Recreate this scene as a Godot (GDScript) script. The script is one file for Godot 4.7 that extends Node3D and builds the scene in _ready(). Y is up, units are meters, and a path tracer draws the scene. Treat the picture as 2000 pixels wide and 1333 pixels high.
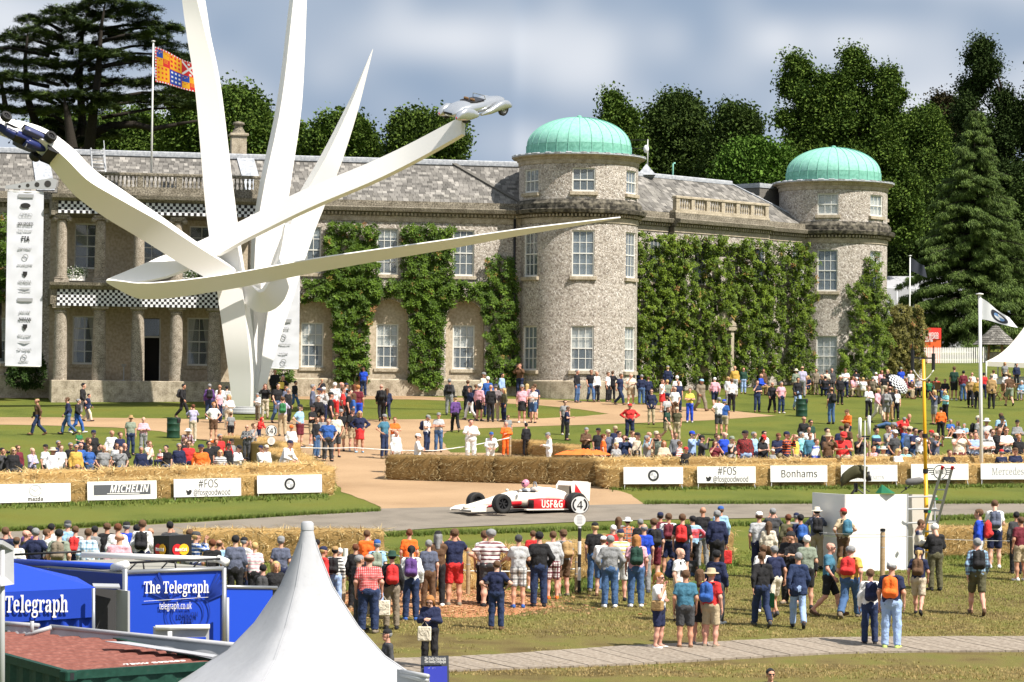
extends Node3D
# A stone mansion with two domed towers behind a hill-climb track, crowds, straw walls and a tall white sculpture. Metres, y up; the camera stands at the origin and looks along -z.
const FOCAL:=5500.0
var view:=Basis()
var rng:=RandomNumberGenerator.new()
var M:={}
var used_names:={}
func _ready()->void:
	rng.seed=20160624
	view=Basis(Vector3.RIGHT,0.02209)*Basis(Vector3.BACK,0.0105)
	var cam:=Camera3D.new()
	cam.name="camera"
	cam.fov=rad_to_deg(2.0*atan(666.5/FOCAL))
	cam.near=0.5
	cam.far=4000.0
	cam.transform=Transform3D(view,Vector3.ZERO)
	add_child(cam)
	cam.current=true
	var env:=Environment.new()
	env.background_mode=Environment.BG_SKY
	env.sky=Sky.new()
	env.sky.sky_material=make_sky()
	env.background_energy_multiplier=0.74
	env.tonemap_mode=Environment.TONE_MAPPER_LINEAR
	env.tonemap_exposure=1.75
	env.sdfgi_enabled=true
	env.ssao_enabled=true
	env.ssil_enabled=true
	var world:=WorldEnvironment.new()
	world.name="world"
	world.environment=env
	add_child(world)
	var sun:=DirectionalLight3D.new()
	sun.name="sun"
	sun.light_energy=1.5
	sun.light_color=Color(1.0,0.968,0.925)
	sun.light_angular_distance=0.5
	sun.shadow_enabled=true
	var az:=deg_to_rad(52.0)
	var el:=deg_to_rad(52.0)
	var towards:=V3(sin(az)*cos(el),sin(el),cos(az)*cos(el))
	sun.transform=Transform3D(Basis.looking_at(-towards,Vector3.UP),V3(0,60,0))
	add_child(sun)
	make_materials()
	make_ground()
	make_mansion()
	make_climbers()
	make_trees()
	make_sculpture()
	make_straw()
	make_track_things()
	make_near_things()
	make_far_things()
	make_people()
const PROFILE:=[[-60.0,-9.0],[20.0,-6.7],[40.0,-6.05],[60.0,-5.25],[75.0,-4.6],[90.0,-3.8],[107.0,-2.92],[120.0,-2.05],[137.0,-0.95],[150.0,-0.03],[156.0,0.42],[167.0,1.1],[180.0,1.95],[250.0,4.6],[320.0,8.0],[600.0,18.0],[1500.0,30.0],[3600.0,40.0]]
func ground(z:float)->float:
	var n:=PROFILE.size()
	var i:=0
	while i<n-2 and z>PROFILE[i+1][0]:
		i+=1
	var a:float=PROFILE[i][0]
	var b:float=PROFILE[i+1][0]
	var t:=clampf((z-a)/(b-a),0.0,1.0)
	var p0:float=PROFILE[maxi(i-1,0)][1]
	var x0:float=PROFILE[maxi(i-1,0)][0]
	var p1:float=PROFILE[i][1]
	var p2:float=PROFILE[i+1][1]
	var p3:float=PROFILE[mini(i+2,n-1)][1]
	var x3:float=PROFILE[mini(i+2,n-1)][0]
	var m1:=(p2-p0)/maxf(b-x0,0.001)*(b-a)
	var m2:=(p3-p1)/maxf(x3-a,0.001)*(b-a)
	var t2:=t*t
	var t3:=t2*t
	return (2*t3-3*t2+1)*p1+(t3-2*t2+t)*m1+(-2*t3+3*t2)*p2+(t3-t2)*m2
func at(px:float,py:float,z:float)->Vector3:
	var r:=view*Vector3((px-1000.0)/FOCAL,(666.5-py)/FOCAL,-1.0)
	return r*(z/-r.z)
func spot(px:float,py:float)->Vector3:
	var r:=view*Vector3((px-1000.0)/FOCAL,(666.5-py)/FOCAL,-1.0)
	r=r/-r.z
	var z:=25.0
	while z<900.0 and r.y*z>ground(z):
		z+=2.0
	var lo:=z-2.0
	var hi:=z
	for i in 18:
		var m:=(lo+hi)*0.5
		if r.y*m>ground(m):
			lo=m
		else:
			hi=m
	return r*hi
func on_ground(x:float,z:float,up:=0.0)->Vector3:
	return V3(x,ground(z)+up,-z)
func numbered(called:String)->String:
	var n:int=used_names.get(called,0)
	used_names[called]=n+1
	return called if n==0 else "%s_%03d"%[called,n]
func tag(o:Node,label:="",category:="",group:="",kind:="")->Node:
	if label!="":
		o.set_meta("label",label)
	if category!="":
		o.set_meta("category",category)
	if group!="":
		o.set_meta("group",group)
	if kind!="":
		o.set_meta("kind",kind)
	return o
func thing(called:String,label:String,category:String,where:=Vector3.ZERO,turn:=0.0,group:="")->Node3D:
	var o:=Node3D.new()
	o.name=numbered(called)
	o.position=where
	o.rotation.y=turn
	add_child(o)
	tag(o,label,category,group)
	return o
func put(called:String,mesh:Mesh,m:Material,parent:Node=null)->MeshInstance3D:
	var o:=MeshInstance3D.new()
	o.mesh=mesh
	o.material_override=m
	if parent==null:
		o.name=numbered(called)
		add_child(o)
	else:
		o.name=called
		parent.add_child(o,true)
	return o
func obj(called:String,st:SurfaceTool,m:Material,parent:Node=null,flat:=true)->MeshInstance3D:
	return put(called,seal(st),m,parent)
func here(o:Node3D,root:Node3D)->Node3D:
	o.position=-root.position
	return o
func seal(st:SurfaceTool)->ArrayMesh:
	st.generate_normals()
	return st.commit()
func mb(smooth:=false)->SurfaceTool:
	var st:=SurfaceTool.new()
	st.begin(Mesh.PRIMITIVE_TRIANGLES)
	st.set_smooth_group(0 if smooth else 0xFFFFFFFF)
	return st
func scatter(called:String,mesh:Mesh,m:Material,places:Array,colours:Array,parent:Node=null)->MultiMeshInstance3D:
	var mm:=MultiMesh.new()
	mm.transform_format=MultiMesh.TRANSFORM_3D
	mm.use_colors=colours.size()>0
	mm.mesh=mesh
	mm.instance_count=places.size()
	for i in places.size():
		mm.set_instance_transform(i,places[i])
		if colours.size()>0:
			mm.set_instance_color(i,colours[i])
	var o:=MultiMeshInstance3D.new()
	o.multimesh=mm
	o.material_override=m
	if parent==null:
		o.name=numbered(called)
		add_child(o)
	else:
		o.name=called
		parent.add_child(o,true)
	o.set_meta("kind","stuff")
	return o
func tri(st:SurfaceTool,a:Vector3,b:Vector3,c:Vector3)->void:
	st.add_vertex(a)
	st.add_vertex(b)
	st.add_vertex(c)
func quad(st:SurfaceTool,a:Vector3,b:Vector3,c:Vector3,d:Vector3)->void:
	tri(st,a,b,c)
	tri(st,a,c,d)
func quad_uv(st:SurfaceTool,a:Vector3,b:Vector3,c:Vector3,d:Vector3,ua:Vector2,ub:Vector2,uc:Vector2,ud:Vector2)->void:
	for p in [[a,ua],[b,ub],[c,uc],[a,ua],[c,uc],[d,ud]]:
		st.set_uv(p[1])
		st.add_vertex(p[0])
func box(st:SurfaceTool,t:Transform3D,size:Vector3,bevel:=0.0)->void:
	var h:=size*0.5
	if bevel<=0.0:
		var p:=[]
		for i in 8:
			p.append(t*V3(h.x if i & 1 else -h.x,h.y if i & 2 else -h.y,h.z if i & 4 else -h.z))
		quad(st,p[4],p[6],p[7],p[5])
		quad(st,p[1],p[3],p[2],p[0])
		quad(st,p[5],p[7],p[3],p[1])
		quad(st,p[0],p[2],p[6],p[4])
		quad(st,p[6],p[2],p[3],p[7])
		quad(st,p[0],p[4],p[5],p[1])
		return
	var b:=minf(bevel,minf(h.x,minf(h.y,h.z))*0.95)
	var v:={}
	for sx in [-1,1]:
		for sy in [-1,1]:
			for sz in [-1,1]:
				v[[sx,sy,sz,0]]=t*V3(sx*h.x,sy*(h.y-b),sz*(h.z-b))
				v[[sx,sy,sz,1]]=t*V3(sx*(h.x-b),sy*h.y,sz*(h.z-b))
				v[[sx,sy,sz,2]]=t*V3(sx*(h.x-b),sy*(h.y-b),sz*h.z)
	var faces:=[]
	for s in [-1,1]:
		faces.append([v[[s,-1,-1,0]],v[[s,1,-1,0]],v[[s,1,1,0]],v[[s,-1,1,0]]])
		faces.append([v[[-1,s,-1,1]],v[[1,s,-1,1]],v[[1,s,1,1]],v[[-1,s,1,1]]])
		faces.append([v[[-1,-1,s,2]],v[[1,-1,s,2]],v[[1,1,s,2]],v[[-1,1,s,2]]])
	for a in [-1,1]:
		for c in [-1,1]:
			faces.append([v[[a,c,-1,0]],v[[a,c,1,0]],v[[a,c,1,1]],v[[a,c,-1,1]]])
			faces.append([v[[a,-1,c,0]],v[[a,1,c,0]],v[[a,1,c,2]],v[[a,-1,c,2]]])
			faces.append([v[[-1,a,c,1]],v[[1,a,c,1]],v[[1,a,c,2]],v[[-1,a,c,2]]])
	var mid:=t.origin
	for f in faces:
		facing(st,f,mid)
	for sx in [-1,1]:
		for sy in [-1,1]:
			for sz in [-1,1]:
				facing(st,[v[[sx,sy,sz,0]],v[[sx,sy,sz,1]],v[[sx,sy,sz,2]]],mid)
func facing(st:SurfaceTool,f:Array,mid:Vector3)->void:
	var n:Vector3=(f[1]-f[0]).cross(f[2]-f[0])
	var out:Vector3=f[0]-mid
	if n.dot(out)>0.0:
		f.reverse()
	tri(st,f[0],f[1],f[2])
	if f.size()==4:
		tri(st,f[0],f[2],f[3])
func bx(st:SurfaceTool,a:Vector3,b:Vector3,bevel:=0.0)->void:
	box(st,Transform3D(Basis(),(a+b)*0.5),(b-a).abs(),bevel)
func frame_along(d:Vector3,hint:=Vector3.UP)->Basis:
	var z:=d.normalized()
	var x:=hint.cross(z)
	if x.length()<0.001:
		x=Vector3.RIGHT.cross(z)
	x=x.normalized()
	return Basis(x,z.cross(x),z)
func bar(st:SurfaceTool,a:Vector3,b:Vector3,w:float,h:float,hint:=Vector3.UP)->void:
	box(st,Transform3D(frame_along(b-a,hint),(a+b)*0.5),V3(w,h,a.distance_to(b)))
func tube(st:SurfaceTool,a:Vector3,b:Vector3,r1:float,r2:float,sides:=8,caps:=true)->void:
	var f:=frame_along(b-a)
	for i in sides:
		var u:=TAU*i/sides
		var v:=TAU*(i+1)/sides
		var p:=f.x*cos(u)+f.y*sin(u)
		var q:=f.x*cos(v)+f.y*sin(v)
		quad(st,a+p*r1,a+q*r1,b+q*r2,b+p*r2)
		if caps:
			tri(st,b+p*r2,b+q*r2,b)
			tri(st,a+q*r1,a+p*r1,a)
func path_tube(st:SurfaceTool,pts:Array,radii:Array,sides:=6)->void:
	for i in pts.size()-1:
		tube(st,pts[i],pts[i+1],radii[i],radii[i+1],sides,i==0 or i==pts.size()-2)
func lathe(st:SurfaceTool,prof:Array,segs:int,t:=Transform3D(),from:=0.0,sweep:=TAU)->void:
	for j in prof.size()-1:
		for i in segs:
			var u:=from+sweep*i/segs
			var v:=from+sweep*(i+1)/segs
			var r1:float=prof[j][0]
			var r2:float=prof[j+1][0]
			var a:=t*V3(r1*sin(u),prof[j][1],r1*cos(u))
			var b:=t*V3(r1*sin(v),prof[j][1],r1*cos(v))
			var c:=t*V3(r2*sin(v),prof[j+1][1],r2*cos(v))
			var d:=t*V3(r2*sin(u),prof[j+1][1],r2*cos(u))
			var k:=Vector2(float(i)/segs,float(j)/prof.size())
			if r2<0.0005:
				tri(st,a,d,b)
			elif r1<0.0005:
				tri(st,a,d,c)
			else:
				quad(st,a,d,c,b)
func prism(st:SurfaceTool,poly:PackedVector2Array,d0:float,d1:float,t:=Transform3D())->void:
	var ix:=Geometry2D.triangulate_polygon(poly)
	var cw:=Geometry2D.is_polygon_clockwise(poly)
	for k in range(0,ix.size(),3):
		var a:=poly[ix[k]]
		var b:=poly[ix[k+1]]
		var c:=poly[ix[k+2]]
		if (b-a).cross(c-a)>0.0:
			var s:=b
			b=c
			c=s
		tri(st,t*V3(a.x,a.y,d1),t*V3(b.x,b.y,d1),t*V3(c.x,c.y,d1))
		tri(st,t*V3(a.x,a.y,d0),t*V3(c.x,c.y,d0),t*V3(b.x,b.y,d0))
	for i in poly.size():
		var p:=poly[i]
		var q:=poly[(i+1)%poly.size()]
		if cw:
			var s:=p
			p=q
			q=s
		quad(st,t*V3(p.x,p.y,d1),t*V3(p.x,p.y,d0),t*V3(q.x,q.y,d0),t*V3(q.x,q.y,d1))
func poly2(a:Array)->PackedVector2Array:
	var out:=PackedVector2Array()
	for i in range(0,a.size(),2):
		out.append(Vector2(a[i],a[i+1]))
	return out
func ball(st:SurfaceTool,c:Vector3,r:Vector3,segs:=10,rings:=6,turn:=Basis())->void:
	var prof:=[]
	for i in rings+1:
		var u:=-PI/2+PI*i/rings
		prof.append([cos(u),sin(u)])
	lathe(st,prof,segs,Transform3D(turn*Basis.from_scale(r),c))
func letters(words:String,height:float,m:Material,t:Transform3D,parent:Node,called:="lettering",serif:=false,bold:=true,wide:=0.0,deep:=0.01)->MeshInstance3D:
	var f:=SystemFont.new()
	f.font_names=PackedStringArray(["Droid Serif" if serif else "Droid Sans"])
	f.font_weight=700 if bold else 400
	var tm:=TextMesh.new()
	tm.text=words
	tm.font=f
	tm.font_size=48
	tm.pixel_size=height/34.0
	tm.depth=deep
	tm.curve_step=2.0
	var o:=put(called,tm,m,parent)
	o.transform=t
	if wide>0.0:
		var w:=tm.get_aabb().size.x
		if w>0.01:
			o.transform=t*Transform3D(Basis.from_scale(V3(wide/w,1,1)),Vector3.ZERO)
	return o
func make_sky()->Material:
	var w:=2048
	var h:=1024
	var top:=Color(0.20,0.27,0.37)
	var im:=Image.create(w,h,false,Image.FORMAT_RGBAF)
	var n1:=FastNoiseLite.new()
	n1.seed=11
	n1.noise_type=FastNoiseLite.TYPE_SIMPLEX_SMOOTH
	n1.frequency=1.6
	n1.fractal_octaves=5
	var small:=Image.create(512,256,false,Image.FORMAT_RGBAF)
	for y in 256:
		for x in 512:
			small.set_pixel(x,y,sky_colour((x+0.5)/512.0,(y+0.5)/256.0,n1))
	small.resize(w,h,Image.INTERPOLATE_CUBIC)
	im.blit_rect(small,Rect2i(0,0,w,h),Vector2i.ZERO)
	for y in range(420,530):
		for x in range(900,1148):
			im.set_pixel(x,y,sky_colour((x+0.5)/w,(y+0.5)/h,n1))
	var m:=PanoramaSkyMaterial.new()
	m.panorama=ImageTexture.create_from_image(im)
	return m
func sky_colour(u:float,v:float,n:FastNoiseLite)->Color:
	var el:=(0.5-v)*PI
	var a:=(u-0.5)*TAU
	var d:=V3(sin(a)*cos(el),sin(el),-cos(a)*cos(el))
	var up:=maxf(d.y,0.0)
	var p:=d*3.2
	p.y*=3.4
	var k:=n.get_noise_3dv(p)*0.5+0.5
	var k2:=n.get_noise_3dv(p*3.1+V3(9,4,2))*0.5+0.5+n.get_noise_3dv(p*8.0)*0.12
	var grey:=Color(0.36,0.42,0.51)
	var pale:=Color(0.60,0.63,0.68)
	var deep:=Color(0.22,0.30,0.42)
	var c:=grey.lerp(pale,smoothstep(0.44,0.66,k*0.5+k2*0.5))
	c=c.lerp(deep,smoothstep(0.56,0.32,k*0.6+k2*0.4)*0.7)
	for b in [[-0.028,0.107,0.026,0.011,1.0],[-0.165,0.108,0.06,0.022,0.9],[-0.145,0.082,0.04,0.012,0.55],[0.06,0.085,0.09,0.012,0.25],[0.055,0.125,0.06,0.02,0.2],[0.9,0.3,0.4,0.15,0.5],[-1.2,0.35,0.5,0.2,0.5],[2.4,0.4,0.5,0.2,0.5],[0.1,0.8,0.6,0.25,0.4],[-2.6,0.3,0.5,0.15,0.5]]:
		var e:=Vector2((a-b[0])/b[2],(el-b[1])/b[3]).length()+(k2-0.5)*1.6+(k-0.5)*1.2
		c=c.lerp(Color(0.95,0.93,0.91),smoothstep(1.15,0.1,e)*float(b[4]))
	c=c.lerp(Color(0.50,0.55,0.63),exp(-up*22.0)*0.25)
	if d.y<0.0:
		c=c.lerp(Color(0.16,0.17,0.13),smoothstep(0.0,-0.12,d.y))
	c.a=1.0
	return c
func lin(r:float,g:float,b:float)->Color:
	return Color(r,g,b).linear_to_srgb()
func plain(c:Color,rough:=0.8,metal:=0.0)->StandardMaterial3D:
	var m:=StandardMaterial3D.new()
	m.albedo_color=c
	m.roughness=rough
	m.metallic=metal
	m.metallic_specular=0.4
	return m
func noise(seed_:int,freq:float,kind:int,octaves:=4)->FastNoiseLite:
	var n:=FastNoiseLite.new()
	n.seed=seed_
	n.frequency=freq
	n.noise_type=kind
	n.fractal_octaves=octaves
	return n
func ramp(stops:Array)->Gradient:
	var g:=Gradient.new()
	var off:=PackedFloat32Array()
	var col:=PackedColorArray()
	for s in stops:
		off.append(s[0])
		col.append(lin(s[1],s[2],s[3]))
	g.offsets=off
	g.colors=col
	return g
func noise_tex(n:FastNoiseLite,stops:Array,size:=512)->NoiseTexture2D:
	var t:=NoiseTexture2D.new()
	t.width=size
	t.height=size
	t.seamless=true
	t.noise=n
	t.color_ramp=ramp(stops)
	return t
func noise_bump(n:FastNoiseLite,strength:=6.0,size:=512)->NoiseTexture2D:
	var t:=NoiseTexture2D.new()
	t.width=size
	t.height=size
	t.seamless=true
	t.noise=n
	t.as_normal_map=true
	t.bump_strength=strength
	return t
func tri_mat(colour:Texture2D,bump:Texture2D,per_metre:float,rough:=0.9,world:=true,depth:=1.0)->StandardMaterial3D:
	var m:=StandardMaterial3D.new()
	m.albedo_texture=colour
	m.roughness=rough
	m.metallic_specular=0.3
	if bump:
		m.normal_enabled=true
		m.normal_texture=bump
		m.normal_scale=depth
	m.uv1_triplanar=true
	m.uv1_world_triplanar=world
	m.uv1_scale=Vector3.ONE*per_metre
	return m
func layered(base:StandardMaterial3D,over:Texture2D,per_metre:float)->StandardMaterial3D:
	base.detail_enabled=true
	base.detail_blend_mode=BaseMaterial3D.BLEND_MODE_MUL
	base.detail_albedo=over
	base.detail_uv_layer=BaseMaterial3D.DETAIL_UV_2
	base.uv2_triplanar=true
	base.uv2_world_triplanar=true
	base.uv2_scale=Vector3.ONE*per_metre
	return base
func make_materials()->void:
	var simplex:=FastNoiseLite.TYPE_SIMPLEX_SMOOTH
	var value:=FastNoiseLite.TYPE_VALUE_CUBIC
	var cells:=noise(5,0.055,FastNoiseLite.TYPE_CELLULAR,1)
	cells.cellular_return_type=FastNoiseLite.RETURN_CELL_VALUE
	cells.fractal_type=FastNoiseLite.FRACTAL_NONE
	var rims:=noise(5,0.055,FastNoiseLite.TYPE_CELLULAR,1)
	rims.cellular_return_type=FastNoiseLite.RETURN_DISTANCE2_SUB
	rims.fractal_type=FastNoiseLite.FRACTAL_NONE
	var patch:=noise_tex(noise(21,0.006,simplex,4),[[0.0,0.72,0.70,0.68],[0.5,0.90,0.89,0.88],[1.0,1.0,1.0,1.0]])
	var blotch:=noise_tex(noise(22,0.012,simplex,5),[[0.0,0.45,0.43,0.40],[0.42,0.80,0.79,0.77],[0.7,1.0,1.0,1.0],[1.0,1.0,0.99,0.96]])
	var fine:=noise_bump(noise(31,0.06,simplex,4),4.0)
	var blades:=noise_bump(noise(41,0.12,simplex,3),9.0)
	var lawn:=noise_tex(noise(42,0.05,simplex,5),[[0.0,0.080,0.100,0.016],[0.45,0.130,0.155,0.026],[0.75,0.175,0.195,0.040],[1.0,0.22,0.23,0.062]])
	var lawn_over:=noise_tex(noise(43,0.008,simplex,5),[[0.0,0.55,0.62,0.5],[0.4,0.85,0.88,0.8],[0.65,1.0,0.97,0.9],[1.0,1.0,0.88,0.72]])
	M.grass=layered(tri_mat(lawn,blades,0.9,0.95,true,0.8),lawn_over,0.045)
	var dry:=noise_tex(noise(44,0.06,simplex,5),[[0.0,0.09,0.066,0.026],[0.4,0.17,0.132,0.052],[0.7,0.235,0.185,0.078],[1.0,0.32,0.26,0.125]])
	var dry_over:=noise_tex(noise(45,0.011,simplex,5),[[0.0,0.50,0.46,0.40],[0.35,0.82,0.82,0.72],[0.6,0.9,1.0,0.72],[1.0,0.72,0.98,0.5]])
	M.dry_grass=layered(tri_mat(dry,blades,1.0,0.95,true,0.9),dry_over,0.09)
	var grit:=noise_tex(noise(46,0.25,value,2),[[0.0,0.26,0.16,0.085],[0.5,0.42,0.285,0.165],[1.0,0.56,0.41,0.26]])
	M.gravel=layered(tri_mat(grit,noise_bump(noise(47,0.2,value,2),5.0),1.6,0.95),patch,0.06)
	var tar:=noise_tex(noise(48,0.3,value,2),[[0.0,0.155,0.132,0.105],[0.5,0.235,0.205,0.165],[1.0,0.32,0.285,0.235]])
	var streak:=noise(49,0.01,simplex,4)
	M.asphalt=layered(tri_mat(tar,fine,2.0,0.9,true,0.4),noise_tex(streak,[[0.0,0.7,0.7,0.7],[0.5,0.9,0.9,0.9],[1.0,1.0,1.0,1.0]]),0.12)
	var chips:=noise(50,0.07,FastNoiseLite.TYPE_CELLULAR,1)
	chips.cellular_return_type=FastNoiseLite.RETURN_CELL_VALUE
	M.wood_chips=tri_mat(noise_tex(chips,[[0.0,0.20,0.075,0.03],[0.5,0.42,0.18,0.08],[1.0,0.62,0.34,0.19]]),noise_bump(chips,10.0),1.3,0.9)
	M.wood_chip=plain(lin(0.5,0.25,0.12),0.9)
	var flint_col:=noise_tex(cells,[[0.0,0.28,0.24,0.20],[0.22,0.42,0.375,0.325],[0.5,0.52,0.47,0.41],[0.74,0.59,0.54,0.48],[0.9,0.70,0.66,0.60],[1.0,0.82,0.79,0.75]])
	M.flint=StandardMaterial3D.new()
	M.flint.albedo_texture=flint_col
	M.flint.normal_enabled=true
	M.flint.normal_texture=noise_bump(rims,14.0)
	M.flint.normal_scale=1.0
	M.flint.roughness=0.7
	M.flint.uv1_scale=V3(0.55,0.55,1)
	M.flint=layered(M.flint,patch,0.16)
	var ash:=noise_tex(noise(52,0.02,simplex,5),[[0.0,0.34,0.285,0.205],[0.45,0.49,0.42,0.315],[0.8,0.58,0.51,0.40],[1.0,0.64,0.575,0.47]])
	M.ashlar=layered(tri_mat(ash,fine,0.5,0.9,true,0.3),patch,0.2)
	var old:=noise_tex(noise(53,0.03,simplex,5),[[0.0,0.045,0.042,0.035],[0.35,0.16,0.145,0.115],[0.6,0.29,0.26,0.205],[1.0,0.42,0.39,0.32]])
	M.old_stone=layered(tri_mat(old,fine,0.6,0.95,true,0.6),blotch,0.25)
	var pale_old:=noise_tex(noise(54,0.03,simplex,5),[[0.0,0.24,0.205,0.15],[0.4,0.42,0.365,0.275],[1.0,0.58,0.52,0.42]])
	M.pale_stone=layered(tri_mat(pale_old,fine,0.6,0.9,true,0.5),blotch,0.3)
	var soot:=noise_tex(noise(55,0.016,simplex,4),[[0.0,0.016,0.015,0.013],[0.45,0.05,0.046,0.038],[0.62,0.16,0.145,0.115],[1.0,0.30,0.27,0.21]])
	M.sooty_stone=tri_mat(soot,fine,0.35,0.95,true,0.5)
	var column:=noise_tex(noise(56,0.035,simplex,5),[[0.0,0.085,0.072,0.055],[0.38,0.25,0.215,0.17],[0.6,0.43,0.385,0.32],[1.0,0.62,0.58,0.50]])
	M.column_stone=layered(tri_mat(column,fine,0.8,0.95,true,0.6),blotch,0.4)
	for i in 6:
		var tone:float=[0.13,0.16,0.19,0.22,0.145,0.26][i]
		var sl:=noise_tex(noise(60+i,0.05,simplex,4),[[0.0,tone*0.5,tone*0.47,tone*0.42],[0.5,tone,tone*0.95,tone*0.86],[1.0,tone*1.4,tone*1.35,tone*1.22]],256)
		M["slate%d"%i]=tri_mat(sl,fine,1.2,0.85,true,0.6)
	M.slate_many=plain(Color.WHITE,0.85)
	M.slate_many.vertex_color_use_as_albedo=true
	M.under_slate=plain(lin(0.045,0.042,0.038),0.9)
	var pb:=noise_tex(noise(70,0.02,simplex,5),[[0.0,0.20,0.22,0.25],[0.5,0.38,0.40,0.43],[1.0,0.52,0.54,0.56]],256)
	M.lead=tri_mat(pb,fine,0.7,0.55,true,0.4)
	var cu:=noise_tex(noise(71,0.02,simplex,5),[[0.0,0.18,0.42,0.34],[0.4,0.25,0.54,0.45],[0.75,0.30,0.60,0.505],[1.0,0.39,0.67,0.58]])
	M.verdigris=layered(tri_mat(cu,fine,0.4,0.8,true,0.2),noise_tex(noise(72,0.03,value,3),[[0.0,0.8,0.84,0.82],[0.5,0.95,0.96,0.96],[1.0,1,1,1]]),0.35)
	M.copper_seam=plain(lin(0.19,0.42,0.34),0.8)
	M.copper_band=tri_mat(noise_tex(noise(73,0.03,simplex,4),[[0.0,0.10,0.27,0.20],[0.6,0.17,0.42,0.325],[1.0,0.24,0.50,0.40]],256),fine,0.5,0.8,true,0.2)
	M.white_frame=plain(lin(0.66,0.66,0.62),0.5)
	M.glass=StandardMaterial3D.new()
	M.glass.albedo_color=Color(0.75,0.82,0.86,0.10)
	M.glass.transparency=BaseMaterial3D.TRANSPARENCY_ALPHA
	M.glass.roughness=0.03
	M.glass.metallic_specular=0.5
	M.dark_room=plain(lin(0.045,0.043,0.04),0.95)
	M.blind=plain(lin(0.50,0.50,0.45),0.9)
	M.grey_blind=plain(lin(0.10,0.125,0.15),0.9)
	M.net_curtain=plain(lin(0.46,0.44,0.40),0.9)
	M.black_iron=plain(lin(0.02,0.02,0.022),0.5)
	M.brick_clay=plain(lin(0.30,0.20,0.12),0.9)
	M.white_paint=plain(lin(0.82,0.81,0.785),0.42)
	M.white_board=plain(lin(0.80,0.79,0.765),0.5)
	M.white_plastic=plain(lin(0.72,0.72,0.70),0.4)
	M.black_print=plain(lin(0.02,0.02,0.02),0.5)
	M.grey_print=plain(lin(0.30,0.31,0.32),0.5)
	M.silver_print=plain(lin(0.42,0.43,0.45),0.5)
	M.steel=plain(lin(0.42,0.43,0.44),0.35,0.8)
	M.galvanised=plain(lin(0.42,0.43,0.44),0.45,0.15)
	M.black_plastic=plain(lin(0.018,0.018,0.02),0.45)
	M.rubber=plain(lin(0.02,0.02,0.02),0.7)
	M.red_paint=plain(lin(0.58,0.022,0.03),0.3)
	M.cream_paint=plain(lin(0.82,0.76,0.66),0.3)
	M.orange=plain(lin(0.86,0.17,0.03),0.7)
	var wood:=noise(80,0.02,simplex,4)
	var grain:=noise_tex(wood,[[0.0,0.24,0.16,0.085],[0.5,0.36,0.26,0.15],[1.0,0.46,0.35,0.22]],256)
	M.post_wood=tri_mat(grain,fine,1.6,0.9,false,0.5)
	M.chair_wood=tri_mat(noise_tex(noise(81,0.03,simplex,4),[[0.0,0.15,0.085,0.04],[1.0,0.34,0.20,0.10]],256),null,2.0,0.7,false)
	for i in 4:
		var b:float=[0.97,1.0,1.04,0.94][i]
		M["board%d"%i]=tri_mat(noise_tex(noise(84+i,0.03,simplex,5),[[0.0,0.165*b,0.135*b,0.105*b],[0.5,0.27*b,0.228*b,0.182*b],[1.0,0.36*b,0.315*b,0.26*b]],256),fine,0.9,0.9,true,0.6)
	var straw:=noise(90,0.05,simplex,4)
	straw.domain_warp_enabled=true
	straw.domain_warp_amplitude=18.0
	for i in 3:
		var s:float=[1.0,0.80,0.52][i]
		var st:=noise_tex(noise(91+i,0.075,simplex,5),[[0.0,0.13*s,0.07*s,0.02*s],[0.4,0.36*s,0.22*s,0.075*s],[0.7,0.56*s,0.38*s,0.155*s],[1.0,0.78*s,0.60*s,0.32*s]])
		M["straw%d"%i]=tri_mat(st,noise_bump(straw,16.0),1.4,0.95,true,1.0)
	M.straw_stalk=plain(Color.WHITE,0.8)
	M.straw_stalk.vertex_color_use_as_albedo=true
	M.leaf=plain(Color.WHITE,0.48)
	M.leaf.vertex_color_use_as_albedo=true
	M.leaf.metallic_specular=0.28
	M.leaf.backlight_enabled=true
	M.leaf.backlight=Color(0.25,0.3,0.08)
	M.tree_leaf=plain(Color.WHITE,0.8)
	M.tree_leaf.vertex_color_use_as_albedo=true
	M.tree_leaf.metallic_specular=0.2
	M.tree_leaf.backlight_enabled=true
	M.tree_leaf.backlight=Color(0.25,0.3,0.08)
	M.needle=plain(Color.WHITE,0.7)
	M.needle.vertex_color_use_as_albedo=true
	M.needle.backlight_enabled=true
	M.needle.backlight=Color(0.12,0.16,0.05)
	M.blade=plain(Color.WHITE,0.8)
	M.blade.vertex_color_use_as_albedo=true
	M.blade.backlight_enabled=true
	M.blade.backlight=Color(0.3,0.3,0.1)
	M.bark=tri_mat(noise_tex(noise(96,0.05,simplex,4),[[0.0,0.012,0.010,0.008],[1.0,0.05,0.042,0.033]],256),fine,0.8,0.95,true,1.0)
	M.canvas=layered(tri_mat(noise_tex(noise(57,0.02,simplex,3),[[0.0,0.35,0.36,0.385],[1.0,0.41,0.42,0.44]],256),fine,0.7,0.75,true,0.12),noise_tex(noise(58,0.05,simplex,4),[[0.0,0.86,0.85,0.83],[0.35,1,1,1],[1.0,1,1,1]],256),0.5)
	M.cream_canvas=plain(lin(0.72,0.68,0.60),0.8)
const STEP:=1.5
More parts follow.
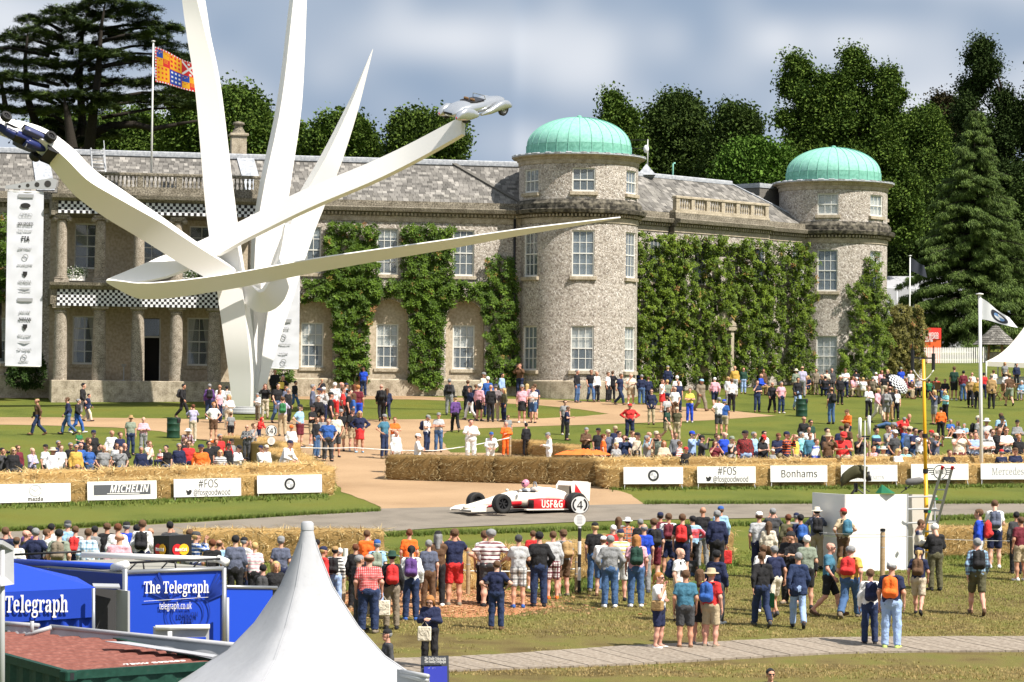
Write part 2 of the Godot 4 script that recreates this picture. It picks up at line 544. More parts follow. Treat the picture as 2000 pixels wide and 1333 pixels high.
func make_ground()->void:
	var st:=mb(true)
	var zs:=[]
	var z:=-60.0
	while z<240.0:
		zs.append(z)
		z+=STEP
	for k in [250.0,270.0,300.0,340.0,400.0,500.0,650.0,900.0,1400.0,2200.0,3600.0]:
		zs.append(k)
	var xs:=[-1800.0,-500.0,-200.0,-80.0,-40.0,-20.0,0.0,20.0,40.0,80.0,200.0,500.0,1800.0]
	for i in zs.size()-1:
		for j in xs.size()-1:
			quad(st,on_ground(xs[j],zs[i]),on_ground(xs[j],zs[i+1]),on_ground(xs[j+1],zs[i+1]),on_ground(xs[j+1],zs[i]))
	tag(obj("lawn",st,M.grass),"rising green lawn that carries track, paths and house","","","structure")
	sheet("worn_grass",[-300,1205,300,1205,580,1200,640,1172,720,1152,900,1150,1060,1160,1140,1150,1240,1142,1330,1130,1450,1125,1560,1122,1660,1130,1740,1118,1850,1122,1960,1112,2150,1104,2400,1750,-500,1750],0.008,M.dry_grass,"worn brown and green grass of the near spectator field",0.35)
	sheet("gravel_drive",[-90,757,300,757,500,759,700,770,870,777,1000,780,1090,782,1180,786,1327,795,1440,804,1516,813,1380,822,1200,829,1062,833,926,838,872,843,862,862,880,885,1000,886,1150,896,1180,930,1190,954,1235,968,1262,988,1000,994,726,1004,744,992,700,974,668,962,645,930,620,900,560,884,470,874,400,861,312,843,225,836,100,832,-90,829,-90,816,100,816,300,818,500,822,800,820,1060,818,1140,814,1188,809,1130,800,1060,793,930,785,800,781,600,781,450,776,200,778,-90,779],0.012,M.gravel,"tan gravel drive sweeping from the house down to the track",0.05)
	sheet("asphalt_track",[-200,1048,100,1037,380,1022,650,1004,740,995,900,991,1150,988,1250,986,1500,985,2250,984,2250,1005,2000,1006,1700,1010,1300,1016,1150,1020,850,1033,640,1048,400,1060,-200,1088],0.018,M.asphalt,"grey asphalt hill climb track crossing the lawn")
	sheet("bark_chippings",[588,1172,640,1160,760,1150,900,1147,1010,1156,1062,1170,1070,1187,1000,1202,905,1207,780,1203,690,1196,600,1190],0.016,M.wood_chips,"orange bark chippings spread over the worn grass by the fence",0.25)
	boardwalk()
	var chip:=mb()
	bx(chip,V3(-0.03,0,-0.012),V3(0.03,0.012,0.012))
	var places:=[]
	var colours:=[]
	for i in 5200:
		var q:=spot(rng.randfn(815.0,120.0),1178.0+rng.randfn(0.0,11.5))
		if absf(q.x)<60.0:
			places.append(Transform3D(Basis(Vector3.UP,rng.randf()*TAU)*Basis(Vector3.RIGHT,rng.randf_range(-0.5,0.5))*Basis.from_scale(Vector3.ONE*rng.randf_range(0.6,1.6)),q+V3(0,0.02,0)))
			var k:=rng.randf()
			colours.append(Color(0.30+0.3*k,0.13+0.22*k,0.05+0.15*k))
	var mm:StandardMaterial3D=plain(Color.WHITE,0.9)
	mm.vertex_color_use_as_albedo=true
	tag(scatter("loose_bark_chips",seal(chip),mm,places,colours),"loose orange bark chips scattered around the chippings patch")
	grass_tufts()
func sheet(called:String,px:Array,lift:float,m:Material,label:String,rough_edge:=0.0)->void:
	var poly:=PackedVector2Array()
	var wob:=noise(int(lift*1000)+7,0.5,FastNoiseLite.TYPE_SIMPLEX_SMOOTH,3)
	var corners:=[]
	for i in range(0,px.size(),2):
		var q:=spot(px[i],px[i+1])
		corners.append(Vector2(q.x,-q.z))
	for i in corners.size():
		var a:Vector2=corners[i]
		var b:Vector2=corners[(i+1)%corners.size()]
		var n:=maxi(1,int(a.distance_to(b)/0.6)) if rough_edge>0.0 else 1
		n=mini(n,80)
		for k in n:
			var p:=a.lerp(b,float(k)/n)
			var d:=(b-a).normalized().orthogonal()
			poly.append(p+d*wob.get_noise_2dv(p)*rough_edge*2.0)
	var zmin:=1e9
	var zmax:=-1e9
	var xmin:=1e9
	var xmax:=-1e9
	for p in poly:
		zmin=minf(zmin,p.y)
		zmax=maxf(zmax,p.y)
		xmin=minf(xmin,p.x)
		xmax=maxf(xmax,p.x)
	var st:=mb(true)
	var s:=floorf(zmin/STEP)*STEP
	while s<zmax:
		var strip:=PackedVector2Array([Vector2(xmin-1,s),Vector2(xmax+1,s),Vector2(xmax+1,s+STEP),Vector2(xmin-1,s+STEP)])
		for piece in Geometry2D.intersect_polygons(poly,strip):
			var ix:=Geometry2D.triangulate_polygon(piece)
			for k in range(0,ix.size(),3):
				var a:Vector2=piece[ix[k]]
				var b:Vector2=piece[ix[k+1]]
				var c:Vector2=piece[ix[k+2]]
				if (b-a).cross(c-a)>0.0:
					var t:=b
					b=c
					c=t
				tri(st,on_ground(a.x,a.y,lift),on_ground(b.x,b.y,lift),on_ground(c.x,c.y,lift))
		s+=STEP
	tag(obj(called,st,m),label,"","","structure")
func boardwalk()->void:
	var root:=thing("boardwalk","","",Vector3.ZERO)
	tag(root,"weathered timber boardwalk across the near field","","","structure")
	var near_edge:=[[560,1335],[790,1317],[1000,1310],[1240,1301],[1500,1286],[1640,1279],[1800,1276],[2150,1275]]
	var far_edge:=[[480,1306],[790,1290],[920,1286],[1240,1265],[1500,1253],[1640,1249],[1800,1248],[2150,1247]]
	var a:=[]
	var b:=[]
	for p in near_edge:
		a.append(spot(p[0],p[1]))
	for p in far_edge:
		b.append(spot(p[0],p[1]))
	var pick:=func(line:Array,x:float)->Vector3:
		for i in line.size()-1:
			if x<=line[i+1].x or i==line.size()-2:
				return line[i].lerp(line[i+1],(x-line[i].x)/(line[i+1].x-line[i].x))
		return line[0]
	var x:=-5.6
	while x<13.4:
		var w:=rng.randf_range(0.27,0.31)
		var st:=mb()
		var skew:=1.1
		var up:=0.045+rng.randf_range(0.0,0.012)
		var p0:Vector3=pick.call(a,x+skew)
		var p1:Vector3=pick.call(a,x+skew+w-0.014)
		var p2:Vector3=pick.call(b,x+w-0.014)
		var p3:Vector3=pick.call(b,x)
		var lift:=V3(0,up,0)
		var low:=V3(0,-0.06,0)
		quad(st,p0+lift,p3+lift,p2+lift,p1+lift)
		quad(st,p0+low,p0+lift,p1+lift,p1+low)
		quad(st,p0+low,p3+low,p3+lift,p0+lift)
		quad(st,p1+low,p1+lift,p2+lift,p2+low)
		obj("board",st,M["board%d"%rng.randi_range(0,3)],root)
		x+=w
func tuft_mesh()->ArrayMesh:
	var st:=mb()
	for i in 6:
		var a:=rng.randf()*TAU
		var lean:=rng.randf_range(0.01,0.05)
		var d:=V3(cos(a),0,sin(a))
		var s:=d.cross(Vector3.UP)*0.005
		var p:=d*0.015
		tri(st,p-s,p+d*lean+V3(0,rng.randf_range(0.035,0.07),0),p+s)
	return seal(st)
func grass_tufts()->void:
	var mesh:=tuft_mesh()
	var near:=[]
	var near_c:=[]
	var n:=noise(301,0.35,FastNoiseLite.TYPE_SIMPLEX_SMOOTH,3)
	for i in 70000:
		var x:=rng.randf_range(-9.0,16.0)
		var z:=rng.randf_range(56.0,82.0)
		if absf(x)*FOCAL/z>1080.0 and rng.randf()<0.9:
			continue
		var q:=on_ground(x,z,0.004)
		var k:=n.get_noise_2d(x,z)*0.5+0.5+rng.randf_range(-0.25,0.25)+(z-71.0)*0.04
		if z<62.5 and z>58.0 and k<0.35:
			continue
		near.append(Transform3D(Basis(Vector3.UP,rng.randf()*TAU)*Basis.from_scale(V3(1.2,rng.randf_range(0.5,1.1),1.2)),q))
		near_c.append(Color(0.37,0.275,0.115).lerp(Color(0.19,0.225,0.045),clampf(k,0.0,1.0))*rng.randf_range(0.7,1.25))
	tag(scatter("grass_tufts",mesh,M.blade,near,near_c),"short tufts of green and straw coloured grass on the near field")
	var edge:=[]
	var edge_c:=[]
	for line in [[-60,990,640,969,9],[1190,955,2060,949,6],[-40,1040,740,999,2],[1260,985,2060,984,2],[640,1050,2060,1008,4],[860,1100,1060,1092,14],[1060,1160,1440,1100,16],[1820,1090,2060,1082,8]]:
		for i in int(absf(line[2]-line[0])*5.5):
			var t:=rng.randf()
			var q:=spot(lerpf(line[0],line[2],t),lerpf(line[1],line[3],t)+rng.randfn(0.0,1.0)*line[4]*0.35)
			edge.append(Transform3D(Basis(Vector3.UP,rng.randf()*TAU)*Basis.from_scale(V3(2.2,rng.randf_range(1.2,2.6),2.2)),q))
			edge_c.append(Color(0.10,0.18,0.025).lerp(Color(0.22,0.24,0.06),rng.randf())*rng.randf_range(0.7,1.2))
	tag(scatter("long_grass",mesh,M.blade,edge,edge_c),"longer green grass along the straw walls and track edges")
var mansion:Node3D
var main_wall:=Transform3D()
var wing_wall:=Transform3D()
const T1:=Vector3(3.63,0,-157.0)
const T2:=Vector3(19.75,0,-173.6)
const TR:=3.33
func on_plane(t:Transform3D,px:float,py:float,w:=0.0)->Vector3:
	var r:=view*V3((px-1000.0)/FOCAL,(666.5-py)/FOCAL,-1.0)
	var inv:=t.affine_inverse()
	var o:=inv*Vector3.ZERO
	var d:=inv.basis*r
	return o+d*((w-o.z)/d.z)
func flat_map(t:Transform3D)->Callable:
	return func(u: float,v: float,w: float)->Vector3: return t*V3(u,v,w)
func round_map(c:Vector3,r:float)->Callable:
	return func(u: float,v: float,w: float)->Vector3: return c+V3(sin(u/r)*(r+w),v,cos(u/r)*(r+w))
func wall(called:String,map:Callable,u0:float,u1:float,v0:float,v1:float,holes:Array,m:Material,du:=0.0,depth:=0.28,w:=0.0)->MeshInstance3D:
	var us:=[u0,u1]
	var vs:=[v0,v1]
	for h in holes:
		us.append_array([h.position.x,h.end.x])
		vs.append_array([h.position.y,h.end.y])
	if du>0.0:
		var n:=int((u1-u0)/du)
		for i in n:
			us.append(u0+(u1-u0)*i/n)
	us.sort()
	vs.sort()
	var st:=mb(du>0.0)
	for i in us.size()-1:
		if us[i+1]-us[i]<0.001:
			continue
		for j in vs.size()-1:
			if vs[j+1]-vs[j]<0.001:
				continue
			var mid:=Vector2((us[i]+us[i+1])*0.5,(vs[j]+vs[j+1])*0.5)
			var open:=false
			for h in holes:
				if h.has_point(mid):
					open=true
			if open:
				continue
			quad_uv(st,map.call(us[i],vs[j],w),map.call(us[i],vs[j+1],w),map.call(us[i+1],vs[j+1],w),map.call(us[i+1],vs[j],w),Vector2(us[i],vs[j]),Vector2(us[i],vs[j+1]),Vector2(us[i+1],vs[j+1]),Vector2(us[i+1],vs[j]))
	st.set_smooth_group(0xFFFFFFFF)
	for h in holes:
		var a:float=h.position.x
		var b:float=h.end.x
		var c:float=h.position.y
		var d:float=h.end.y
		var e:=w-depth
		for f in [[a,c,a,d],[a,d,b,d],[b,d,b,c],[b,c,a,c]]:
			quad_uv(st,map.call(f[0],f[1],w),map.call(f[0],f[1],e),map.call(f[2],f[3],e),map.call(f[2],f[3],w),Vector2(0,f[1]),Vector2(depth,f[1]),Vector2(depth,f[3]+0.1),Vector2(0,f[3]+0.1))
	return here(obj(called,st,m,mansion),mansion)
var pane_meshes:={}
func window(map:Callable,uc:float,v0:float,v1:float,wide:float,cols:int,rows:int,inset:float,look:="dark",sill:=true)->Node3D:
	var o:Vector3=map.call(uc,v0,-inset)
	var x:Vector3=(map.call(uc+0.02,v0,-inset)-map.call(uc-0.02,v0,-inset)).normalized()
	var z:=x.cross(Vector3.UP).normalized()
	var t:=Transform3D(Basis(x,Vector3.UP,z),o-mansion.position)
	var tall:=v1-v0
	var st:=mb()
	var f:=0.075
	bx(st,V3(-wide/2,0,-0.05),V3(-wide/2+f,tall,0.05))
	bx(st,V3(wide/2-f,0,-0.05),V3(wide/2,tall,0.05))
	bx(st,V3(-wide/2+f,0,-0.05),V3(wide/2-f,f*1.3,0.05))
	bx(st,V3(-wide/2+f,tall-f,-0.05),V3(wide/2-f,tall,0.05))
	var mid:=tall*0.5
	bx(st,V3(-wide/2+f,mid-0.03,-0.03),V3(wide/2-f,mid+0.03,0.045))
	var pw:=(wide-2*f)/cols
	var ph:=(tall-f*2.3)/rows
	for i in range(1,cols):
		bx(st,V3(-wide/2+f+pw*i-0.017,f,-0.02),V3(-wide/2+f+pw*i+0.017,tall-f,0.028))
	for j in range(1,rows):
		var y:=f*1.3+ph*j
		if absf(y-mid)>0.1:
			bx(st,V3(-wide/2+f,y-0.017,-0.018),V3(wide/2-f,y+0.017,0.026))
	var win:=obj("window",st,M.white_frame,mansion)
	win.transform=t
	var key:="%d_%d"%[int(pw*100),int(ph*100)]
	if not pane_meshes.has(key):
		var pm:=BoxMesh.new()
		pm.size=V3(pw-0.02,ph-0.02,0.006)
		pane_meshes[key]=pm
	for i in cols:
		for j in rows:
			var p:=put("pane",pane_meshes[key],M.glass,win)
			p.position=V3(-wide/2+f+pw*(i+0.5),f*1.3+ph*(j+0.5),0.0)
			p.rotation=V3(rng.randf_range(-0.006,0.006),rng.randf_range(-0.006,0.006),0)
	if sill:
		var s:=mb()
		bx(s,V3(-wide/2-0.13,-0.2,-0.04),V3(wide/2+0.13,-0.003,inset+0.09),0.015)
		obj("sill",s,M.pale_stone,win)
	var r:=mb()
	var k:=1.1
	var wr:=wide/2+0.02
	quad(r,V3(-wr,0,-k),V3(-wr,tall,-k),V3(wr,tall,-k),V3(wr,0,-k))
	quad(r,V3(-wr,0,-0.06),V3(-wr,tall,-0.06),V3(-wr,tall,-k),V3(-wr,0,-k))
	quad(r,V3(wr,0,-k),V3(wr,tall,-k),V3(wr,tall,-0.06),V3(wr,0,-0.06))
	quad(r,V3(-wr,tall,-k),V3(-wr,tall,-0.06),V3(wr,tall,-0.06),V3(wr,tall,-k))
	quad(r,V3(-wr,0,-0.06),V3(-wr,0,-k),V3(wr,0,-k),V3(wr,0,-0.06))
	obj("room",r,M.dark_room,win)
	var drop:=0.0
	match look:
		"blind":
			drop=tall*0.52
		"full":
			drop=tall
		"grey":
			drop=tall
		"third":
			drop=tall*0.2
	if drop>0.0:
		var b:=mb()
		bx(b,V3(-wide/2+0.06,tall-drop,-0.12),V3(wide/2-0.06,tall-0.02,-0.10))
		obj("blind",b,M.grey_blind if look=="grey" else M.blind,win)
	if look=="blind" or look=="curtain":
		for s in [-1,1]:
			var c:=mb(true)
			for i in 8:
				for j in 6:
					var q:=func(a:int,g:int)->Vector3:
						var fy:=float(g)/6.0
						var gather:=0.35+0.65*absf(fy-0.25)
						return V3(s*(wide/2-0.06-(0.42*gather)*wide*a/8.0*0.9),0.08+(tall-0.12)*fy,-0.2+0.035*sin(a*2.4))
					if s<0:
						quad(c,q.call(i,j),q.call(i,j+1),q.call(i+1,j+1),q.call(i+1,j))
					else:
						quad(c,q.call(i+1,j),q.call(i+1,j+1),q.call(i,j+1),q.call(i,j))
			obj("curtain",c,M.net_curtain,win)
	return win
func run(called:String,t:Transform3D,u0:float,u1:float,prof:Array,m:Material)->MeshInstance3D:
	var st:=mb()
	for i in prof.size():
		var p:Array=prof[i]
		var q:Array=prof[(i+1)%prof.size()]
		quad(st,t*V3(u0,p[1],p[0]),t*V3(u0,q[1],q[0]),t*V3(u1,q[1],q[0]),t*V3(u1,p[1],p[0]))
	var poly:=PackedVector2Array()
	for p in prof:
		poly.append(Vector2(p[0],p[1]))
	var ix:=Geometry2D.triangulate_polygon(poly)
	for k in range(0,ix.size(),3):
		for e in [u0,u1]:
			var a:=poly[ix[k]]
			var b:=poly[ix[k+1]]
			var c:=poly[ix[k+2]]
			facing(st,[t*V3(e,a.y,a.x),t*V3(e,b.y,b.x),t*V3(e,c.y,c.x)],t*V3((u0+u1)/2,a.y,a.x))
	return here(obj(called,st,m,mansion),mansion)
func cornice(t:Transform3D,u0:float,u1:float,out:=0.0)->void:
	run("frieze",t,u0,u1,[[-0.1,9.93],[0.05+out,9.93],[0.05+out,10.22],[-0.1,10.22]],M.pale_stone)
	run("cornice",t,u0,u1,[[-0.1,10.225],[0.08+out,10.225],[0.12+out,10.42],[0.42+out,10.46],[0.5+out,10.66],[0.44+out,10.70],[-0.1,10.72]],M.old_stone)
	run("blocking_course",t,u0,u1,[[-0.5,10.725],[0.12+out,10.725],[0.10+out,11.06],[-0.5,11.08]],M.old_stone)
	var st:=mb()
	var u:=u0+0.1
	while u<u1-0.1:
		box(st,Transform3D(t.basis,t*V3(u,10.33,0.16+out)),V3(0.1,0.13,0.12))
		u+=0.21
	here(obj("dentils",st,M.pale_stone,mansion),mansion)
func ring_cornice(c:Vector3)->void:
	var prof:=[[0.05,9.93],[0.05,10.22],[0.08,10.225],[0.12,10.42],[0.42,10.46],[0.5,10.66],[0.44,10.70]]
	var a:=mb(true)
	var fr:=mb(true)
	for i in prof.size():
		prof[i][0]+=TR
	lathe(fr,prof.slice(0,2),64,Transform3D(Basis(),c))
	here(obj("frieze",fr,M.pale_stone,mansion),mansion)
	a.set_smooth_group(0xFFFFFFFF)
	lathe(a,prof.slice(2),72,Transform3D(Basis(),c))
	here(obj("cornice",a,M.sooty_stone,mansion),mansion)
	var b:=mb()
	lathe(b,[[TR+0.45,10.71],[TR+0.22,10.72],[TR+0.24,11.0],[TR+0.08,11.22],[TR-0.02,11.24]],72,Transform3D(Basis(),c))
	here(obj("weathered_course",b,M.sooty_stone,mansion),mansion)
	var st:=mb()
	for i in 104:
		var g:=TAU*i/104.0
		box(st,Transform3D(Basis(Vector3.UP,g),c+V3(sin(g)*(TR+0.17),10.33,cos(g)*(TR+0.17))),V3(0.1,0.13,0.12))
	here(obj("dentils",st,M.pale_stone,mansion),mansion)
func tower(c:Vector3,angles:Array,looks:Array)->void:
	var map:=round_map(c,TR)
	var holes:=[]
	var k:=0
	for g in angles:
		var u:=deg_to_rad(g)*TR
		for lv in [[1.82,4.27,1.27,3,4],[6.98,9.5,1.24,3,4]]:
			holes.append(Rect2(u-lv[2]/2,lv[0],lv[2],lv[1]-lv[0]))
			window(map,u,lv[0],lv[1],lv[2],3,4,0.16,looks[k])
			k+=1
	wall("tower_wall",map,-PI*TR,PI*TR,-1.5,10.3,holes,M.flint,0.3)
	holes=[]
	for g in angles:
		var u:=deg_to_rad(g)*TR
		holes.append(Rect2(u-0.64,11.62,1.28,1.3))
		window(map,u,11.62,12.92,1.28,3,2,0.16,looks[k])
		k+=1
	wall("tower_drum",map,-PI*TR,PI*TR,11.0,13.3,holes,M.flint,0.3)
	var pl:=mb()
	lathe(pl,[[TR+0.09,-1.5],[TR+0.09,1.22],[TR,1.28]],72,Transform3D(Basis(),c))
	here(obj("plinth",pl,M.pale_stone,mansion),mansion)
	ring_cornice(c)
	var pc:=mb()
	lathe(pc,[[TR+0.03,13.18],[TR+0.05,13.2],[TR+0.05,13.42],[TR+0.12,13.45],[TR+0.16,13.55],[TR+0.36,13.6],[TR+0.40,13.68]],72,Transform3D(Basis(),c))
	here(obj("parapet_moulding",pc,M.pale_stone,mansion),mansion)
	var fl:=mb()
	lathe(fl,[[TR+0.42,13.66],[TR+0.42,13.72],[TR-0.2,13.80],[2.8,13.82],[0.0,13.82]],72,Transform3D(Basis(),c))
	here(obj("lead_flat",fl,M.lead,mansion),mansion)
	var lp:=mb()
	for i in 34:
		var g:=TAU*(i+rng.randf()*0.3)/34.0
		box(lp,Transform3D(Basis(Vector3.UP,g)*Basis(Vector3.RIGHT,rng.randf_range(0.0,0.35)),c+V3(sin(g)*(TR+0.33),13.75,cos(g)*(TR+0.33))),V3(rng.randf_range(0.2,0.5),0.05,0.2))
	tag(here(obj("lead_flashing",lp,M.lead,mansion),mansion),"","","","stuff")
	var band:=mb(true)
	lathe(band,[[2.93,13.75],[2.94,13.82],[2.93,14.36]],64,Transform3D(Basis(),c))
	here(obj("dome_band",band,M.copper_band,mansion),mansion)
	var d:=mb(true)
	var prof:=[]
	for i in 15:
		var g:=PI/2*i/14.0
		prof.append([2.90*cos(g),14.37+1.62*sin(g)])
	prof[14][0]=0.0
	lathe(d,prof,72,Transform3D(Basis(),c))
	var dome:=here(obj("dome",d,M.verdigris,mansion),mansion)
	for i in 28:
		var s:=mb()
		var g:=TAU*i/28.0
		var dir:=V3(sin(g),0,cos(g))
		for j in 11:
			var a:=PI/2*j/12.5
			var b:=PI/2*(j+1)/12.5
			bar(s,c+dir*(2.905*cos(a))+V3(0,14.37+1.63*sin(a),0),c+dir*(2.905*cos(b))+V3(0,14.37+1.63*sin(b),0),0.03,0.04,dir)
		bar(s,c+dir*2.945+V3(0,13.85,0),c+dir*2.945+V3(0,14.36,0),0.03,0.03,dir)
		obj("seam",s,M.copper_seam,dome)
	var fin:=mb(true)
	ball(fin,c+V3(0,16.03,0),V3(0.16,0.1,0.16))
	obj("finial",fin,M.copper_band,dome)
func slates(roof:Node3D,t:Transform3D,u0:float,u1:float,length:float,ends:Callable,tw:=0.34,th:=0.30)->void:
	var meshes:=[]
	for i in 5:
		var st:=mb()
		var w:float=tw*[0.8,0.92,1.0,1.12,0.7][i]
		box(st,Transform3D(Basis(Vector3.RIGHT,0.07),V3(0,th*0.62,0.012)),V3(w-0.02,th*1.25,0.022))
		meshes.append([seal(st),w])
	var made:=0
	var places:=[]
	var colours:=[]
	var rows:=int(length/th)
	for j in rows:
		var v:=j*th
		var e:Vector2=ends.call(v/length)
		var u:=u0+e.x
		while u<u1-e.y:
			var k:=rng.randi_range(0,4)
			var w:float=meshes[k][1]
			var tr:=t*Transform3D(Basis(Vector3.BACK,rng.randf_range(-0.02,0.02)),V3(u+w/2,v,rng.randf_range(0.0,0.02)))
			if made<300 and rng.randf()<0.62:
				var o:=put("slate",meshes[k][0],M["slate%d"%rng.randi_range(0,5)],roof)
				o.transform=tr
				made+=1
			else:
				var tone:float=[0.13,0.16,0.19,0.22,0.145,0.26,0.10][rng.randi_range(0,6)]*rng.randf_range(0.75,1.2)
				places.append(tr*Transform3D(Basis.from_scale(V3(w/meshes[2][1],1,1)),Vector3.ZERO))
				colours.append(Color(tone,tone*0.95,tone*0.87))
			u+=w
	scatter("slates",meshes[2][0],M.slate_many,places,colours,roof)
func balustrade(t:Transform3D,u0:float,u1:float,y0:float,bays:int,warm:bool)->void:
	var m:Material=M.pale_stone if warm else M.old_stone
	var top:=y0+0.68
	var st:=mb()
	box(st,Transform3D(t.basis,t*V3((u0+u1)/2,top+0.09,0)),V3(u1-u0+0.12,0.16,0.36),0.03)
	here(obj("balustrade_rail",st,m,mansion),mansion)
	var bs:=mb()
	box(bs,Transform3D(t.basis,t*V3((u0+u1)/2,y0+0.05,0)),V3(u1-u0,0.1,0.3))
	here(obj("balustrade_base",bs,m,mansion),mansion)
	var lt:=mb(true)
	lathe(lt,[[0.055,0.0],[0.055,0.04],[0.03,0.07],[0.07,0.2],[0.06,0.28],[0.03,0.42],[0.035,0.47],[0.055,0.5],[0.055,0.57]],8)
	var mesh:=seal(lt)
	var pier:=0.3
	var bw:=(u1-u0-pier)/bays
	for i in bays+1:
		var p:=mb()
		box(p,Transform3D(t.basis,t*V3(u0+pier/2+bw*i,y0+0.38,0)),V3(pier,0.57,0.28))
		here(obj("balustrade_pier",p,m,mansion),mansion)
		if i<bays:
			var n:=maxi(4,int((bw-pier)/0.2))
			for k in n:
				var o:=put("baluster",mesh,m,mansion)
				o.position=t*V3(u0+pier+bw*i+(bw-pier)*(k+0.5)/n,y0+0.1,0)-mansion.position
func make_mansion()->void:
	mansion=thing("stone_mansion","flint country mansion with two green copper domes and a columned portico","mansion",V3(0,0.5,-156))
	var th:=deg_to_rad(11.7)
	var ub:=Basis(V3(cos(th),0,-sin(th)),Vector3.UP,V3(sin(th),0,cos(th)))
	main_wall=Transform3D(ub,V3(0.14,0,-156.0))
	var dir:=(T2-T1).normalized()
	var w2:=V3(-dir.z,0,dir.x)
	wing_wall=Transform3D(Basis(dir,Vector3.UP,w2),T1+w2*0.49)
	tower(T1,[3.7,-54.0,62.0,120.5],["blind","grey","grey","dark","blind","dark","dark","dark","dark","grey","grey","dark"])
	tower(T2,[-12.0,47.0,105.5,164.0],["full","grey","dark","blind","dark","dark","dark","dark","full","full","dark","dark"])
	var map:=flat_map(main_wall)
	var ul:float=-34.0
	var pr:=on_plane(main_wall,500,600).x
	var pl:=on_plane(main_wall,96,600).x
	var holes:=[]
	var arches:=[]
	for c in [[612.0,606.0],[759.0,757.0],[908.5,905.5]]:
		var ua:=on_plane(main_wall,c[0],640).x
		var uw:=on_plane(main_wall,c[1],490).x
		holes.append(Rect2(uw-0.6,7.0,1.2,2.54))
		window(map,uw,7.0,9.54,1.2,3,4,0.14,"third" if c[0]<800 else "dark")
		arches.append(ua)
	var ug:=on_plane(main_wall,5,500).x
	arches.append(ug)
	for ua in arches:
		holes.append(Rect2(ua-1.08,0.7,2.16,4.93))
	wall("front_wall",map,pr,0.8,-1.0,10.3,holes.filter(func(h: Rect2)->bool: return h.position.x>pr),M.flint,0.0,0.3)
	wall("front_wall",map,ul,pl,-1.0,10.3,holes.filter(func(h: Rect2)->bool: return h.position.x<pl),M.flint,0.0,0.3)
	for ua in arches:
		arch(main_wall,ua)
	run("plinth",main_wall,pr,0.2,[[-0.1,-1.0],[0.12,-1.0],[0.12,1.2],[0.02,1.27],[-0.1,1.27]],M.pale_stone)
	run("plinth",main_wall,ul,pl,[[-0.1,-1.0],[0.12,-1.0],[0.12,1.2],[0.02,1.27],[-0.1,1.27]],M.pale_stone)
	cornice(main_wall,pr,0.35)
	cornice(main_wall,ul,pl)
	var pipe:=mb(true)
	var pu:=on_plane(main_wall,1004,500).x
	tube(pipe,main_wall*V3(pu,1.0,0.12),main_wall*V3(pu,10.2,0.12),0.07,0.07,8)
	for k in 5:
		tube(pipe,main_wall*V3(pu,2.0+k*1.9,0.12),main_wall*V3(pu,2.1+k*1.9,0.12),0.1,0.1,8)
	here(obj("rain_pipe",pipe,M.black_iron,mansion),mansion)
	portico(pl,pr)
	var slope:=Vector2(3.9,2.5)
	var len:=slope.length()
	var rt:=Transform3D(Basis(main_wall.basis.x,(Vector3.UP*slope.y-main_wall.basis.z*slope.x).normalized(),(main_wall.basis.z*slope.y+Vector3.UP*slope.x).normalized()),main_wall*V3(0,11.06,-0.35))
	var deck:=mb()
	quad(deck,rt*V3(ul,0,0),rt*V3(ul,len,0),rt*V3(2.0,len,0),rt*V3(2.0,0,0))
	quad(deck,rt*V3(2.0,len,0),rt*V3(ul,len,0),main_wall*V3(ul,11.0,-9.0),main_wall*V3(2.0,11.0,-9.0))
	quad(deck,rt*V3(ul,0,0),main_wall*V3(ul,11.0,-9.0),rt*V3(ul,len,0),rt*V3(ul,len,0))
	var roof:=obj("roof",deck,M.under_slate,mansion)
	roof.position=-mansion.position
	slates(roof,rt,ul,1.6,len-0.3,func(_f: float)->Vector2: return Vector2(0,0),0.30,0.26)
	var cap:=mb()
	box(cap,Transform3D(main_wall.basis,main_wall*V3((ul+2.0)/2,13.60,-4.25)),V3(2.0-ul,0.34,0.5),0.05)
	obj("lead_ridge",cap,M.lead,roof)
	for px in [90.0,495.0]:
		var hip:=mb()
		var hu:=on_plane(main_wall,px,330,-2.5).x
		bar(hip,rt*V3(hu-0.1,0.1,0.08),rt*V3(hu-0.3,len-0.2,0.08),0.95,0.07,rt.basis.z)
		obj("lead_valley",hip,M.lead,roof)
	var hr:=mb()
	bar(hr,rt*V3(0.4,0.0,0.1),rt*V3(-2.9,len,0.1),0.22,0.1,rt.basis.z)
	obj("hip_tiles",hr,M.slate0,roof)
	var core:=mb()
	for seg in [[main_wall,ul,0.5],[wing_wall,0.0,23.0]]:
		var t:Transform3D=seg[0]
		box(core,Transform3D(t.basis,t*V3((seg[1]+seg[2])/2,5.0,-5.6)),V3(seg[2]-seg[1],12.0,8.0))
	here(obj("inner_walls",core,M.dark_room,mansion),mansion)
	chimney(main_wall,on_plane(main_wall,466,280,-6.0).x,13.0,14.95,0.85,true)
	chimney(main_wall,on_plane(main_wall,78,250,-7.0).x,13.0,14.2,1.2,true)
	chimney(wing_wall,8.6,13.0,14.55,0.95,false)
	var b0:=on_plane(wing_wall,1317,440,0.45).x
	var b1:=on_plane(wing_wall,1502,440,0.45).x
	var wmap:=flat_map(wing_wall)
	var wholes:=[]
	for f in [0.2,0.42,0.72,0.93]:
		var uc:float=lerpf(2.6,20.4,f)
		wholes.append(Rect2(uc-0.6,7.0,1.2,2.5))
		wholes.append(Rect2(uc-0.6,2.2,1.2,2.5))
		window(wmap,uc,7.0,9.5,1.2,3,4,0.14,"dark")
		window(wmap,uc,2.2,4.7,1.2,3,4,0.14,"dark")
	wall("wing_wall",wmap,1.0,22.0,-1.0,10.3,wholes,M.flint,0.0,0.3)
	cornice(wing_wall,1.2,b0-0.02)
	cornice(wing_wall,b1+0.02,21.6)
	var pb:=Transform3D(wing_wall.basis,wing_wall*V3(0,0,0.45))
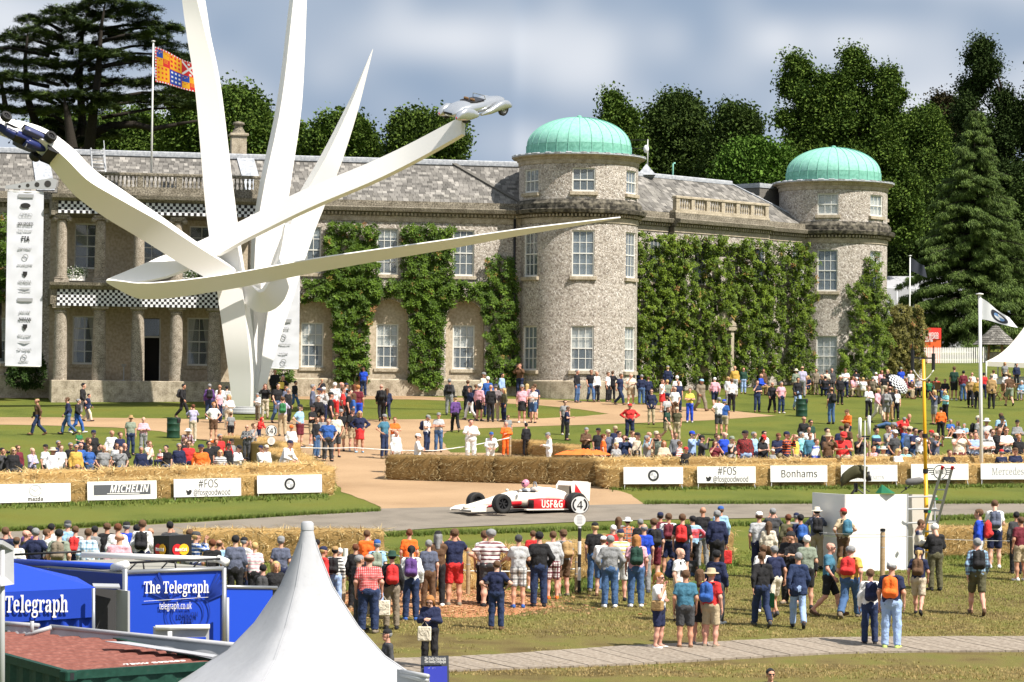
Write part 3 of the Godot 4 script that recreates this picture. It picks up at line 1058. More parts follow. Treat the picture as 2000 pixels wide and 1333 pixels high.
	wall("wing_projection",flat_map(pb),b0,b1,9.3,10.3,[],M.flint)
	var cheek:=mb()
	for e in [b0,b1]:
		var q:=[wing_wall*V3(e,9.3,0),wing_wall*V3(e,9.3,0.45),wing_wall*V3(e,10.3,0.45),wing_wall*V3(e,10.3,0)]
		facing(cheek,q,wing_wall*V3((b0+b1)/2,9.8,0))
	quad(cheek,wing_wall*V3(b0,9.3,0.45),wing_wall*V3(b1,9.3,0.45),wing_wall*V3(b1,9.3,0),wing_wall*V3(b0,9.3,0))
	here(obj("wing_cheek",cheek,M.old_stone,mansion),mansion)
	cornice(wing_wall,b0,b1,0.45)
	run("balustrade_plinth",wing_wall,b0+0.02,b1-0.02,[[0.1,10.75],[0.55,10.75],[0.53,11.18],[0.1,11.18]],M.pale_stone)
	balustrade(Transform3D(wing_wall.basis,wing_wall*V3(0,0,0.38)),b0+0.1,b1-0.1,11.185,6,true)
	var rw:=Transform3D(Basis(wing_wall.basis.x,(Vector3.UP*slope.y-wing_wall.basis.z*slope.x).normalized(),(wing_wall.basis.z*slope.y+Vector3.UP*slope.x).normalized()),wing_wall*V3(0,11.06,-0.35))
	var d2:=mb()
	var hip_u:=3.2
	quad(d2,rw*V3(0,0,0),rw*V3(0,len,0),rw*V3(20.9-hip_u,len,0),rw*V3(20.9,0,0))
	quad(d2,rw*V3(20.9-hip_u,len,0),rw*V3(0,len,0),wing_wall*V3(0,11.0,-9.0),wing_wall*V3(20.9,11.0,-9.0))
	tri(d2,rw*V3(20.9,0,0),rw*V3(20.9-hip_u,len,0),wing_wall*V3(20.9,11.0,-9.0))
	var roof2:=obj("wing_roof",d2,M.under_slate,mansion)
	roof2.position=-mansion.position
	slates(roof2,rw,0.0,20.9,len-0.25,func(f: float)->Vector2: return Vector2(0,f*hip_u),0.42,0.36)
	var cap2:=mb()
	box(cap2,Transform3D(wing_wall.basis,wing_wall*V3((20.9-hip_u)/2,13.6,-4.25)),V3(20.9-hip_u,0.3,0.5),0.05)
	bar(cap2,rw*V3(20.9,0.0,0.04),rw*V3(20.9-hip_u,len,0.04),0.12,0.12,rw.basis.z)
	obj("lead_ridge",cap2,M.lead,roof2)
	var lk:=mb()
	box(lk,Transform3D(wing_wall.basis,wing_wall*V3(21.6,12.2,-5.2)),V3(3.4,2.6,3.0))
	here(obj("linking_roof",lk,M.slate1,mansion),mansion)
	var lkc:=mb()
	box(lkc,Transform3D(wing_wall.basis,wing_wall*V3(21.6,13.62,-5.2)),V3(3.5,0.28,3.1))
	here(obj("lead_ridge",lkc,M.lead,mansion),mansion)
	var vt:=mb()
	lathe(vt,[[0.75,13.6],[0.0,14.3]],4,Transform3D(wing_wall.basis,V3(wing_wall.origin.x,0,wing_wall.origin.z)+wing_wall.basis*V3(9.9,0,-4.2)))
	here(obj("pyramid_vent",vt,M.lead,mansion),mansion)
	var pp:=mb(true)
	var pole:=wing_wall*V3(10.0,14.2,-4.2)
	tube(pp,pole,pole+V3(0,1.55,0),0.04,0.03,6)
	ball(pp,pole+V3(-0.1,0.95,0.2),V3(0.17,0.25,0.17))
	here(obj("camera_pole",pp,M.white_plastic,mansion),mansion)
	var ae:=mb()
	for k in 2:
		bar(ae,pole+V3(-1.3,1.5-0.5*k,0),pole+V3(0.1,1.5-0.5*k,0),0.03,0.03)
		for i in 9:
			bar(ae,pole+V3(-1.3+0.16*i,1.5-0.5*k,-0.25),pole+V3(-1.3+0.16*i,1.5-0.5*k,0.25),0.02,0.02)
	here(obj("roof_aerial",ae,M.black_iron,mansion),mansion)
	var sp:=mb(true)
	var q0:=wing_wall*V3(12.3,13.6,-4.2)
	tube(sp,q0,q0+V3(0,0.85,0),0.05,0.05,6)
	tube(sp,q0+V3(0,0.85,0),q0+V3(0.15,0.9,0),0.05,0.05,6)
	here(obj("vent_pipe",sp,M.verdigris,mansion),mansion)
	var du:=on_plane(wing_wall,1399,700,0.3).x
	var dr:=mb()
	for s in [-1,1]:
		box(dr,Transform3D(wing_wall.basis,wing_wall*V3(du+s*1.0,2.6,0.4)),V3(0.28,3.6,0.6))
	box(dr,Transform3D(wing_wall.basis,wing_wall*V3(du,4.5,0.4)),V3(2.6,0.22,0.8))
	here(obj("door_surround",dr,M.pale_stone,mansion),mansion)
	var pe:=mb()
	prism(pe,poly2([-1.45,4.65,1.45,4.65,0,5.55]),0.0,0.8,Transform3D(wing_wall.basis,wing_wall*V3(du,0,0)))
	here(obj("door_pediment",pe,M.pale_stone,mansion),mansion)
	var g0:=at(1722,745,172.0)
	var g1:=at(1803,745,176.0)
	var gd:=(g1-g0)
	gd.y=0
	var gt:=Transform3D(Basis(gd.normalized(),Vector3.UP,gd.normalized().cross(Vector3.UP)),V3(g0.x,0,g0.z))
	var gw:=wall("court_wall",flat_map(gt),-0.6,gd.length(),0.0,5.4,[],M.flint)
	gw.set_meta("label","low flint court wall beside the far tower")
	var gb:=mb()
	box(gb,Transform3D(gt.basis,gt*V3(gd.length()/2,2.7,-0.45)),V3(gd.length()+0.02,5.4,0.88))
	here(obj("court_wall_core",gb,M.flint,mansion),mansion)
func arch(t:Transform3D,ua:float)->void:
	var r:=1.08
	var spring:=4.55
	var top:=5.63
	var n:=16
	var sp:=mb()
	var so:=mb(true)
	for i in n:
		var a:=PI-PI*i/n
		var b:=PI-PI*(i+1)/n
		var p:=Vector2(ua+cos(a)*r,spring+sin(a)*r)
		var q:=Vector2(ua+cos(b)*r,spring+sin(b)*r)
		quad_uv(sp,t*V3(p.x,p.y,0.0),t*V3(p.x,top,0.0),t*V3(q.x,top,0.0),t*V3(q.x,q.y,0.0),p,Vector2(p.x,top),Vector2(q.x,top),q)
		quad(so,t*V3(p.x,p.y,0.0),t*V3(q.x,q.y,0.0),t*V3(q.x,q.y,-0.4),t*V3(p.x,p.y,-0.4))
	here(obj("arch_spandrel",sp,M.flint,mansion),mansion)
	for s in [-1,1]:
		var e:=[t*V3(ua+s*r,0.6,0),t*V3(ua+s*r,spring,0),t*V3(ua+s*r,spring,-0.4),t*V3(ua+s*r,0.6,-0.4)]
		var toward:=t*V3(ua+s*9.0,2.0,-0.2)
		facing(so,e,toward)
	here(obj("arch_soffit",so,M.ashlar,mansion),mansion)
	var rt:=Transform3D(t.basis,t*V3(0,0,-0.4))
	wall("arch_panel",flat_map(rt),ua-r-0.1,ua+r+0.1,0.6,top+0.1,[Rect2(ua-0.62,1.85,1.24,2.45)],M.ashlar,0.0,0.2)
	window(flat_map(rt),ua,1.85,4.3,1.24,3,4,0.1,"blind")
func chimney(t:Transform3D,u:float,y0:float,y1:float,w:float,capped:bool)->void:
	var st:=mb()
	box(st,Transform3D(t.basis,t*V3(u,(y0+y1)/2,-6.2)),V3(w,y1-y0,w))
	box(st,Transform3D(t.basis,t*V3(u,y1+0.06,-6.2)),V3(w+0.2,0.16,w+0.2),0.03)
	var c:=here(obj("chimney",st,M.pale_stone,mansion),mansion)
	if capped:
		var p:=mb(true)
		lathe(p,[[w*0.5,y1+0.14],[w*0.32,y1+0.4],[0.24,y1+0.45],[0.24,y1+0.62],[0.36,y1+0.66],[0.3,y1+0.78],[0.0,y1+0.86]],12,Transform3D(Basis(),V3((t*V3(u,0,-6.2)).x,0,(t*V3(u,0,-6.2)).z)))
		obj("chimney_cowl",p,M.old_stone,c)
func checker_tex(nx:int,ny:int)->ImageTexture:
	var im:=Image.create(nx*8,ny*8,false,Image.FORMAT_RGB8)
	im.fill(lin(0.70,0.72,0.75))
	for i in nx:
		for j in ny:
			if (i+j)%2==0:
				im.fill_rect(Rect2i(i*8,j*8,8,8),lin(0.02,0.018,0.02))
	return ImageTexture.create_from_image(im)
func checker_cloth(t:Transform3D,u0:float,u1:float,v0:float,v1:float,w:float,rows:int,label:String)->void:
	var cols:=int(round((u1-u0)/((v1-v0)/rows)))
	var m:=plain(Color.WHITE,0.8)
	m.albedo_texture=checker_tex(cols,rows)
	m.texture_filter=BaseMaterial3D.TEXTURE_FILTER_NEAREST
	var root:=thing("checkered_cloth",label,"banner cloth",t*V3((u0+u1)/2,v0,w))
	var st:=mb()
	var p:=[t*V3(u0,v0,w),t*V3(u0,v1,w),t*V3(u1,v1,w),t*V3(u1,v0,w)]
	quad_uv(st,p[0],p[1],p[2],p[3],Vector2(0,1),Vector2(0,0),Vector2(1,0),Vector2(1,1))
	here(obj("cloth",st,m,root),root)
	var bk:=mb()
	box(bk,Transform3D(t.basis,t*V3((u0+u1)/2,(v0+v1)/2,w-0.03)),V3(u1-u0,v1-v0,0.05))
	here(obj("backing",bk,M.white_plastic,root),root)
func portico(pl:float,pr:float)->void:
	var t:=main_wall
	var w:=3.3
	var c0:=on_plane(t,117,680,w-0.5).x
	var c5:=on_plane(t,418,680,w-0.5).x
	var step:=(c5-c0)/4.0
	var st:=mb()
	box(st,Transform3D(t.basis,t*V3((pl+pr)/2,0.0,w/2)),V3(pr-pl,1.94,w+0.2),0.03)
	here(obj("portico_platform",st,M.pale_stone,mansion),mansion)
	var map:=flat_map(t)
	var holes:=[]
	for px in [165.0,389.0]:
		var u:=on_plane(t,px,660).x
		holes.append(Rect2(u-0.66,1.85,1.32,2.6))
		window(map,u,1.85,4.45,1.32,2,4,0.14,"curtain")
	for px in [170.0,296.0,394.0]:
		var u:=on_plane(t,px,480).x
		holes.append(Rect2(u-0.68,6.98,1.36,2.45))
		window(map,u,6.98,9.43,1.36,2,4,0.14,"dark")
	var ud:=on_plane(t,293,680).x
	holes.append(Rect2(ud-0.56,0.98,1.12,3.4))
	wall("portico_wall",map,pl,pr,0.0,10.3,holes,M.ashlar,0.0,0.3)
	var dr:=mb()
	bx(dr,V3(-0.55,2.35,-0.08),V3(0.55,2.43,0.0))
	bx(dr,V3(-0.56,0,-0.08),V3(-0.5,3.4,0.0))
	bx(dr,V3(0.5,0,-0.08),V3(0.56,3.4,0.0))
	var door:=obj("door_frame",dr,M.white_frame,mansion)
	door.transform=Transform3D(t.basis,t*V3(ud,0.98,-0.12)-mansion.position)
	var leaf:=mb()
	bx(leaf,V3(-0.05,0.02,-1.1),V3(0.0,2.3,-0.06))
	var lf:=obj("door",leaf,M.black_iron,door)
	lf.position=V3(-0.46,0,0)
	var kn:=mb(true)
	ball(kn,V3(0.03,1.0,-0.95),V3(0.04,0.04,0.04),8,5)
	obj("handle",kn,M.steel,lf)
	var rm:=mb()
	bx(rm,V3(-0.6,-0.02,-1.6),V3(0.6,3.4,-1.55))
	obj("hall",rm,M.dark_room,door)
	var fl:=mb()
	bx(fl,V3(-0.5,2.45,-0.05),V3(0.5,3.36,-0.045))
	obj("fanlight",fl,M.glass,door)
	for lv in [[5.72,6.12,0.12],[9.72,10.25,0.0]]:
		var s:=mb()
		box(s,Transform3D(t.basis,t*V3((pl+pr)/2,(lv[0]+lv[1])/2,w/2-0.1)),V3(pr-pl-0.2,lv[1]-lv[0],w-0.25))
		here(obj("portico_floor",s,M.old_stone,mansion),mansion)
	run("portico_ledge",t,pl-0.15,pr+0.15,[[w-0.5,5.76],[w+0.1,5.76],[w+0.32,5.95],[w+0.36,6.1],[w-0.5,6.14]],M.old_stone)
	run("portico_beam",t,pl,pr,[[w-0.75,4.86],[w-0.02,4.86],[w-0.02,5.76],[w-0.75,5.76]],M.old_stone)
	run("portico_beam",t,pl,pr,[[w-0.75,9.72],[w-0.02,9.72],[w-0.02,10.40],[w-0.75,10.40]],M.old_stone)
	run("portico_cornice",t,pl-0.1,pr+0.1,[[-0.05,10.41],[w+0.05,10.41],[w+0.4,10.55],[w+0.45,10.74],[-0.05,10.78]],M.old_stone)
	run("portico_parapet",t,pl+0.2,pr-0.2,[[w-0.5,10.76],[w+0.02,10.76],[w,11.12],[w-0.5,11.12]],M.old_stone)
	balustrade(Transform3D(t.basis,t*V3(0,0,w-0.25)),pl+0.25,pr-0.25,11.125,5,false)
	for e in [pl,pr]:
		var sd:=mb()
		box(sd,Transform3D(t.basis,t*V3(e,10.1,w/2)),V3(0.2,0.9,w))
		here(obj("portico_return",sd,M.old_stone,mansion),mansion)
		sd=mb()
		box(sd,Transform3D(t.basis,t*V3(e,5.4,w/2)),V3(0.2,0.9,w))
		here(obj("portico_return",sd,M.old_stone,mansion),mansion)
	for i in 6:
		var u:=c0+step*i
		var p:=t*V3(u,0,w-0.5)
		var base:=Transform3D(Basis(),V3(p.x,0,p.z))
		var s:=mb(true)
		lathe(s,[[0.37,0.97],[0.37,1.6],[0.36,2.6],[0.335,3.8],[0.305,4.52]],24,base)
		var col:=here(obj("column",s,M.column_stone,mansion),mansion)
		var cp:=mb()
		lathe(cp,[[0.31,4.52],[0.34,4.54],[0.34,4.6],[0.31,4.62],[0.31,4.68],[0.42,4.76]],24,base)
		box(cp,Transform3D(t.basis,p+V3(0,4.81,0)),V3(0.9,0.1,0.9))
		obj("capital",cp,M.column_stone,col)
		s=mb(true)
		lathe(s,[[0.30,6.42],[0.30,7.2],[0.285,8.3],[0.255,9.38]],24,base)
		var up:=here(obj("upper_column",s,M.column_stone,mansion),mansion)
		var bs:=mb()
		box(bs,Transform3D(t.basis,p+V3(0,6.2,0)),V3(0.76,0.16,0.76))
		lathe(bs,[[0.40,6.28],[0.42,6.33],[0.34,6.37],[0.36,6.42],[0.30,6.44]],24,base)
		obj("column_base",bs,M.column_stone,up)
		var vo:=mb(true)
		for s2 in [-1,1]:
			for f in [-1,1]:
				var vp:=t.basis*V3(s2*0.36,0,f*0.25)
				tube(vo,p+V3(0,9.45,0)+vp-t.basis.z*0.06,p+V3(0,9.45,0)+vp+t.basis.z*0.06,0.14,0.14,14)
				tube(vo,p+V3(0,9.45,0)+vp,p+V3(0,9.45,0)+vp+t.basis.z*0.1*f,0.05,0.05,8)
		vo.set_smooth_group(0xFFFFFFFF)
		box(vo,Transform3D(t.basis,p+V3(0,9.52,0)),V3(0.74,0.12,0.56))
		box(vo,Transform3D(t.basis,p+V3(0,9.63,0)),V3(0.78,0.1,0.78))
		obj("scroll_capital",vo,M.column_stone,up)
	checker_cloth(t,pl+0.25,pr+0.02,4.88,5.74,w+0.03,6,"black and white checkered cloth strip above the lower columns")
	checker_cloth(t,pl+0.25,pr+0.02,9.75,10.38,w+0.03,4,"black and white checkered cloth strip above the upper columns")
	checker_cloth(t,c0+step*3-0.2,c0+step*3.75,6.2,6.95,w-1.2,6,"black and white checkered cloth draped on the balcony between upper columns")
func leaf_blade(st:SurfaceTool,base:Vector3,dir:Vector3,up:Vector3,length:float,wide:float)->void:
	var d:=dir.normalized()
	var s:=d.cross(up).normalized()*wide*0.5
	var n:=s.cross(d).normalized()
	var mid:=base+d*length*0.5
	var tip:=base+d*length-n*length*0.12
	var a:=mid+s+n*wide*0.16
	var b:=mid-s+n*wide*0.16
	tri(st,base,a,mid)
	tri(st,mid,a,tip)
	tri(st,base,mid,b)
	tri(st,mid,tip,b)
func rosette_mesh(leaves:int,length:float,wide:float)->ArrayMesh:
	var st:=mb()
	for i in leaves:
		var a:=TAU*i/leaves+rng.randf_range(-0.3,0.3)
		var tilt:=rng.randf_range(-0.25,0.75)
		var d:=V3(cos(a)*cos(tilt),sin(a)*cos(tilt),sin(tilt))
		leaf_blade(st,d*0.02,d,V3(0,0,1),length*rng.randf_range(0.75,1.15),wide*rng.randf_range(0.85,1.15))
	return seal(st)
func sprig_mesh(leaves:int,spread:float,length:float,wide:float)->ArrayMesh:
	var st:=mb()
	for i in leaves:
		var p:=V3(rng.randfn(0,1),rng.randfn(0,1),rng.randfn(0,1))*spread*0.5
		var d:=V3(rng.randfn(0,1),rng.randfn(0,0.6)-0.2,rng.randfn(0,1)).normalized()
		leaf_blade(st,p,d,V3(rng.randfn(0,0.5),1,rng.randfn(0,0.5)),length*rng.randf_range(0.7,1.3),wide*rng.randf_range(0.7,1.2))
	return seal(st)
func needle_mesh(n:int,reach:float,droop:float)->ArrayMesh:
	var st:=mb()
	for i in n:
		var a:=TAU*i/n+rng.randf_range(-0.35,0.35)
		var r:=reach*rng.randf_range(0.55,1.1)
		var d:=V3(cos(a),0,sin(a))
		var s:=d.cross(Vector3.UP)*reach*0.075
		var o:=V3(rng.randfn(0,0.12),rng.randfn(0,0.09),rng.randfn(0,0.12))*reach
		var e:=o+d*r+V3(0,-droop*r+rng.randf_range(-0.1,0.14)*reach,0)
		tri(st,o-s,o+s,e)
		var m:=o.lerp(e,0.5)
		tri(st,m,m+d.rotated(Vector3.UP,0.8)*r*0.35,m+s*0.9)
		tri(st,m,m-s*0.9,m+d.rotated(Vector3.UP,-0.8)*r*0.35)
	return seal(st)
func random_turn()->Basis:
	return Basis(V3(rng.randfn(0,1),rng.randfn(0,1),rng.randfn(0,1)).normalized(),rng.randf()*TAU)
func tint(a:Color,b:Color,t:float)->Color:
	var c:=a.lerp(b,clampf(t,0.0,1.0))*rng.randf_range(0.72,1.25)
	c.a=1.0
	return c
func climber(called:String,label:String,category:String,t:Transform3D,polys:Array,avoid:Array,per_m2:float,thick:float,dark:Color,light:Color,odd:Color,stems:Array,group:="")->void:
	var root:=thing(called,label,category,t*on_plane(t,polys[0][0],polys[0][1])*V3(1,0,1),0.0,group)
	var mesh:=rosette_mesh(8,0.175,0.07)
	var places:=[]
	var colours:=[]
	var lump:=noise(called.length()*7+int(polys[0][0]),0.75,FastNoiseLite.TYPE_SIMPLEX_SMOOTH,3)
	var uv:=func(p:Array)->PackedVector2Array:
		var out:=PackedVector2Array()
		for i in range(0,p.size(),2):
			var q:=on_plane(t,p[i],p[i+1],thick*0.5)
			out.append(Vector2(q.x,q.y))
		return out
	var no:=[]
	for a in avoid:
		no.append(uv.call(a))
	for p in polys:
		var poly:PackedVector2Array=uv.call(p)
		var lo:=poly[0]
		var hi:=poly[0]
		for q in poly:
			lo=lo.min(q)
			hi=hi.max(q)
		var n:=int((hi.x-lo.x)*(hi.y-lo.y)*per_m2*1.65)
		for i in n:
			var q:=Vector2(rng.randf_range(lo.x,hi.x),rng.randf_range(lo.y,hi.y))
			var e:=q+Vector2(rng.randfn(0,0.035),rng.randfn(0,0.035))
			if not Geometry2D.is_point_in_polygon(q,poly):
				continue
			var bad:=false
			for a in no:
				if Geometry2D.is_point_in_polygon(q,a):
					bad=true
			if bad:
				continue
			var k:=lump.get_noise_2dv(q*1.6)*0.5+0.5
			if k<0.30 and rng.randf()<0.45:
				continue
			var w:=thick*(0.12+0.88*smoothstep(0.25,0.75,k))*(0.5+0.5*sqrt(rng.randf()))
			var z:=(t.basis.z+V3(0,0.55,0)+V3(rng.randfn(0,0.42),rng.randfn(0,0.35),rng.randfn(0,0.42))).normalized()
			var x:=Vector3.UP.cross(z).normalized()
			var b:=Basis(x,z.cross(x),z)*Basis(Vector3.BACK,rng.randf()*TAU)
			places.append(Transform3D(b*Basis.from_scale(Vector3.ONE*rng.randf_range(0.75,1.3)),t*V3(e.x,e.y,w+0.05)-root.position))
			var c:=tint(dark,light,rng.randf()*0.6+k*0.45-0.1)
			if rng.randf()<0.022:
				c=tint(odd,light,rng.randf()*0.4)
			colours.append(c)
	scatter("foliage",mesh,M.leaf,places,colours,root)
	for s in stems:
		var st:=mb(true)
		var pts:=[]
		var rad:=[]
		for i in range(0,s.size(),2):
			pts.append(t*on_plane(t,s[i],s[i+1],0.12)-root.position+V3(rng.randfn(0,0.03),0,0))
			rad.append(0.075-0.045*i/s.size())
		path_tube(st,pts,rad,6)
		obj("stem",st,M.bark,root)
func make_climbers()->void:
	var dark:=Color(0.018,0.046,0.007)
	var light:=Color(0.125,0.205,0.020)
	var odd:=Color(0.26,0.13,0.05)
	var t:=main_wall
	climber("magnolia_climber","clipped magnolia climbing the wall between the tall banner and middle arch","climbing plant",t,[[638,437,738,440,738,500,740,560,738,600,640,600,632,520],[590,548,770,548,770,580,590,590],[648,588,730,588,720,660,718,748,655,748,652,640]],[[606,640,606,600,648,600,650,700,606,700],[724,760,724,625,732,604,745,592,760,587,790,596,797,760]],46,0.55,dark,light,odd,[[690,755,685,640,675,500],[686,650,720,560,725,480],[684,640,655,560]],"magnolias trained on the front wall")
	climber("magnolia_climber","tall magnolia climbing the wall between the two right hand arches","climbing plant",t,[[785,440,887,443,885,500,884,600,788,600,786,520],[770,550,940,552,940,585,770,580],[795,585,885,590,866,640,862,758,830,765,800,745,800,640]],[[724,760,724,625,732,604,745,592,760,587,775,592,789,604,797,625,797,760],[871,760,871,630,880,607,893,595,908,590,930,599,945,630,945,760]],46,0.55,dark,light,odd,[[832,765,834,650,830,480],[834,660,862,560,868,470],[834,650,800,560]],"magnolias trained on the front wall")
	climber("magnolia_climber","shorter straggling magnolia in the corner beside the near tower","climbing plant",t,[[945,512,962,498,1000,505,1012,560,1012,755,950,755,948,640,935,575,950,545],[930,552,960,552,960,590,930,590]],[[871,760,871,630,880,607,893,595,908,590,930,599,945,630,945,760]],40,0.6,dark,light,odd,[[985,760,980,640,970,520],[982,660,1000,560]],"magnolias trained on the front wall")
	var w:=Transform3D(wing_wall.basis,wing_wall*V3(0,0,0.25))
	var warm:=Color(0.165,0.235,0.018)
	climber("magnolia_wall","dense magnolia covering the whole wing wall between the two towers","climbing plant",w,[[1240,458,1262,455,1272,462,1272,560,1240,580],[1280,460,1358,463,1360,580,1278,580],[1375,463,1428,466,1430,566,1375,560],[1442,468,1484,472,1486,570,1442,560],[1497,473,1530,475,1530,580,1497,580],[1545,477,1580,478,1590,500,1588,580,1545,580],[1240,566,1340,572,1420,558,1532,562,1532,640,1240,640],[1545,578,1590,578,1590,640,1545,640],[1240,638,1275,638,1272,755,1240,762],[1284,638,1362,638,1360,748,1284,757],[1374,638,1420,638,1418,748,1372,752],[1437,638,1484,638,1482,746,1440,748],[1495,638,1526,638,1524,742,1496,744],[1545,638,1588,638,1587,742,1540,742]],[[1421,640,1423,622,1430,612,1442,622,1436,750,1421,750],[1360,660,1376,660,1378,750,1358,750]],46,1.05,dark,warm,odd,[[1300,760,1296,640,1300,520],[1400,755,1398,600,1405,480],[1480,750,1476,600,1470,490],[1560,745,1562,600,1560,490],[1340,755,1336,600,1330,480]])
	var tw:=Transform3D(Basis(Vector3.UP,deg_to_rad(28.0)),T2+V3(sin(deg_to_rad(28.0)),0,cos(deg_to_rad(28.0)))*(TR-0.25))
	climber("magnolia_shrub","loose magnolia leaning up the right side of the far tower","shrub",tw,[[1694,505,1716,492,1722,560,1738,585,1742,640,1736,700,1722,740,1636,740,1642,690,1660,660,1664,590,1652,565,1682,548]],[],42,0.9,dark,warm,odd,[[1690,745,1692,640,1700,520],[1688,690,1660,620],[1692,650,1722,580]])
	var g0:=at(1722,745,172.0)
	var g1:=at(1803,745,176.0)
	var gd:=V3(g1.x-g0.x,0,g1.z-g0.z).normalized()
	var gt:=Transform3D(Basis(gd,Vector3.UP,gd.cross(Vector3.UP)),V3(g0.x,0,g0.z))
	climber("clipped_climber","dense bronze green climber clipped square on the low court wall","climbing plant",gt,[[1734,598,1798,600,1807,640,1805,700,1792,738,1734,742]],[],60,0.6,Color(0.05,0.055,0.012),Color(0.19,0.17,0.04),Color(0.30,0.12,0.05),[[1765,745,1768,660]])
	climber("bay_bush","dark green bush under the tall banner left of the portico","shrub",Transform3D(t.basis,t*V3(0,0,0.5)),[[14,700,30,690,70,690,86,705,86,755,50,760,14,752]],[],55,0.9,dark,Color(0.05,0.085,0.02),dark,[[50,760,50,715]])
	climber("wall_creeper","green creeper on the wall at the photo's left edge beside the banner","climbing plant",t,[[-30,440,10,415,16,440,16,575,8,590,-30,600]],[],50,0.5,dark,light,odd,[[0,700,2,520]])
	climber("bay_bush","small green bush beside the foot of the second tall banner","shrub",Transform3D(t.basis,t*V3(0,0,0.8)),[[535,705,566,716,572,740,560,752,535,752]],[],60,0.6,dark,light,dark,[[552,755,552,730]])
func limb(root:Node3D,pts:Array,r0:float,r1:float,called:="limb")->void:
	var st:=mb(true)
	var rad:=[]
	for i in pts.size():
		rad.append(lerpf(r0,r1,float(i)/(pts.size()-1)))
	path_tube(st,pts,rad,7)
	obj(called,st,M.bark,root)
var leaf_sprig:ArrayMesh
var needle_spray:ArrayMesh
var needle_hang:ArrayMesh
func broad_tree(label:String,px:float,z:float,top_y:float,wide_px:float,low_y:float,dark:Color,light:Color,n:int,slim:=1.0)->void:
	var b:=at(px,top_y,z)
	var base:=on_ground(b.x,z)
	var tall:=b.y-base.y
	var s:=FOCAL/z
	var rad:=wide_px/s*0.5
	var low:=at(px,low_y,z).y-base.y
	var root:=thing("broadleaf_tree",label,"tree",base,0.0,"trees behind the house")
	limb(root,[Vector3.ZERO,V3(rng.randfn(0,0.2),tall*0.35,0),V3(rng.randfn(0,0.4),tall*0.85,rng.randfn(0,0.4))],0.45,0.08,"trunk")
	var blobs:=[]
	var count:=74
	for i in count:
		var f:=float(i)/count
		var y:=lerpf(low+rad*0.15,tall-rad*0.12,pow(f,0.85))
		var g:=(y-low)/maxf(tall-low,0.1)
		var prof:=sqrt(clampf(1.0-pow(g,1.5*slim),0.0,1.0))*(0.72+0.28*g)
		var a:=rng.randf()*TAU
		var r:=rad*prof*pow(rng.randf(),0.4)*(0.92+0.16*sin(a*3.0+px)+0.1*sin(y*1.9+a))
		var lead:=0.0
		if slim>1.0:
			var which:=i%3
			lead=rad*[-0.42,0.38,0.02][which]
			y=lerpf(low,tall*[1.0,0.93,0.80][which] ,f)
			g=clampf((y-low)/maxf(tall*[1.0,0.93,0.80][which]-low,0.1),0.0,1.0)
			prof=pow(1.0-g,0.6)*0.72+0.06
			r=rad*prof*pow(rng.randf(),0.4)
		blobs.append([V3(lead+cos(a)*r,y,sin(a)*r),rad*rng.randf_range(0.10,0.30)*(0.55+0.45*prof)])
		if i%6==0:
			limb(root,[V3(0,y*0.72,0),blobs[i][0]*V3(0.6,0.93,0.6),blobs[i][0]],0.16,0.03)
	var places:=[]
	var colours:=[]
	for i in int(n*1.7):
		var c:Array=blobs[rng.randi_range(0,count-1)]
		var d:=V3(rng.randfn(0,1),rng.randfn(0,1),rng.randfn(0,1)).normalized()
		var k:=pow(rng.randf(),0.45)*rng.randf_range(0.85,1.18)
		if i%9==0:
			k*=rng.randf_range(1.1,1.7)
		var p:Vector3=c[0]+d*c[1]*k*V3(1.0,0.85,1.0)
		places.append(Transform3D(random_turn()*Basis.from_scale(Vector3.ONE*rng.randf_range(0.7,1.35)),p))
		colours.append(tint(dark,light,rng.randf()))
	scatter("crown",leaf_sprig,M.tree_leaf,places,colours,root)
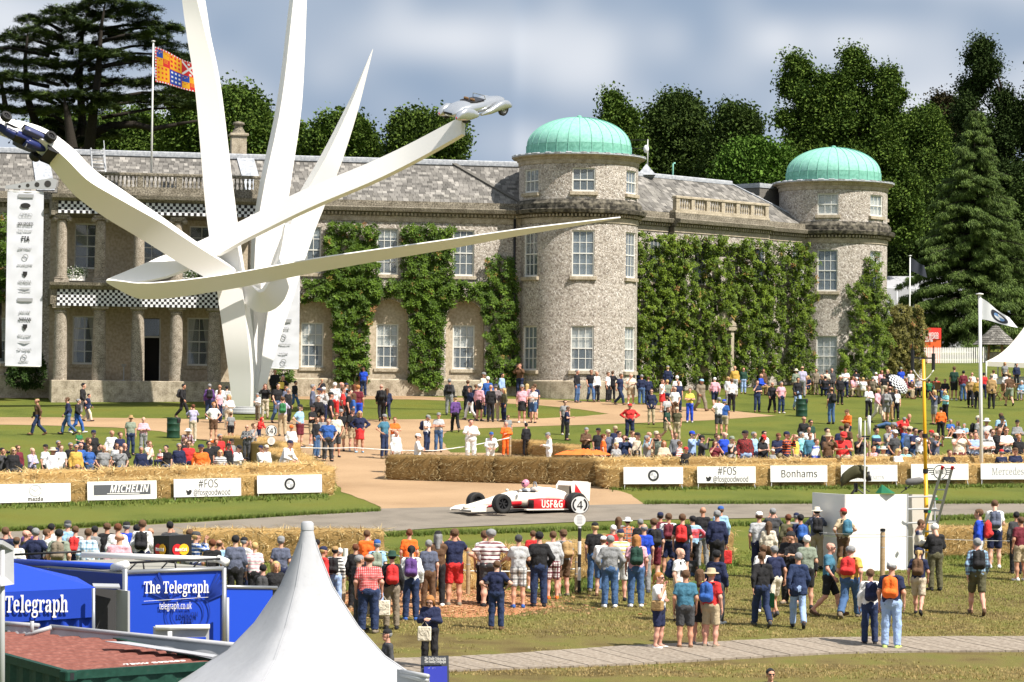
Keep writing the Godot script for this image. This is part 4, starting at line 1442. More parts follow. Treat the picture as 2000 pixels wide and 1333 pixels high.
func make_trees()->void:
	leaf_sprig=sprig_mesh(12,0.85,0.27,0.17)
	needle_spray=needle_mesh(9,0.42,0.05)
	needle_hang=needle_mesh(8,0.42,0.75)
	var d1:=Color(0.030,0.062,0.012)
	var l1:=Color(0.105,0.160,0.026)
	var l2:=Color(0.105,0.185,0.030)
	var d2:=Color(0.022,0.042,0.011)
	var l3:=Color(0.062,0.095,0.020)
	broad_tree("rounded green tree behind the roof chimney and the leaning white beam",430,208,184,300,330,d1,l1,9000)
	broad_tree("green tree behind the roof under the cedar's long low branch",255,215,232,200,330,d1,l1,5000)
	broad_tree("small green tree behind the ladder on the left roof",120,225,236,190,330,d1,l1,4000)
	broad_tree("small tree seen between the two steepest white beams",560,222,252,90,330,d1,l1,2500)
	broad_tree("small round tree right of the slim white spike above the roof",668,215,240,150,330,d1,l1,5000)
	broad_tree("dark bushy tree above the roof under the long white beam",830,212,236,190,335,d2,l1,6000)
	broad_tree("slim tree rising just right of the near green dome",1215,240,188,80,400,d1,l1,3000,1.2)
	broad_tree("broad dark tree above the wing roof beside the near dome",1320,245,192,190,420,d2,l3,8000)
	broad_tree("dark spreading tree with ragged right edge above the wing roof",1440,238,215,170,420,d2,l3,7000)
	broad_tree("bright green sunlit tree behind the wing roof ridge",1478,200,296,190,400,Color(0.04,0.09,0.012),l2,7000)
	broad_tree("tall narrow tree left of the far dome",1588,262,116,135,420,d1,l1,8000,1.5)
	broad_tree("tallest narrow tree right of the far dome",1704,262,104,160,460,d1,l1,9500,1.5)
	broad_tree("mid green tree in the gap right of the tall narrow pair",1800,280,215,190,520,d1,l1,7000)
	broad_tree("reddish dark tree at the top of the right hand wood",1845,300,190,130,420,Color(0.02,0.014,0.008),Color(0.055,0.05,0.02),4000)
	broad_tree("dark tree behind the far tower's right side",1775,278,330,190,600,d2,l3,7000)
	broad_tree("dark shady tree behind the weeping cedar on the right",1880,290,290,270,640,d2,l1,9000)
	broad_tree("towering dark tree at the photo's right edge",1985,285,84,270,560,d2,Color(0.04,0.062,0.016),13000,1.3)
	broad_tree("dark tree right of the weeping cedar at the photo's edge",2040,275,330,220,660,d2,l3,8000)
	cedar()
	weeping_cedar()
func cedar()->void:
	var z:=192.0
	var b:=at(150,300,z)
	var base:=on_ground(b.x,z)
	var root:=thing("cedar_tree","huge old cedar with flat layered branches behind the left roof","tree",base)
	var s:=FOCAL/z
	var local:=func(px:float,py:float,dz:float)->Vector3:return at(px,py,z+dz)-base
	var trunks:=[[[150,700],[152,420],[140,290],[130,220],[124,190]],[[152,420],[172,300],[182,220],[192,140],[196,60],[205,5]],[[150,420],[120,300],[72,250],[52,190],[48,120],[55,50]],[[150,400],[150,300],[160,240],[155,160],[160,60],[175,10]],[[150,420],[60,300],[15,240],[5,180],[-10,110]]]
	for k in trunks.size():
		var pts:=[]
		for i in trunks[k].size():
			pts.append(local.call(trunks[k][i][0],trunks[k][i][1],(k-2)*1.2*minf(i,2)))
		limb(root,pts,0.75 if k==0 else 0.5,0.05,"trunk")
	limb(root,[local.call(180,262,0),local.call(215,246,-1),local.call(262,243,-1.5),local.call(300,252,-2),local.call(345,243,-2),local.call(385,236,-2)],0.34,0.08)
	var pads:=[[205,2,55],[268,12,42],[150,18,46],[235,28,62],[128,38,52],[58,34,26],[296,47,52],[180,56,62],[338,52,24],[62,58,42],[96,72,56],[22,72,34],[255,72,62],[315,84,44],[140,92,66],[34,94,44],[210,104,60],[8,118,44],[84,120,58],[158,126,58],[330,104,36],[268,118,50],[362,112,24],[30,146,52],[108,150,58],[178,154,56],[238,160,56],[296,158,46],[346,176,42],[18,178,52],[88,186,58],[150,182,56],[212,186,46],[285,190,52],[-6,210,50],[68,212,50],[128,212,54],[200,204,38],[325,198,44],[368,184,26],[150,246,46],[104,262,38],[262,236,34],[-40,150,50],[-40,90,40],[140,276,30],[222,262,22],[300,62,30],[110,20,30],[372,206,20],[168,276,26],[95,240,40],[40,250,40]]
	var places:=[]
	var colours:=[]
	for p in pads:
		var c:Vector3=local.call(p[0],p[1],rng.randf_range(-4.5,3.5))
		var w:float=p[2]/s
		var from:Vector3=local.call(lerpf(p[0],140.0,0.75),p[1]+rng.randf_range(8,26),0.0)
		limb(root,[from,from.lerp(c,0.55)+V3(0,0.15,0),c-V3(0,0.12,0)],0.15,0.04)
		var n:=int(260*w)
		for i in n:
			var a:=rng.randf()*TAU
			var r:=sqrt(rng.randf())
			var ragged:=1.0+0.25*sin(a*5.0+p[0])+0.15*sin(a*9.0+p[1])
			var q:=c+V3(cos(a)*w*r*ragged,0.30*(1.0-r*r)-0.12+rng.randfn(0,0.10)-0.18*r,sin(a)*w*r*0.8)
			places.append(Transform3D(Basis(V3(rng.randfn(0,0.22),1,rng.randfn(0,0.22)).normalized(),rng.randf()*TAU)*Basis.from_scale(Vector3.ONE*rng.randf_range(0.6,1.15)),q))
			colours.append(tint(Color(0.012,0.028,0.008),Color(0.072,0.108,0.018),rng.randf()))
	scatter("crown",needle_spray,M.needle,places,colours,root)
func weeping_cedar()->void:
	var z:=246.0
	var tip:=at(1907,208,z)
	var base:=on_ground(at(1897,690,z).x,z)
	var root:=thing("weeping_cedar","conical cedar with drooping light green branches by the picket fence","tree",base)
	var tall:=tip.y-base.y
	limb(root,[Vector3.ZERO,V3(0.1,tall*0.5,0),V3(tip.x-base.x,tall,0)],0.5,0.03,"trunk")
	var places:=[]
	var colours:=[]
	var y:=2.0
	while y<tall-0.3:
		var f:=y/tall
		var reach:=8.0*pow(1.0-f,0.86)+0.25
		var n:=int(7+6*(1.0-f))
		for k in n:
			var a:=TAU*(k+rng.randf())/n
			var r:=reach*rng.randf_range(0.62,1.12)
			var y0:=y+rng.randf_range(-0.4,0.4)
			var d:=V3(cos(a),0,sin(a))
			var x0:=lerpf(0.0,tip.x-base.x,f)
			var pts:=[]
			for i in 4:
				var g:=i/3.0
				pts.append(V3(x0,y0,0)+d*r*g+V3(0,r*(0.16*g-0.26*g*g),0))
			if k%3==0:
				limb(root,pts,0.10*(1.0-f)+0.02,0.015)
			var m:=int(r*34)+8
			for i in m:
				var g:=sqrt(rng.randf())
				var side:=rng.randfn(0,0.34)*(0.35+0.4*g)*(0.5+r*0.16)
				var p:=V3(x0,y0,0)+d*r*g+d.cross(Vector3.UP)*side+V3(0,r*(0.16*g-0.26*g*g)-absf(side)*0.25-rng.randf()*0.32,0)
				places.append(Transform3D(Basis(V3(rng.randfn(0,0.2),1,rng.randfn(0,0.2)).normalized(),rng.randf()*TAU)*Basis.from_scale(V3(0.8,1.1,0.8)*rng.randf_range(0.6,1.15)),p))
				colours.append(tint(Color(0.020,0.048,0.010),Color(0.150,0.225,0.045),rng.randf()*0.7+g*0.3))
		y+=0.62-0.18*f
	scatter("crown",needle_hang,M.needle,places,colours,root)
func beam(root:Node3D,stations:Array,called:="beam")->void:
	var rings:=[]
	var n:=stations.size()
	var pts:=[]
	for s in stations:
		pts.append(at(s[0],s[1],s[2]))
	var fine_p:Array[Vector3]=[]
	var fine:=[]
	for i in n-1:
		for k in 5:
			var t:=k/5.0
			var i0:=maxi(i-1,0)
			var i3:=mini(i+2,n-1)
			fine_p.append(pts[i].cubic_interpolate(pts[i+1],pts[i0],pts[i3],t))
			var row:=[]
			for c in [3,4,5]:
				row.append(cubic_interpolate(stations[i][c],stations[i+1][c],stations[i0][c],stations[i3][c],t) if c==5 else lerpf(stations[i][c],stations[i+1][c],t))
			fine.append(row)
	fine_p.append(pts[n-1])
	fine.append([stations[n-1][3],stations[n-1][4],stations[n-1][5]])
	for i in fine_p.size():
		var d:Vector3=(fine_p[mini(i+1,fine_p.size()-1)]-fine_p[maxi(i-1,0)]).normalized()
		var to_view:Vector3=-fine_p[i].normalized()
		var across:=d.cross(to_view).normalized()
		var front:=across.cross(d).normalized()
		var roll:=deg_to_rad(fine[i][2])
		var w:float=fine[i][0]/(FOCAL/-fine_p[i].z)/maxf(cos(roll),0.3)
		var a:Vector3=across.rotated(d,roll)*w
		var b:Vector3=front.rotated(d,roll)*(fine[i][1]*0.5)
		rings.append([fine_p[i]+a+b,fine_p[i]-a+b,fine_p[i]-a-b,fine_p[i]+a-b])
	var st:=mb(true)
	for f in 4:
		st.set_smooth_group(f+1)
		for i in rings.size()-1:
			var p:Vector3=rings[i][f]
			var q:Vector3=rings[i][(f+1)%4]
			var r:Vector3=rings[i+1][(f+1)%4]
			var s:Vector3=rings[i+1][f]
			var mid:=(fine_p[i]+fine_p[i+1])*0.5
			facing(st,[p,q,r,s],mid)
	st.set_smooth_group(0xFFFFFFFF)
	for e in [0,rings.size()-1]:
		facing(st,rings[e].duplicate(),fine_p[clampi(e,1,rings.size()-2)])
	here(obj(called,st,M.white_paint,root),root)
func make_sculpture()->void:
	var z:=146.0
	var foot:=spot(478,797)
	var root:=thing("white_sculpture","towering white sculpture of twisted tapering beams carrying two cars","sculpture",foot)
	z=-foot.z
	beam(root,[[356,-130,z-1,8,0.9,10],[376,-10,z-1,14,1.0,24],[388,70,z-1,18,1.1,14],[407,180,z-1,22,1.2,9],[430,400,z-1,26,1.3,8],[450,545,z-1,25,1.4,10],[466,660,z-1,23,1.5,12],[474,735,z-0.6,21,1.5,12],[477,799,z-0.3,16,1.4,12]])
	beam(root,[[592,-130,z+2,8,0.9,-12],[582,0,z+2,13,1.0,-12],[565,200,z+2,20,1.2,-12],[537,360,z+1.8,25,1.3,-12],[522,470,z+1.6,27,1.3,-10],[515,600,z+1.2,24,1.3,-8],[506,735,z+0.6,11,1.1,-8],[500,790,z+0.5,7,0.9,-8]])
	beam(root,[[728,96,z+0.5,0.4,0.05,0],[692,200,z+0.8,8,0.5,-18],[648,308,z+1.0,16,0.9,-18],[604,400,z+1.2,23,1.1,-16],[574,480,z+1.0,25,1.1,-12],[545,585,z+0.6,22,1.1,-10],[515,725,z+0.4,9,1.0,-8],[506,780,z+0.4,6,0.8,-8]])
	beam(root,[[566,440,z-1.0,10,0.3,-20],[557,510,z-1.4,16,0.4,-24],[535,572,z-1.8,21,0.4,-26],[508,588,z-1.8,20,0.4,-24],[484,570,z-1.4,15,0.4,-20],[474,545,z-1.2,12,0.4,-16]])
	beam(root,[[905,246,z-8,15,0.22,40],[880,260,z-7.4,16,0.24,40],[800,303,z-6,17,0.26,38],[720,341,z-5,18,0.28,36],[600,391,z-3.6,18.5,0.3,34],[480,450,z-2.4,18,0.3,32],[395,493,z-2.2,20,0.3,28],[318,523,z-2.6,20,0.28,24],[255,541,z-3.2,13,0.2,18],[209,549,z-3.8,3,0.1,12]])
	beam(root,[[207,549,z-3.9,1.5,0.07,40],[236,558,z-3.9,9,0.07,42],[275,568,z-3.7,15.5,0.07,44],[330,566,z-3.4,16,0.07,46],[400,557,z-3.0,15,0.07,46],[475,545,z-2.6,14.5,0.07,46],[600,521,z-2.6,13.5,0.07,48],[720,501,z-2.8,11.5,0.07,48],[850,481,z-3.2,9.5,0.07,48],[1000,456,z-3.8,6.5,0.07,48],[1100,441,z-4.2,4,0.07,48],[1212,425,z-4.6,0.5,0.07,48]])
	beam(root,[[-70,222,z-9,7,0.4,46],[0,246,z-8.5,9,0.6,46],[70,268,z-8,12,0.75,44],[118,306,z-7.4,16,0.9,42],[165,357,z-6.4,20,1.0,36],[225,400,z-5.4,23,1.0,28],[300,448,z-4.2,24,0.9,18],[370,495,z-3.2,23,0.9,12],[445,540,z-2.0,20,0.9,8]])
	var st:=mb(true)
	var disc:=spot(478,808)
	st.set_smooth_group(0xFFFFFFFF)
	lathe(st,[[1.05,0.0],[1.05,0.10],[0.98,0.12],[0.98,0.22],[0.9,0.25],[0.9,0.34],[0.0,0.36]],40,Transform3D(Basis.from_scale(V3(1,1,0.9)),disc-root.position))
	obj("base_plinth",st,M.galvanised,root)
	silver_car(at(926,228,z-8.0))
	dark_race_car(at(38,258,z-8.4))
func loft(st:SurfaceTool,rings:Array)->void:
	var n:int=rings[0].size()
	for i in rings.size()-1:
		var mid:=Vector3.ZERO
		for p in rings[i]:
			mid+=p
		for p in rings[i+1]:
			mid+=p
		mid/=2.0*n
		for k in n:
			facing(st,[rings[i][k],rings[i][(k+1)%n],rings[i+1][(k+1)%n],rings[i+1][k]],mid)
	for e in [0,rings.size()-1]:
		var c:=Vector3.ZERO
		for p in rings[e]:
			c+=p
		c/=n
		var o:=Vector3.ZERO
		for p in rings[1 if e==0 else rings.size()-2]:
			o+=p
		o/=n
		for k in n:
			facing(st,[rings[e][k],rings[e][(k+1)%n],c],o)
func ring(x:float,cy:float,cz:float,ry:float,rz:float,power:=2.6,n:=16)->Array:
	var out:=[]
	for i in n:
		var a:=TAU*i/n
		var c:=cos(a)
		var s:=sin(a)
		out.append(V3(x,cy+signf(s)*pow(absf(s),2.0/power)*ry,cz+signf(c)*pow(absf(c),2.0/power)*rz))
	return out
func wheel(root:Node3D,c:Vector3,r:float,w:float,side:float,tyre:Material,rim:Material,hub:=true)->void:
	var st:=mb(true)
	var t:=Transform3D(Basis(Vector3.RIGHT,PI/2),c)
	lathe(st,[[r*0.56,-w*0.42],[r*0.80,-w*0.5],[r*0.94,-w*0.47],[r,-w*0.34],[r,w*0.34],[r*0.94,w*0.47],[r*0.80,w*0.5],[r*0.56,w*0.42]],30,t)
	var o:=obj("wheel",st,tyre,root)
	var ri:=mb(true)
	lathe(ri,[[r*0.57,-w*0.42],[r*0.52,-w*0.2],[r*0.52,w*0.2],[r*0.57,w*0.42]],24,t)
	if hub:
		ri.set_smooth_group(0xFFFFFFFF)
		lathe(ri,[[0.0,-w*0.12],[r*0.5,-w*0.1],[r*0.5,w*0.1],[0.0,w*0.12]],24,t)
		for i in 7:
			var a:=TAU*i/7
			bar(ri,c+V3(0,0,side*w*0.2),c+V3(cos(a)*r*0.5,sin(a)*r*0.5,side*w*0.24),0.045,0.04,V3(0,0,1))
		tube(ri,c,c+V3(0,0,side*w*0.42),0.05,0.035,8)
	obj("rim",ri,rim,o)
func silver_car(where:Vector3)->void:
	var root:=thing("silver_roadster","vintage silver open roadster on the tip of the long white beam","car",where)
	var f:=V3(0.66,0.22,-0.72).normalized()
	var up:=V3(-0.20,0.80,0.56)
	var side:=f.cross(up).normalized()
	up=side.cross(f).normalized()
	root.transform.basis=Basis(f,up,side).scaled_local(Vector3.ONE*0.92)
	var silver:=plain(lin(0.58,0.60,0.62),0.22,0.75)
	var st:=mb(true)
	loft(st,[ring(-2.05,0.42,0,0.10,0.30),ring(-1.9,0.48,0,0.20,0.50),ring(-1.4,0.56,0,0.32,0.62),ring(-0.8,0.60,0,0.36,0.66),ring(0.0,0.60,0,0.34,0.62),ring(0.6,0.62,0,0.34,0.54),ring(1.3,0.60,0,0.33,0.44),ring(1.9,0.55,0,0.32,0.34),ring(2.15,0.52,0,0.26,0.24)])
	obj("body",st,silver,root)
	for s in [-1,1]:
		var w:=mb(true)
		loft(w,[ring(-2.1,0.30,s*0.62,0.06,0.10),ring(-1.9,0.42,s*0.64,0.24,0.19),ring(-1.45,0.46,s*0.66,0.36,0.22),ring(-1.0,0.42,s*0.66,0.31,0.21),ring(-0.6,0.33,s*0.65,0.18,0.17),ring(-0.4,0.28,s*0.64,0.08,0.1)])
		obj("rear_wing_panel",w,silver,root)
		w=mb(true)
		loft(w,[ring(-0.2,0.26,s*0.66,0.06,0.10),ring(0.5,0.36,s*0.68,0.16,0.15),ring(1.1,0.52,s*0.70,0.24,0.18),ring(1.5,0.58,s*0.70,0.26,0.19),ring(1.85,0.54,s*0.70,0.22,0.17),ring(2.1,0.44,s*0.70,0.10,0.12)])
		obj("front_wing_panel",w,silver,root)
		wheel(root,V3(-1.4,0.32,s*0.68),0.34,0.18,s,M.rubber,M.steel)
		wheel(root,V3(1.5,0.34,s*0.72),0.36,0.18,s,M.rubber,M.steel)
		var lt:=mb(true)
		ball(lt,V3(-2.08,0.34,s*0.62),V3(0.04,0.06,0.06),8,5)
		obj("tail_light",lt,M.red_paint,root)
	var ck:=mb(true)
	loft(ck,[ring(-0.75,0.94,0,0.03,0.42),ring(-0.3,0.945,0,0.03,0.48),ring(0.35,0.95,0,0.03,0.44)])
	obj("cockpit",ck,M.black_plastic,root)
	for s in [-1,1]:
		var se:=mb()
		box(se,Transform3D(Basis(Vector3.BACK,0.2),V3(-0.45,1.0,s*0.22)),V3(0.12,0.22,0.34),0.05)
		obj("seat",se,M.chair_wood,root)
	var ws:=mb()
	bar(ws,V3(0.34,0.95,-0.45),V3(0.28,1.18,-0.40),0.03,0.03)
	bar(ws,V3(0.34,0.95,0.45),V3(0.28,1.18,0.40),0.03,0.03)
	bar(ws,V3(0.28,1.18,-0.40),V3(0.28,1.18,0.40),0.03,0.03)
	obj("windscreen_frame",ws,M.steel,root)
	var pl:=mb()
	bx(pl,V3(-2.10,0.42,-0.27),V3(-2.06,0.53,0.27))
	obj("number_plate",pl,M.black_plastic,root)
func race_car(root:Node3D,body:Material,low:Material,wing:Material,tyre:Material)->void:
	var st:=mb(true)
	loft(st,[ring(-2.30,0.17,0,0.04,0.08),ring(-2.1,0.21,0,0.08,0.15),ring(-1.5,0.30,0,0.14,0.20),ring(-0.9,0.40,0,0.21,0.26),ring(-0.5,0.46,0,0.25,0.31),ring(-0.25,0.45,0,0.25,0.34),ring(0.25,0.42,0,0.27,0.36),ring(0.6,0.43,0,0.29,0.36)])
	obj("monocoque",st,body,root)
	st=mb(true)
	loft(st,[ring(0.36,0.52,0,0.24,0.27),ring(0.55,0.56,0,0.26,0.30),ring(1.0,0.54,0,0.27,0.30),ring(1.45,0.46,0,0.24,0.24),ring(1.85,0.36,0,0.17,0.15),ring(2.05,0.30,0,0.1,0.1)])
	obj("engine_cover",st,body,root)
	st=mb(true)
	loft(st,[ring(0.30,0.70,0,0.03,0.24),ring(0.34,0.74,0,0.09,0.25),ring(0.5,0.75,0,0.1,0.24),ring(0.9,0.7,0,0.1,0.2)])
	obj("headrest",st,body,root)
	st=mb()
	tube(st,V3(0.42,0.7,-0.16),V3(0.40,0.98,-0.05),0.025,0.025,6)
	tube(st,V3(0.42,0.7,0.16),V3(0.40,0.98,0.05),0.025,0.025,6)
	tube(st,V3(0.40,0.98,-0.06),V3(0.40,0.98,0.06),0.03,0.03,6)
	obj("roll_hoop",st,M.steel,root)
	st=mb(true)
	loft(st,[ring(-0.62,0.56,0,0.02,0.2),ring(-0.3,0.70,0,0.02,0.24),ring(0.3,0.69,0,0.02,0.26)])
	obj("cockpit_opening",st,M.black_plastic,root)
	for s in [-1,1]:
		st=mb(true)
		loft(st,[ring(-0.05,0.28,s*0.52,0.17,0.20,5.0),ring(0.3,0.29,s*0.54,0.19,0.22,5.0),ring(1.0,0.28,s*0.54,0.18,0.21,4.0),ring(1.5,0.24,s*0.44,0.12,0.14,3.0),ring(1.75,0.2,s*0.36,0.07,0.07,3.0)])
		obj("sidepod",st,low,root)
		st=mb()
		bx(st,V3(-0.06,0.16,s*0.54-0.17),V3(-0.045,0.42,s*0.54+0.17))
		obj("radiator_inlet",st,M.black_plastic,root)
		st=mb()
		for k in [[-1.32,0.36,-1.38,0.40],[-1.05,0.36,-1.32,0.40],[-1.32,0.20,-1.38,0.24],[-1.0,0.20,-1.32,0.24]]:
			tube(st,V3(k[0],k[1],s*0.2),V3(k[2],k[3],s*0.72),0.016,0.016,5)
		obj("front_suspension",st,M.black_plastic,root)
		st=mb()
		for k in [[1.35,0.40,1.5,0.42],[1.75,0.40,1.55,0.42],[1.3,0.18,1.5,0.2],[1.8,0.18,1.55,0.2]]:
			tube(st,V3(k[0],k[1],s*0.14),V3(k[2],k[3],s*0.62),0.018,0.018,5)
		obj("rear_suspension",st,M.black_plastic,root)
		wheel(root,V3(-1.36,0.32,s*0.86),0.32,0.30,s,tyre,M.black_plastic)
		wheel(root,V3(1.50,0.335,s*0.84),0.335,0.40,s,tyre,M.black_plastic)
		st=mb(true)
		ball(st,V3(-0.42,0.72,s*0.44),V3(0.05,0.045,0.08),8,5)
		st.set_smooth_group(0xFFFFFFFF)
		tube(st,V3(-0.40,0.64,s*0.28),V3(-0.42,0.72,s*0.42),0.012,0.012,5)
		obj("mirror",st,body,root)
		st=mb()
		prism(st,poly2([-2.42,0.06,-1.86,0.06,-1.86,0.26,-2.2,0.22,-2.42,0.12]),s*0.72-0.012,s*0.72+0.012)
		obj("front_endplate",st,wing,root)
		st=mb()
		prism(st,poly2([1.55,0.42,2.22,0.36,2.26,0.98,1.62,1.02,1.5,0.85]),s*0.5-0.012,s*0.5+0.012)
		obj("rear_endplate",st,wing,root)
	st=mb()
	for s in [-1,1]:
		prism(st,poly2([-2.38,0.09,-1.9,0.15,-1.9,0.17,-2.38,0.115]),minf(s*0.1,s*0.71),maxf(s*0.1,s*0.71))
		prism(st,poly2([-1.98,0.16,-1.78,0.24,-1.78,0.255,-1.98,0.18]),minf(s*0.14,s*0.71),maxf(s*0.14,s*0.71))
	tag(obj("front_wing",st,wing,root))
	st=mb()
	prism(st,poly2([1.60,0.86,1.95,0.93,1.95,0.95,1.60,0.89]),-0.488,0.488)
	prism(st,poly2([1.92,0.90,2.18,0.99,2.18,1.01,1.92,0.93]),-0.488,0.488)
	obj("rear_wing",st,wing,root)
	st=mb()
	bx(st,V3(1.75,0.3,-0.03),V3(1.95,0.9,0.03))
	obj("wing_post",st,M.black_plastic,root)
	st=mb()
	bx(st,V3(-0.1,0.05,-0.7),V3(1.4,0.075,0.7))
	bx(st,V3(-1.0,0.06,-0.3),V3(-0.1,0.085,0.3))
	obj("floor",st,M.black_plastic,root)
	st=mb()
	bx(st,V3(1.3,0.12,-0.16),V3(2.0,0.38,0.16),0.05)
	obj("gearbox",st,M.black_plastic,root)
func dark_race_car(where:Vector3)->void:
	var root:=thing("dark_race_car","navy and white racing car hung on the left white beam","racing car",where)
	var f:=V3(-0.80,0.34,0.50).normalized()
	var up:=V3(-0.36,-0.42,0.83)
	var side:=f.cross(up).normalized()
	up=side.cross(f).normalized()
	root.transform.basis=Basis(-f,up,-side).scaled_local(Vector3.ONE*0.86)
	race_car(root,plain(lin(0.02,0.03,0.13),0.3),plain(lin(0.06,0.07,0.16),0.35),M.black_plastic,M.rubber)
	for s in [-1,1]:
		letters("Parmalat",0.2,M.white_board,Transform3D(Basis(Vector3.UP,0.0 if s>0 else PI),V3(-0.75,0.44,s*0.36)),root,"lettering",false,true,0.9)
	letters("arrow",0.2,M.white_board,Transform3D(Basis(Vector3.UP,PI/2),V3(2.22,0.88,0)),root)
var straw_meshes:=[]
var stalk_sets:=[]
func row_frame(a:Vector3,b:Vector3)->Transform3D:
	var u:=V3(b.x-a.x,0,b.z-a.z).normalized()
	return Transform3D(Basis(u,Vector3.UP,u.cross(Vector3.UP)),V3(a.x,0,a.z))
func straw_shape(seed_:int)->ArrayMesh:
	var n:=noise(seed_,1.4,FastNoiseLite.TYPE_SIMPLEX_SMOOTH,4)
	var st:=mb(true)
	var g:=9
	var shape:=func(p:Vector3)->Vector3:
		var q:=p*2.0-V3(1,1,1)
		var r:=V3(signf(q.x)*pow(absf(q.x),0.9),q.y,q.z)
		var m:=maxf(absf(q.x),maxf(absf(q.y),absf(q.z)))
		var s:=pow(pow(absf(q.x),9.0)+pow(absf(q.y),9.0)+pow(absf(q.z),9.0),1.0/9.0)
		r=q*(m/maxf(s,0.01))*(1.0+n.get_noise_3dv(q*V3(1.3,1,1))*0.075)
		return V3(r.x*0.5,r.y*0.5+0.5,r.z*0.5)
	for f in 6:
		for i in g:
			for j in g:
				var c:=[]
				for k in [[0,0],[0,1],[1,1],[1,0]]:
					var a:=float(i+k[0])/g
					var b:=float(j+k[1])/g
					var p:Vector3=[V3(a,b,1),V3(1-a,b,0),V3(1,b,1-a),V3(0,b,a),V3(a,1,1-b),V3(a,0,b)][f]
					c.append(shape.call(p))
				quad(st,c[0],c[1],c[2],c[3])
	return seal(st)
func straw_bale(t:Transform3D,size:Vector3,tone:int,label:String,group:String)->Node3D:
	if straw_meshes.is_empty():
		for i in 4:
			straw_meshes.append(straw_shape(i+3))
		var stalk:=mb()
		tri(stalk,V3(-0.006,0,0),V3(0.0,0.17,0.0),V3(0.006,0,0))
		tri(stalk,V3(0,0,-0.006),V3(0.0,0.17,0.0),V3(0,0,0.006))
		var sm:=seal(stalk)
		for k in 3:
			var mm:=MultiMesh.new()
			mm.transform_format=MultiMesh.TRANSFORM_3D
			mm.use_colors=true
			mm.mesh=sm
			mm.instance_count=650
			for i in 650:
				var p:=V3(rng.randf_range(-0.5,0.5),rng.randf(),0.485)
				var out:=V3(0,0,1)
				if i%3==0:
					p=V3(rng.randf_range(-0.5,0.5),0.985,rng.randf_range(-0.5,0.5))
					out=Vector3.UP
				elif i%11==0:
					p=V3(0.49*(1 if rng.randf()<0.5 else -1),rng.randf(),rng.randf_range(-0.5,0.5))
					out=V3(signf(p.x),0,0)
				var d:=(out*0.45+V3(rng.randfn(0,0.7),rng.randfn(-0.25,0.7),rng.randfn(0,0.5))).normalized()
				var b:=Basis(d.cross(out+V3(0.01,0.02,0)).normalized(),d,Vector3.ZERO)
				b.z=b.x.cross(b.y)
				mm.set_instance_transform(i,Transform3D(b*Basis.from_scale(Vector3.ONE*rng.randf_range(0.5,1.15)),p))
				var s:float=[1.0,0.85,0.6][k]*rng.randf_range(0.55,1.2)
				mm.set_instance_color(i,Color(0.62,0.44,0.18).lerp(Color(0.84,0.70,0.40),rng.randf())*s)
			stalk_sets.append(mm)
	var root:=thing("straw_bale",label,"straw bale",t.origin,0.0,group)
	root.basis=t.basis
	var body:=put("bale",straw_meshes[rng.randi_range(0,3)],M["straw%d"%(tone if tone==2 or rng.randf()<0.7 else 1-tone)],root)
	body.scale=size
	var mmi:=MultiMeshInstance3D.new()
	mmi.name="stalks"
	mmi.multimesh=stalk_sets[tone]
	mmi.material_override=M.straw_stalk
	mmi.scale=size
	mmi.set_meta("kind","stuff")
	root.add_child(mmi)
	return root
func straw_row(a:Vector3,b:Vector3,lengths:float,tall:float,deep:float,tone:int,label:String,group:String,back:=0.0)->Transform3D:
	var t:=row_frame(a,b)
	var total:=Vector2(b.x-a.x,b.z-a.z).length()
	var n:=maxi(1,int(round(total/lengths)))
	var nth:=["leftmost","second","third","fourth","fifth","sixth","seventh","eighth","ninth","tenth","eleventh"]
	for i in n:
		var l:=total/n
		var p:=t*V3(l*(i+0.5),0,-deep/2-back)
		p.y=ground(-p.z)-0.04
		var turn:=Basis(Vector3.UP,rng.randfn(0,0.012))
		straw_bale(Transform3D(t.basis*turn,p),V3(l*rng.randf_range(0.99,1.03),tall*rng.randf_range(0.96,1.05),deep*rng.randf_range(0.97,1.05)),tone,(nth[i]+" " if i<n-1 or n==1 else "rightmost ")+label,group)
	return t
func emblem_ring(r0:float,r1:float,d:float,t:=Transform3D(),from:=0.0,to:=TAU)->SurfaceTool:
	var st:=mb()
	var n:=28
	for i in n:
		var a:=lerpf(from,to,float(i)/n)
		var b:=lerpf(from,to,float(i+1)/n)
		var p:=V3(cos(a),sin(a),0)
		var q:=V3(cos(b),sin(b),0)
		quad(st,t*(p*r0+V3(0,0,d)),t*(q*r0+V3(0,0,d)),t*(q*r1+V3(0,0,d)),t*(p*r1+V3(0,0,d)))
		quad(st,t*(p*r1+V3(0,0,d)),t*(q*r1+V3(0,0,d)),t*(q*r1),t*(p*r1))
	return st
func flat_shape(pts:Array,d:float)->SurfaceTool:
	var st:=mb()
	prism(st,poly2(pts),0.0,d)
	return st
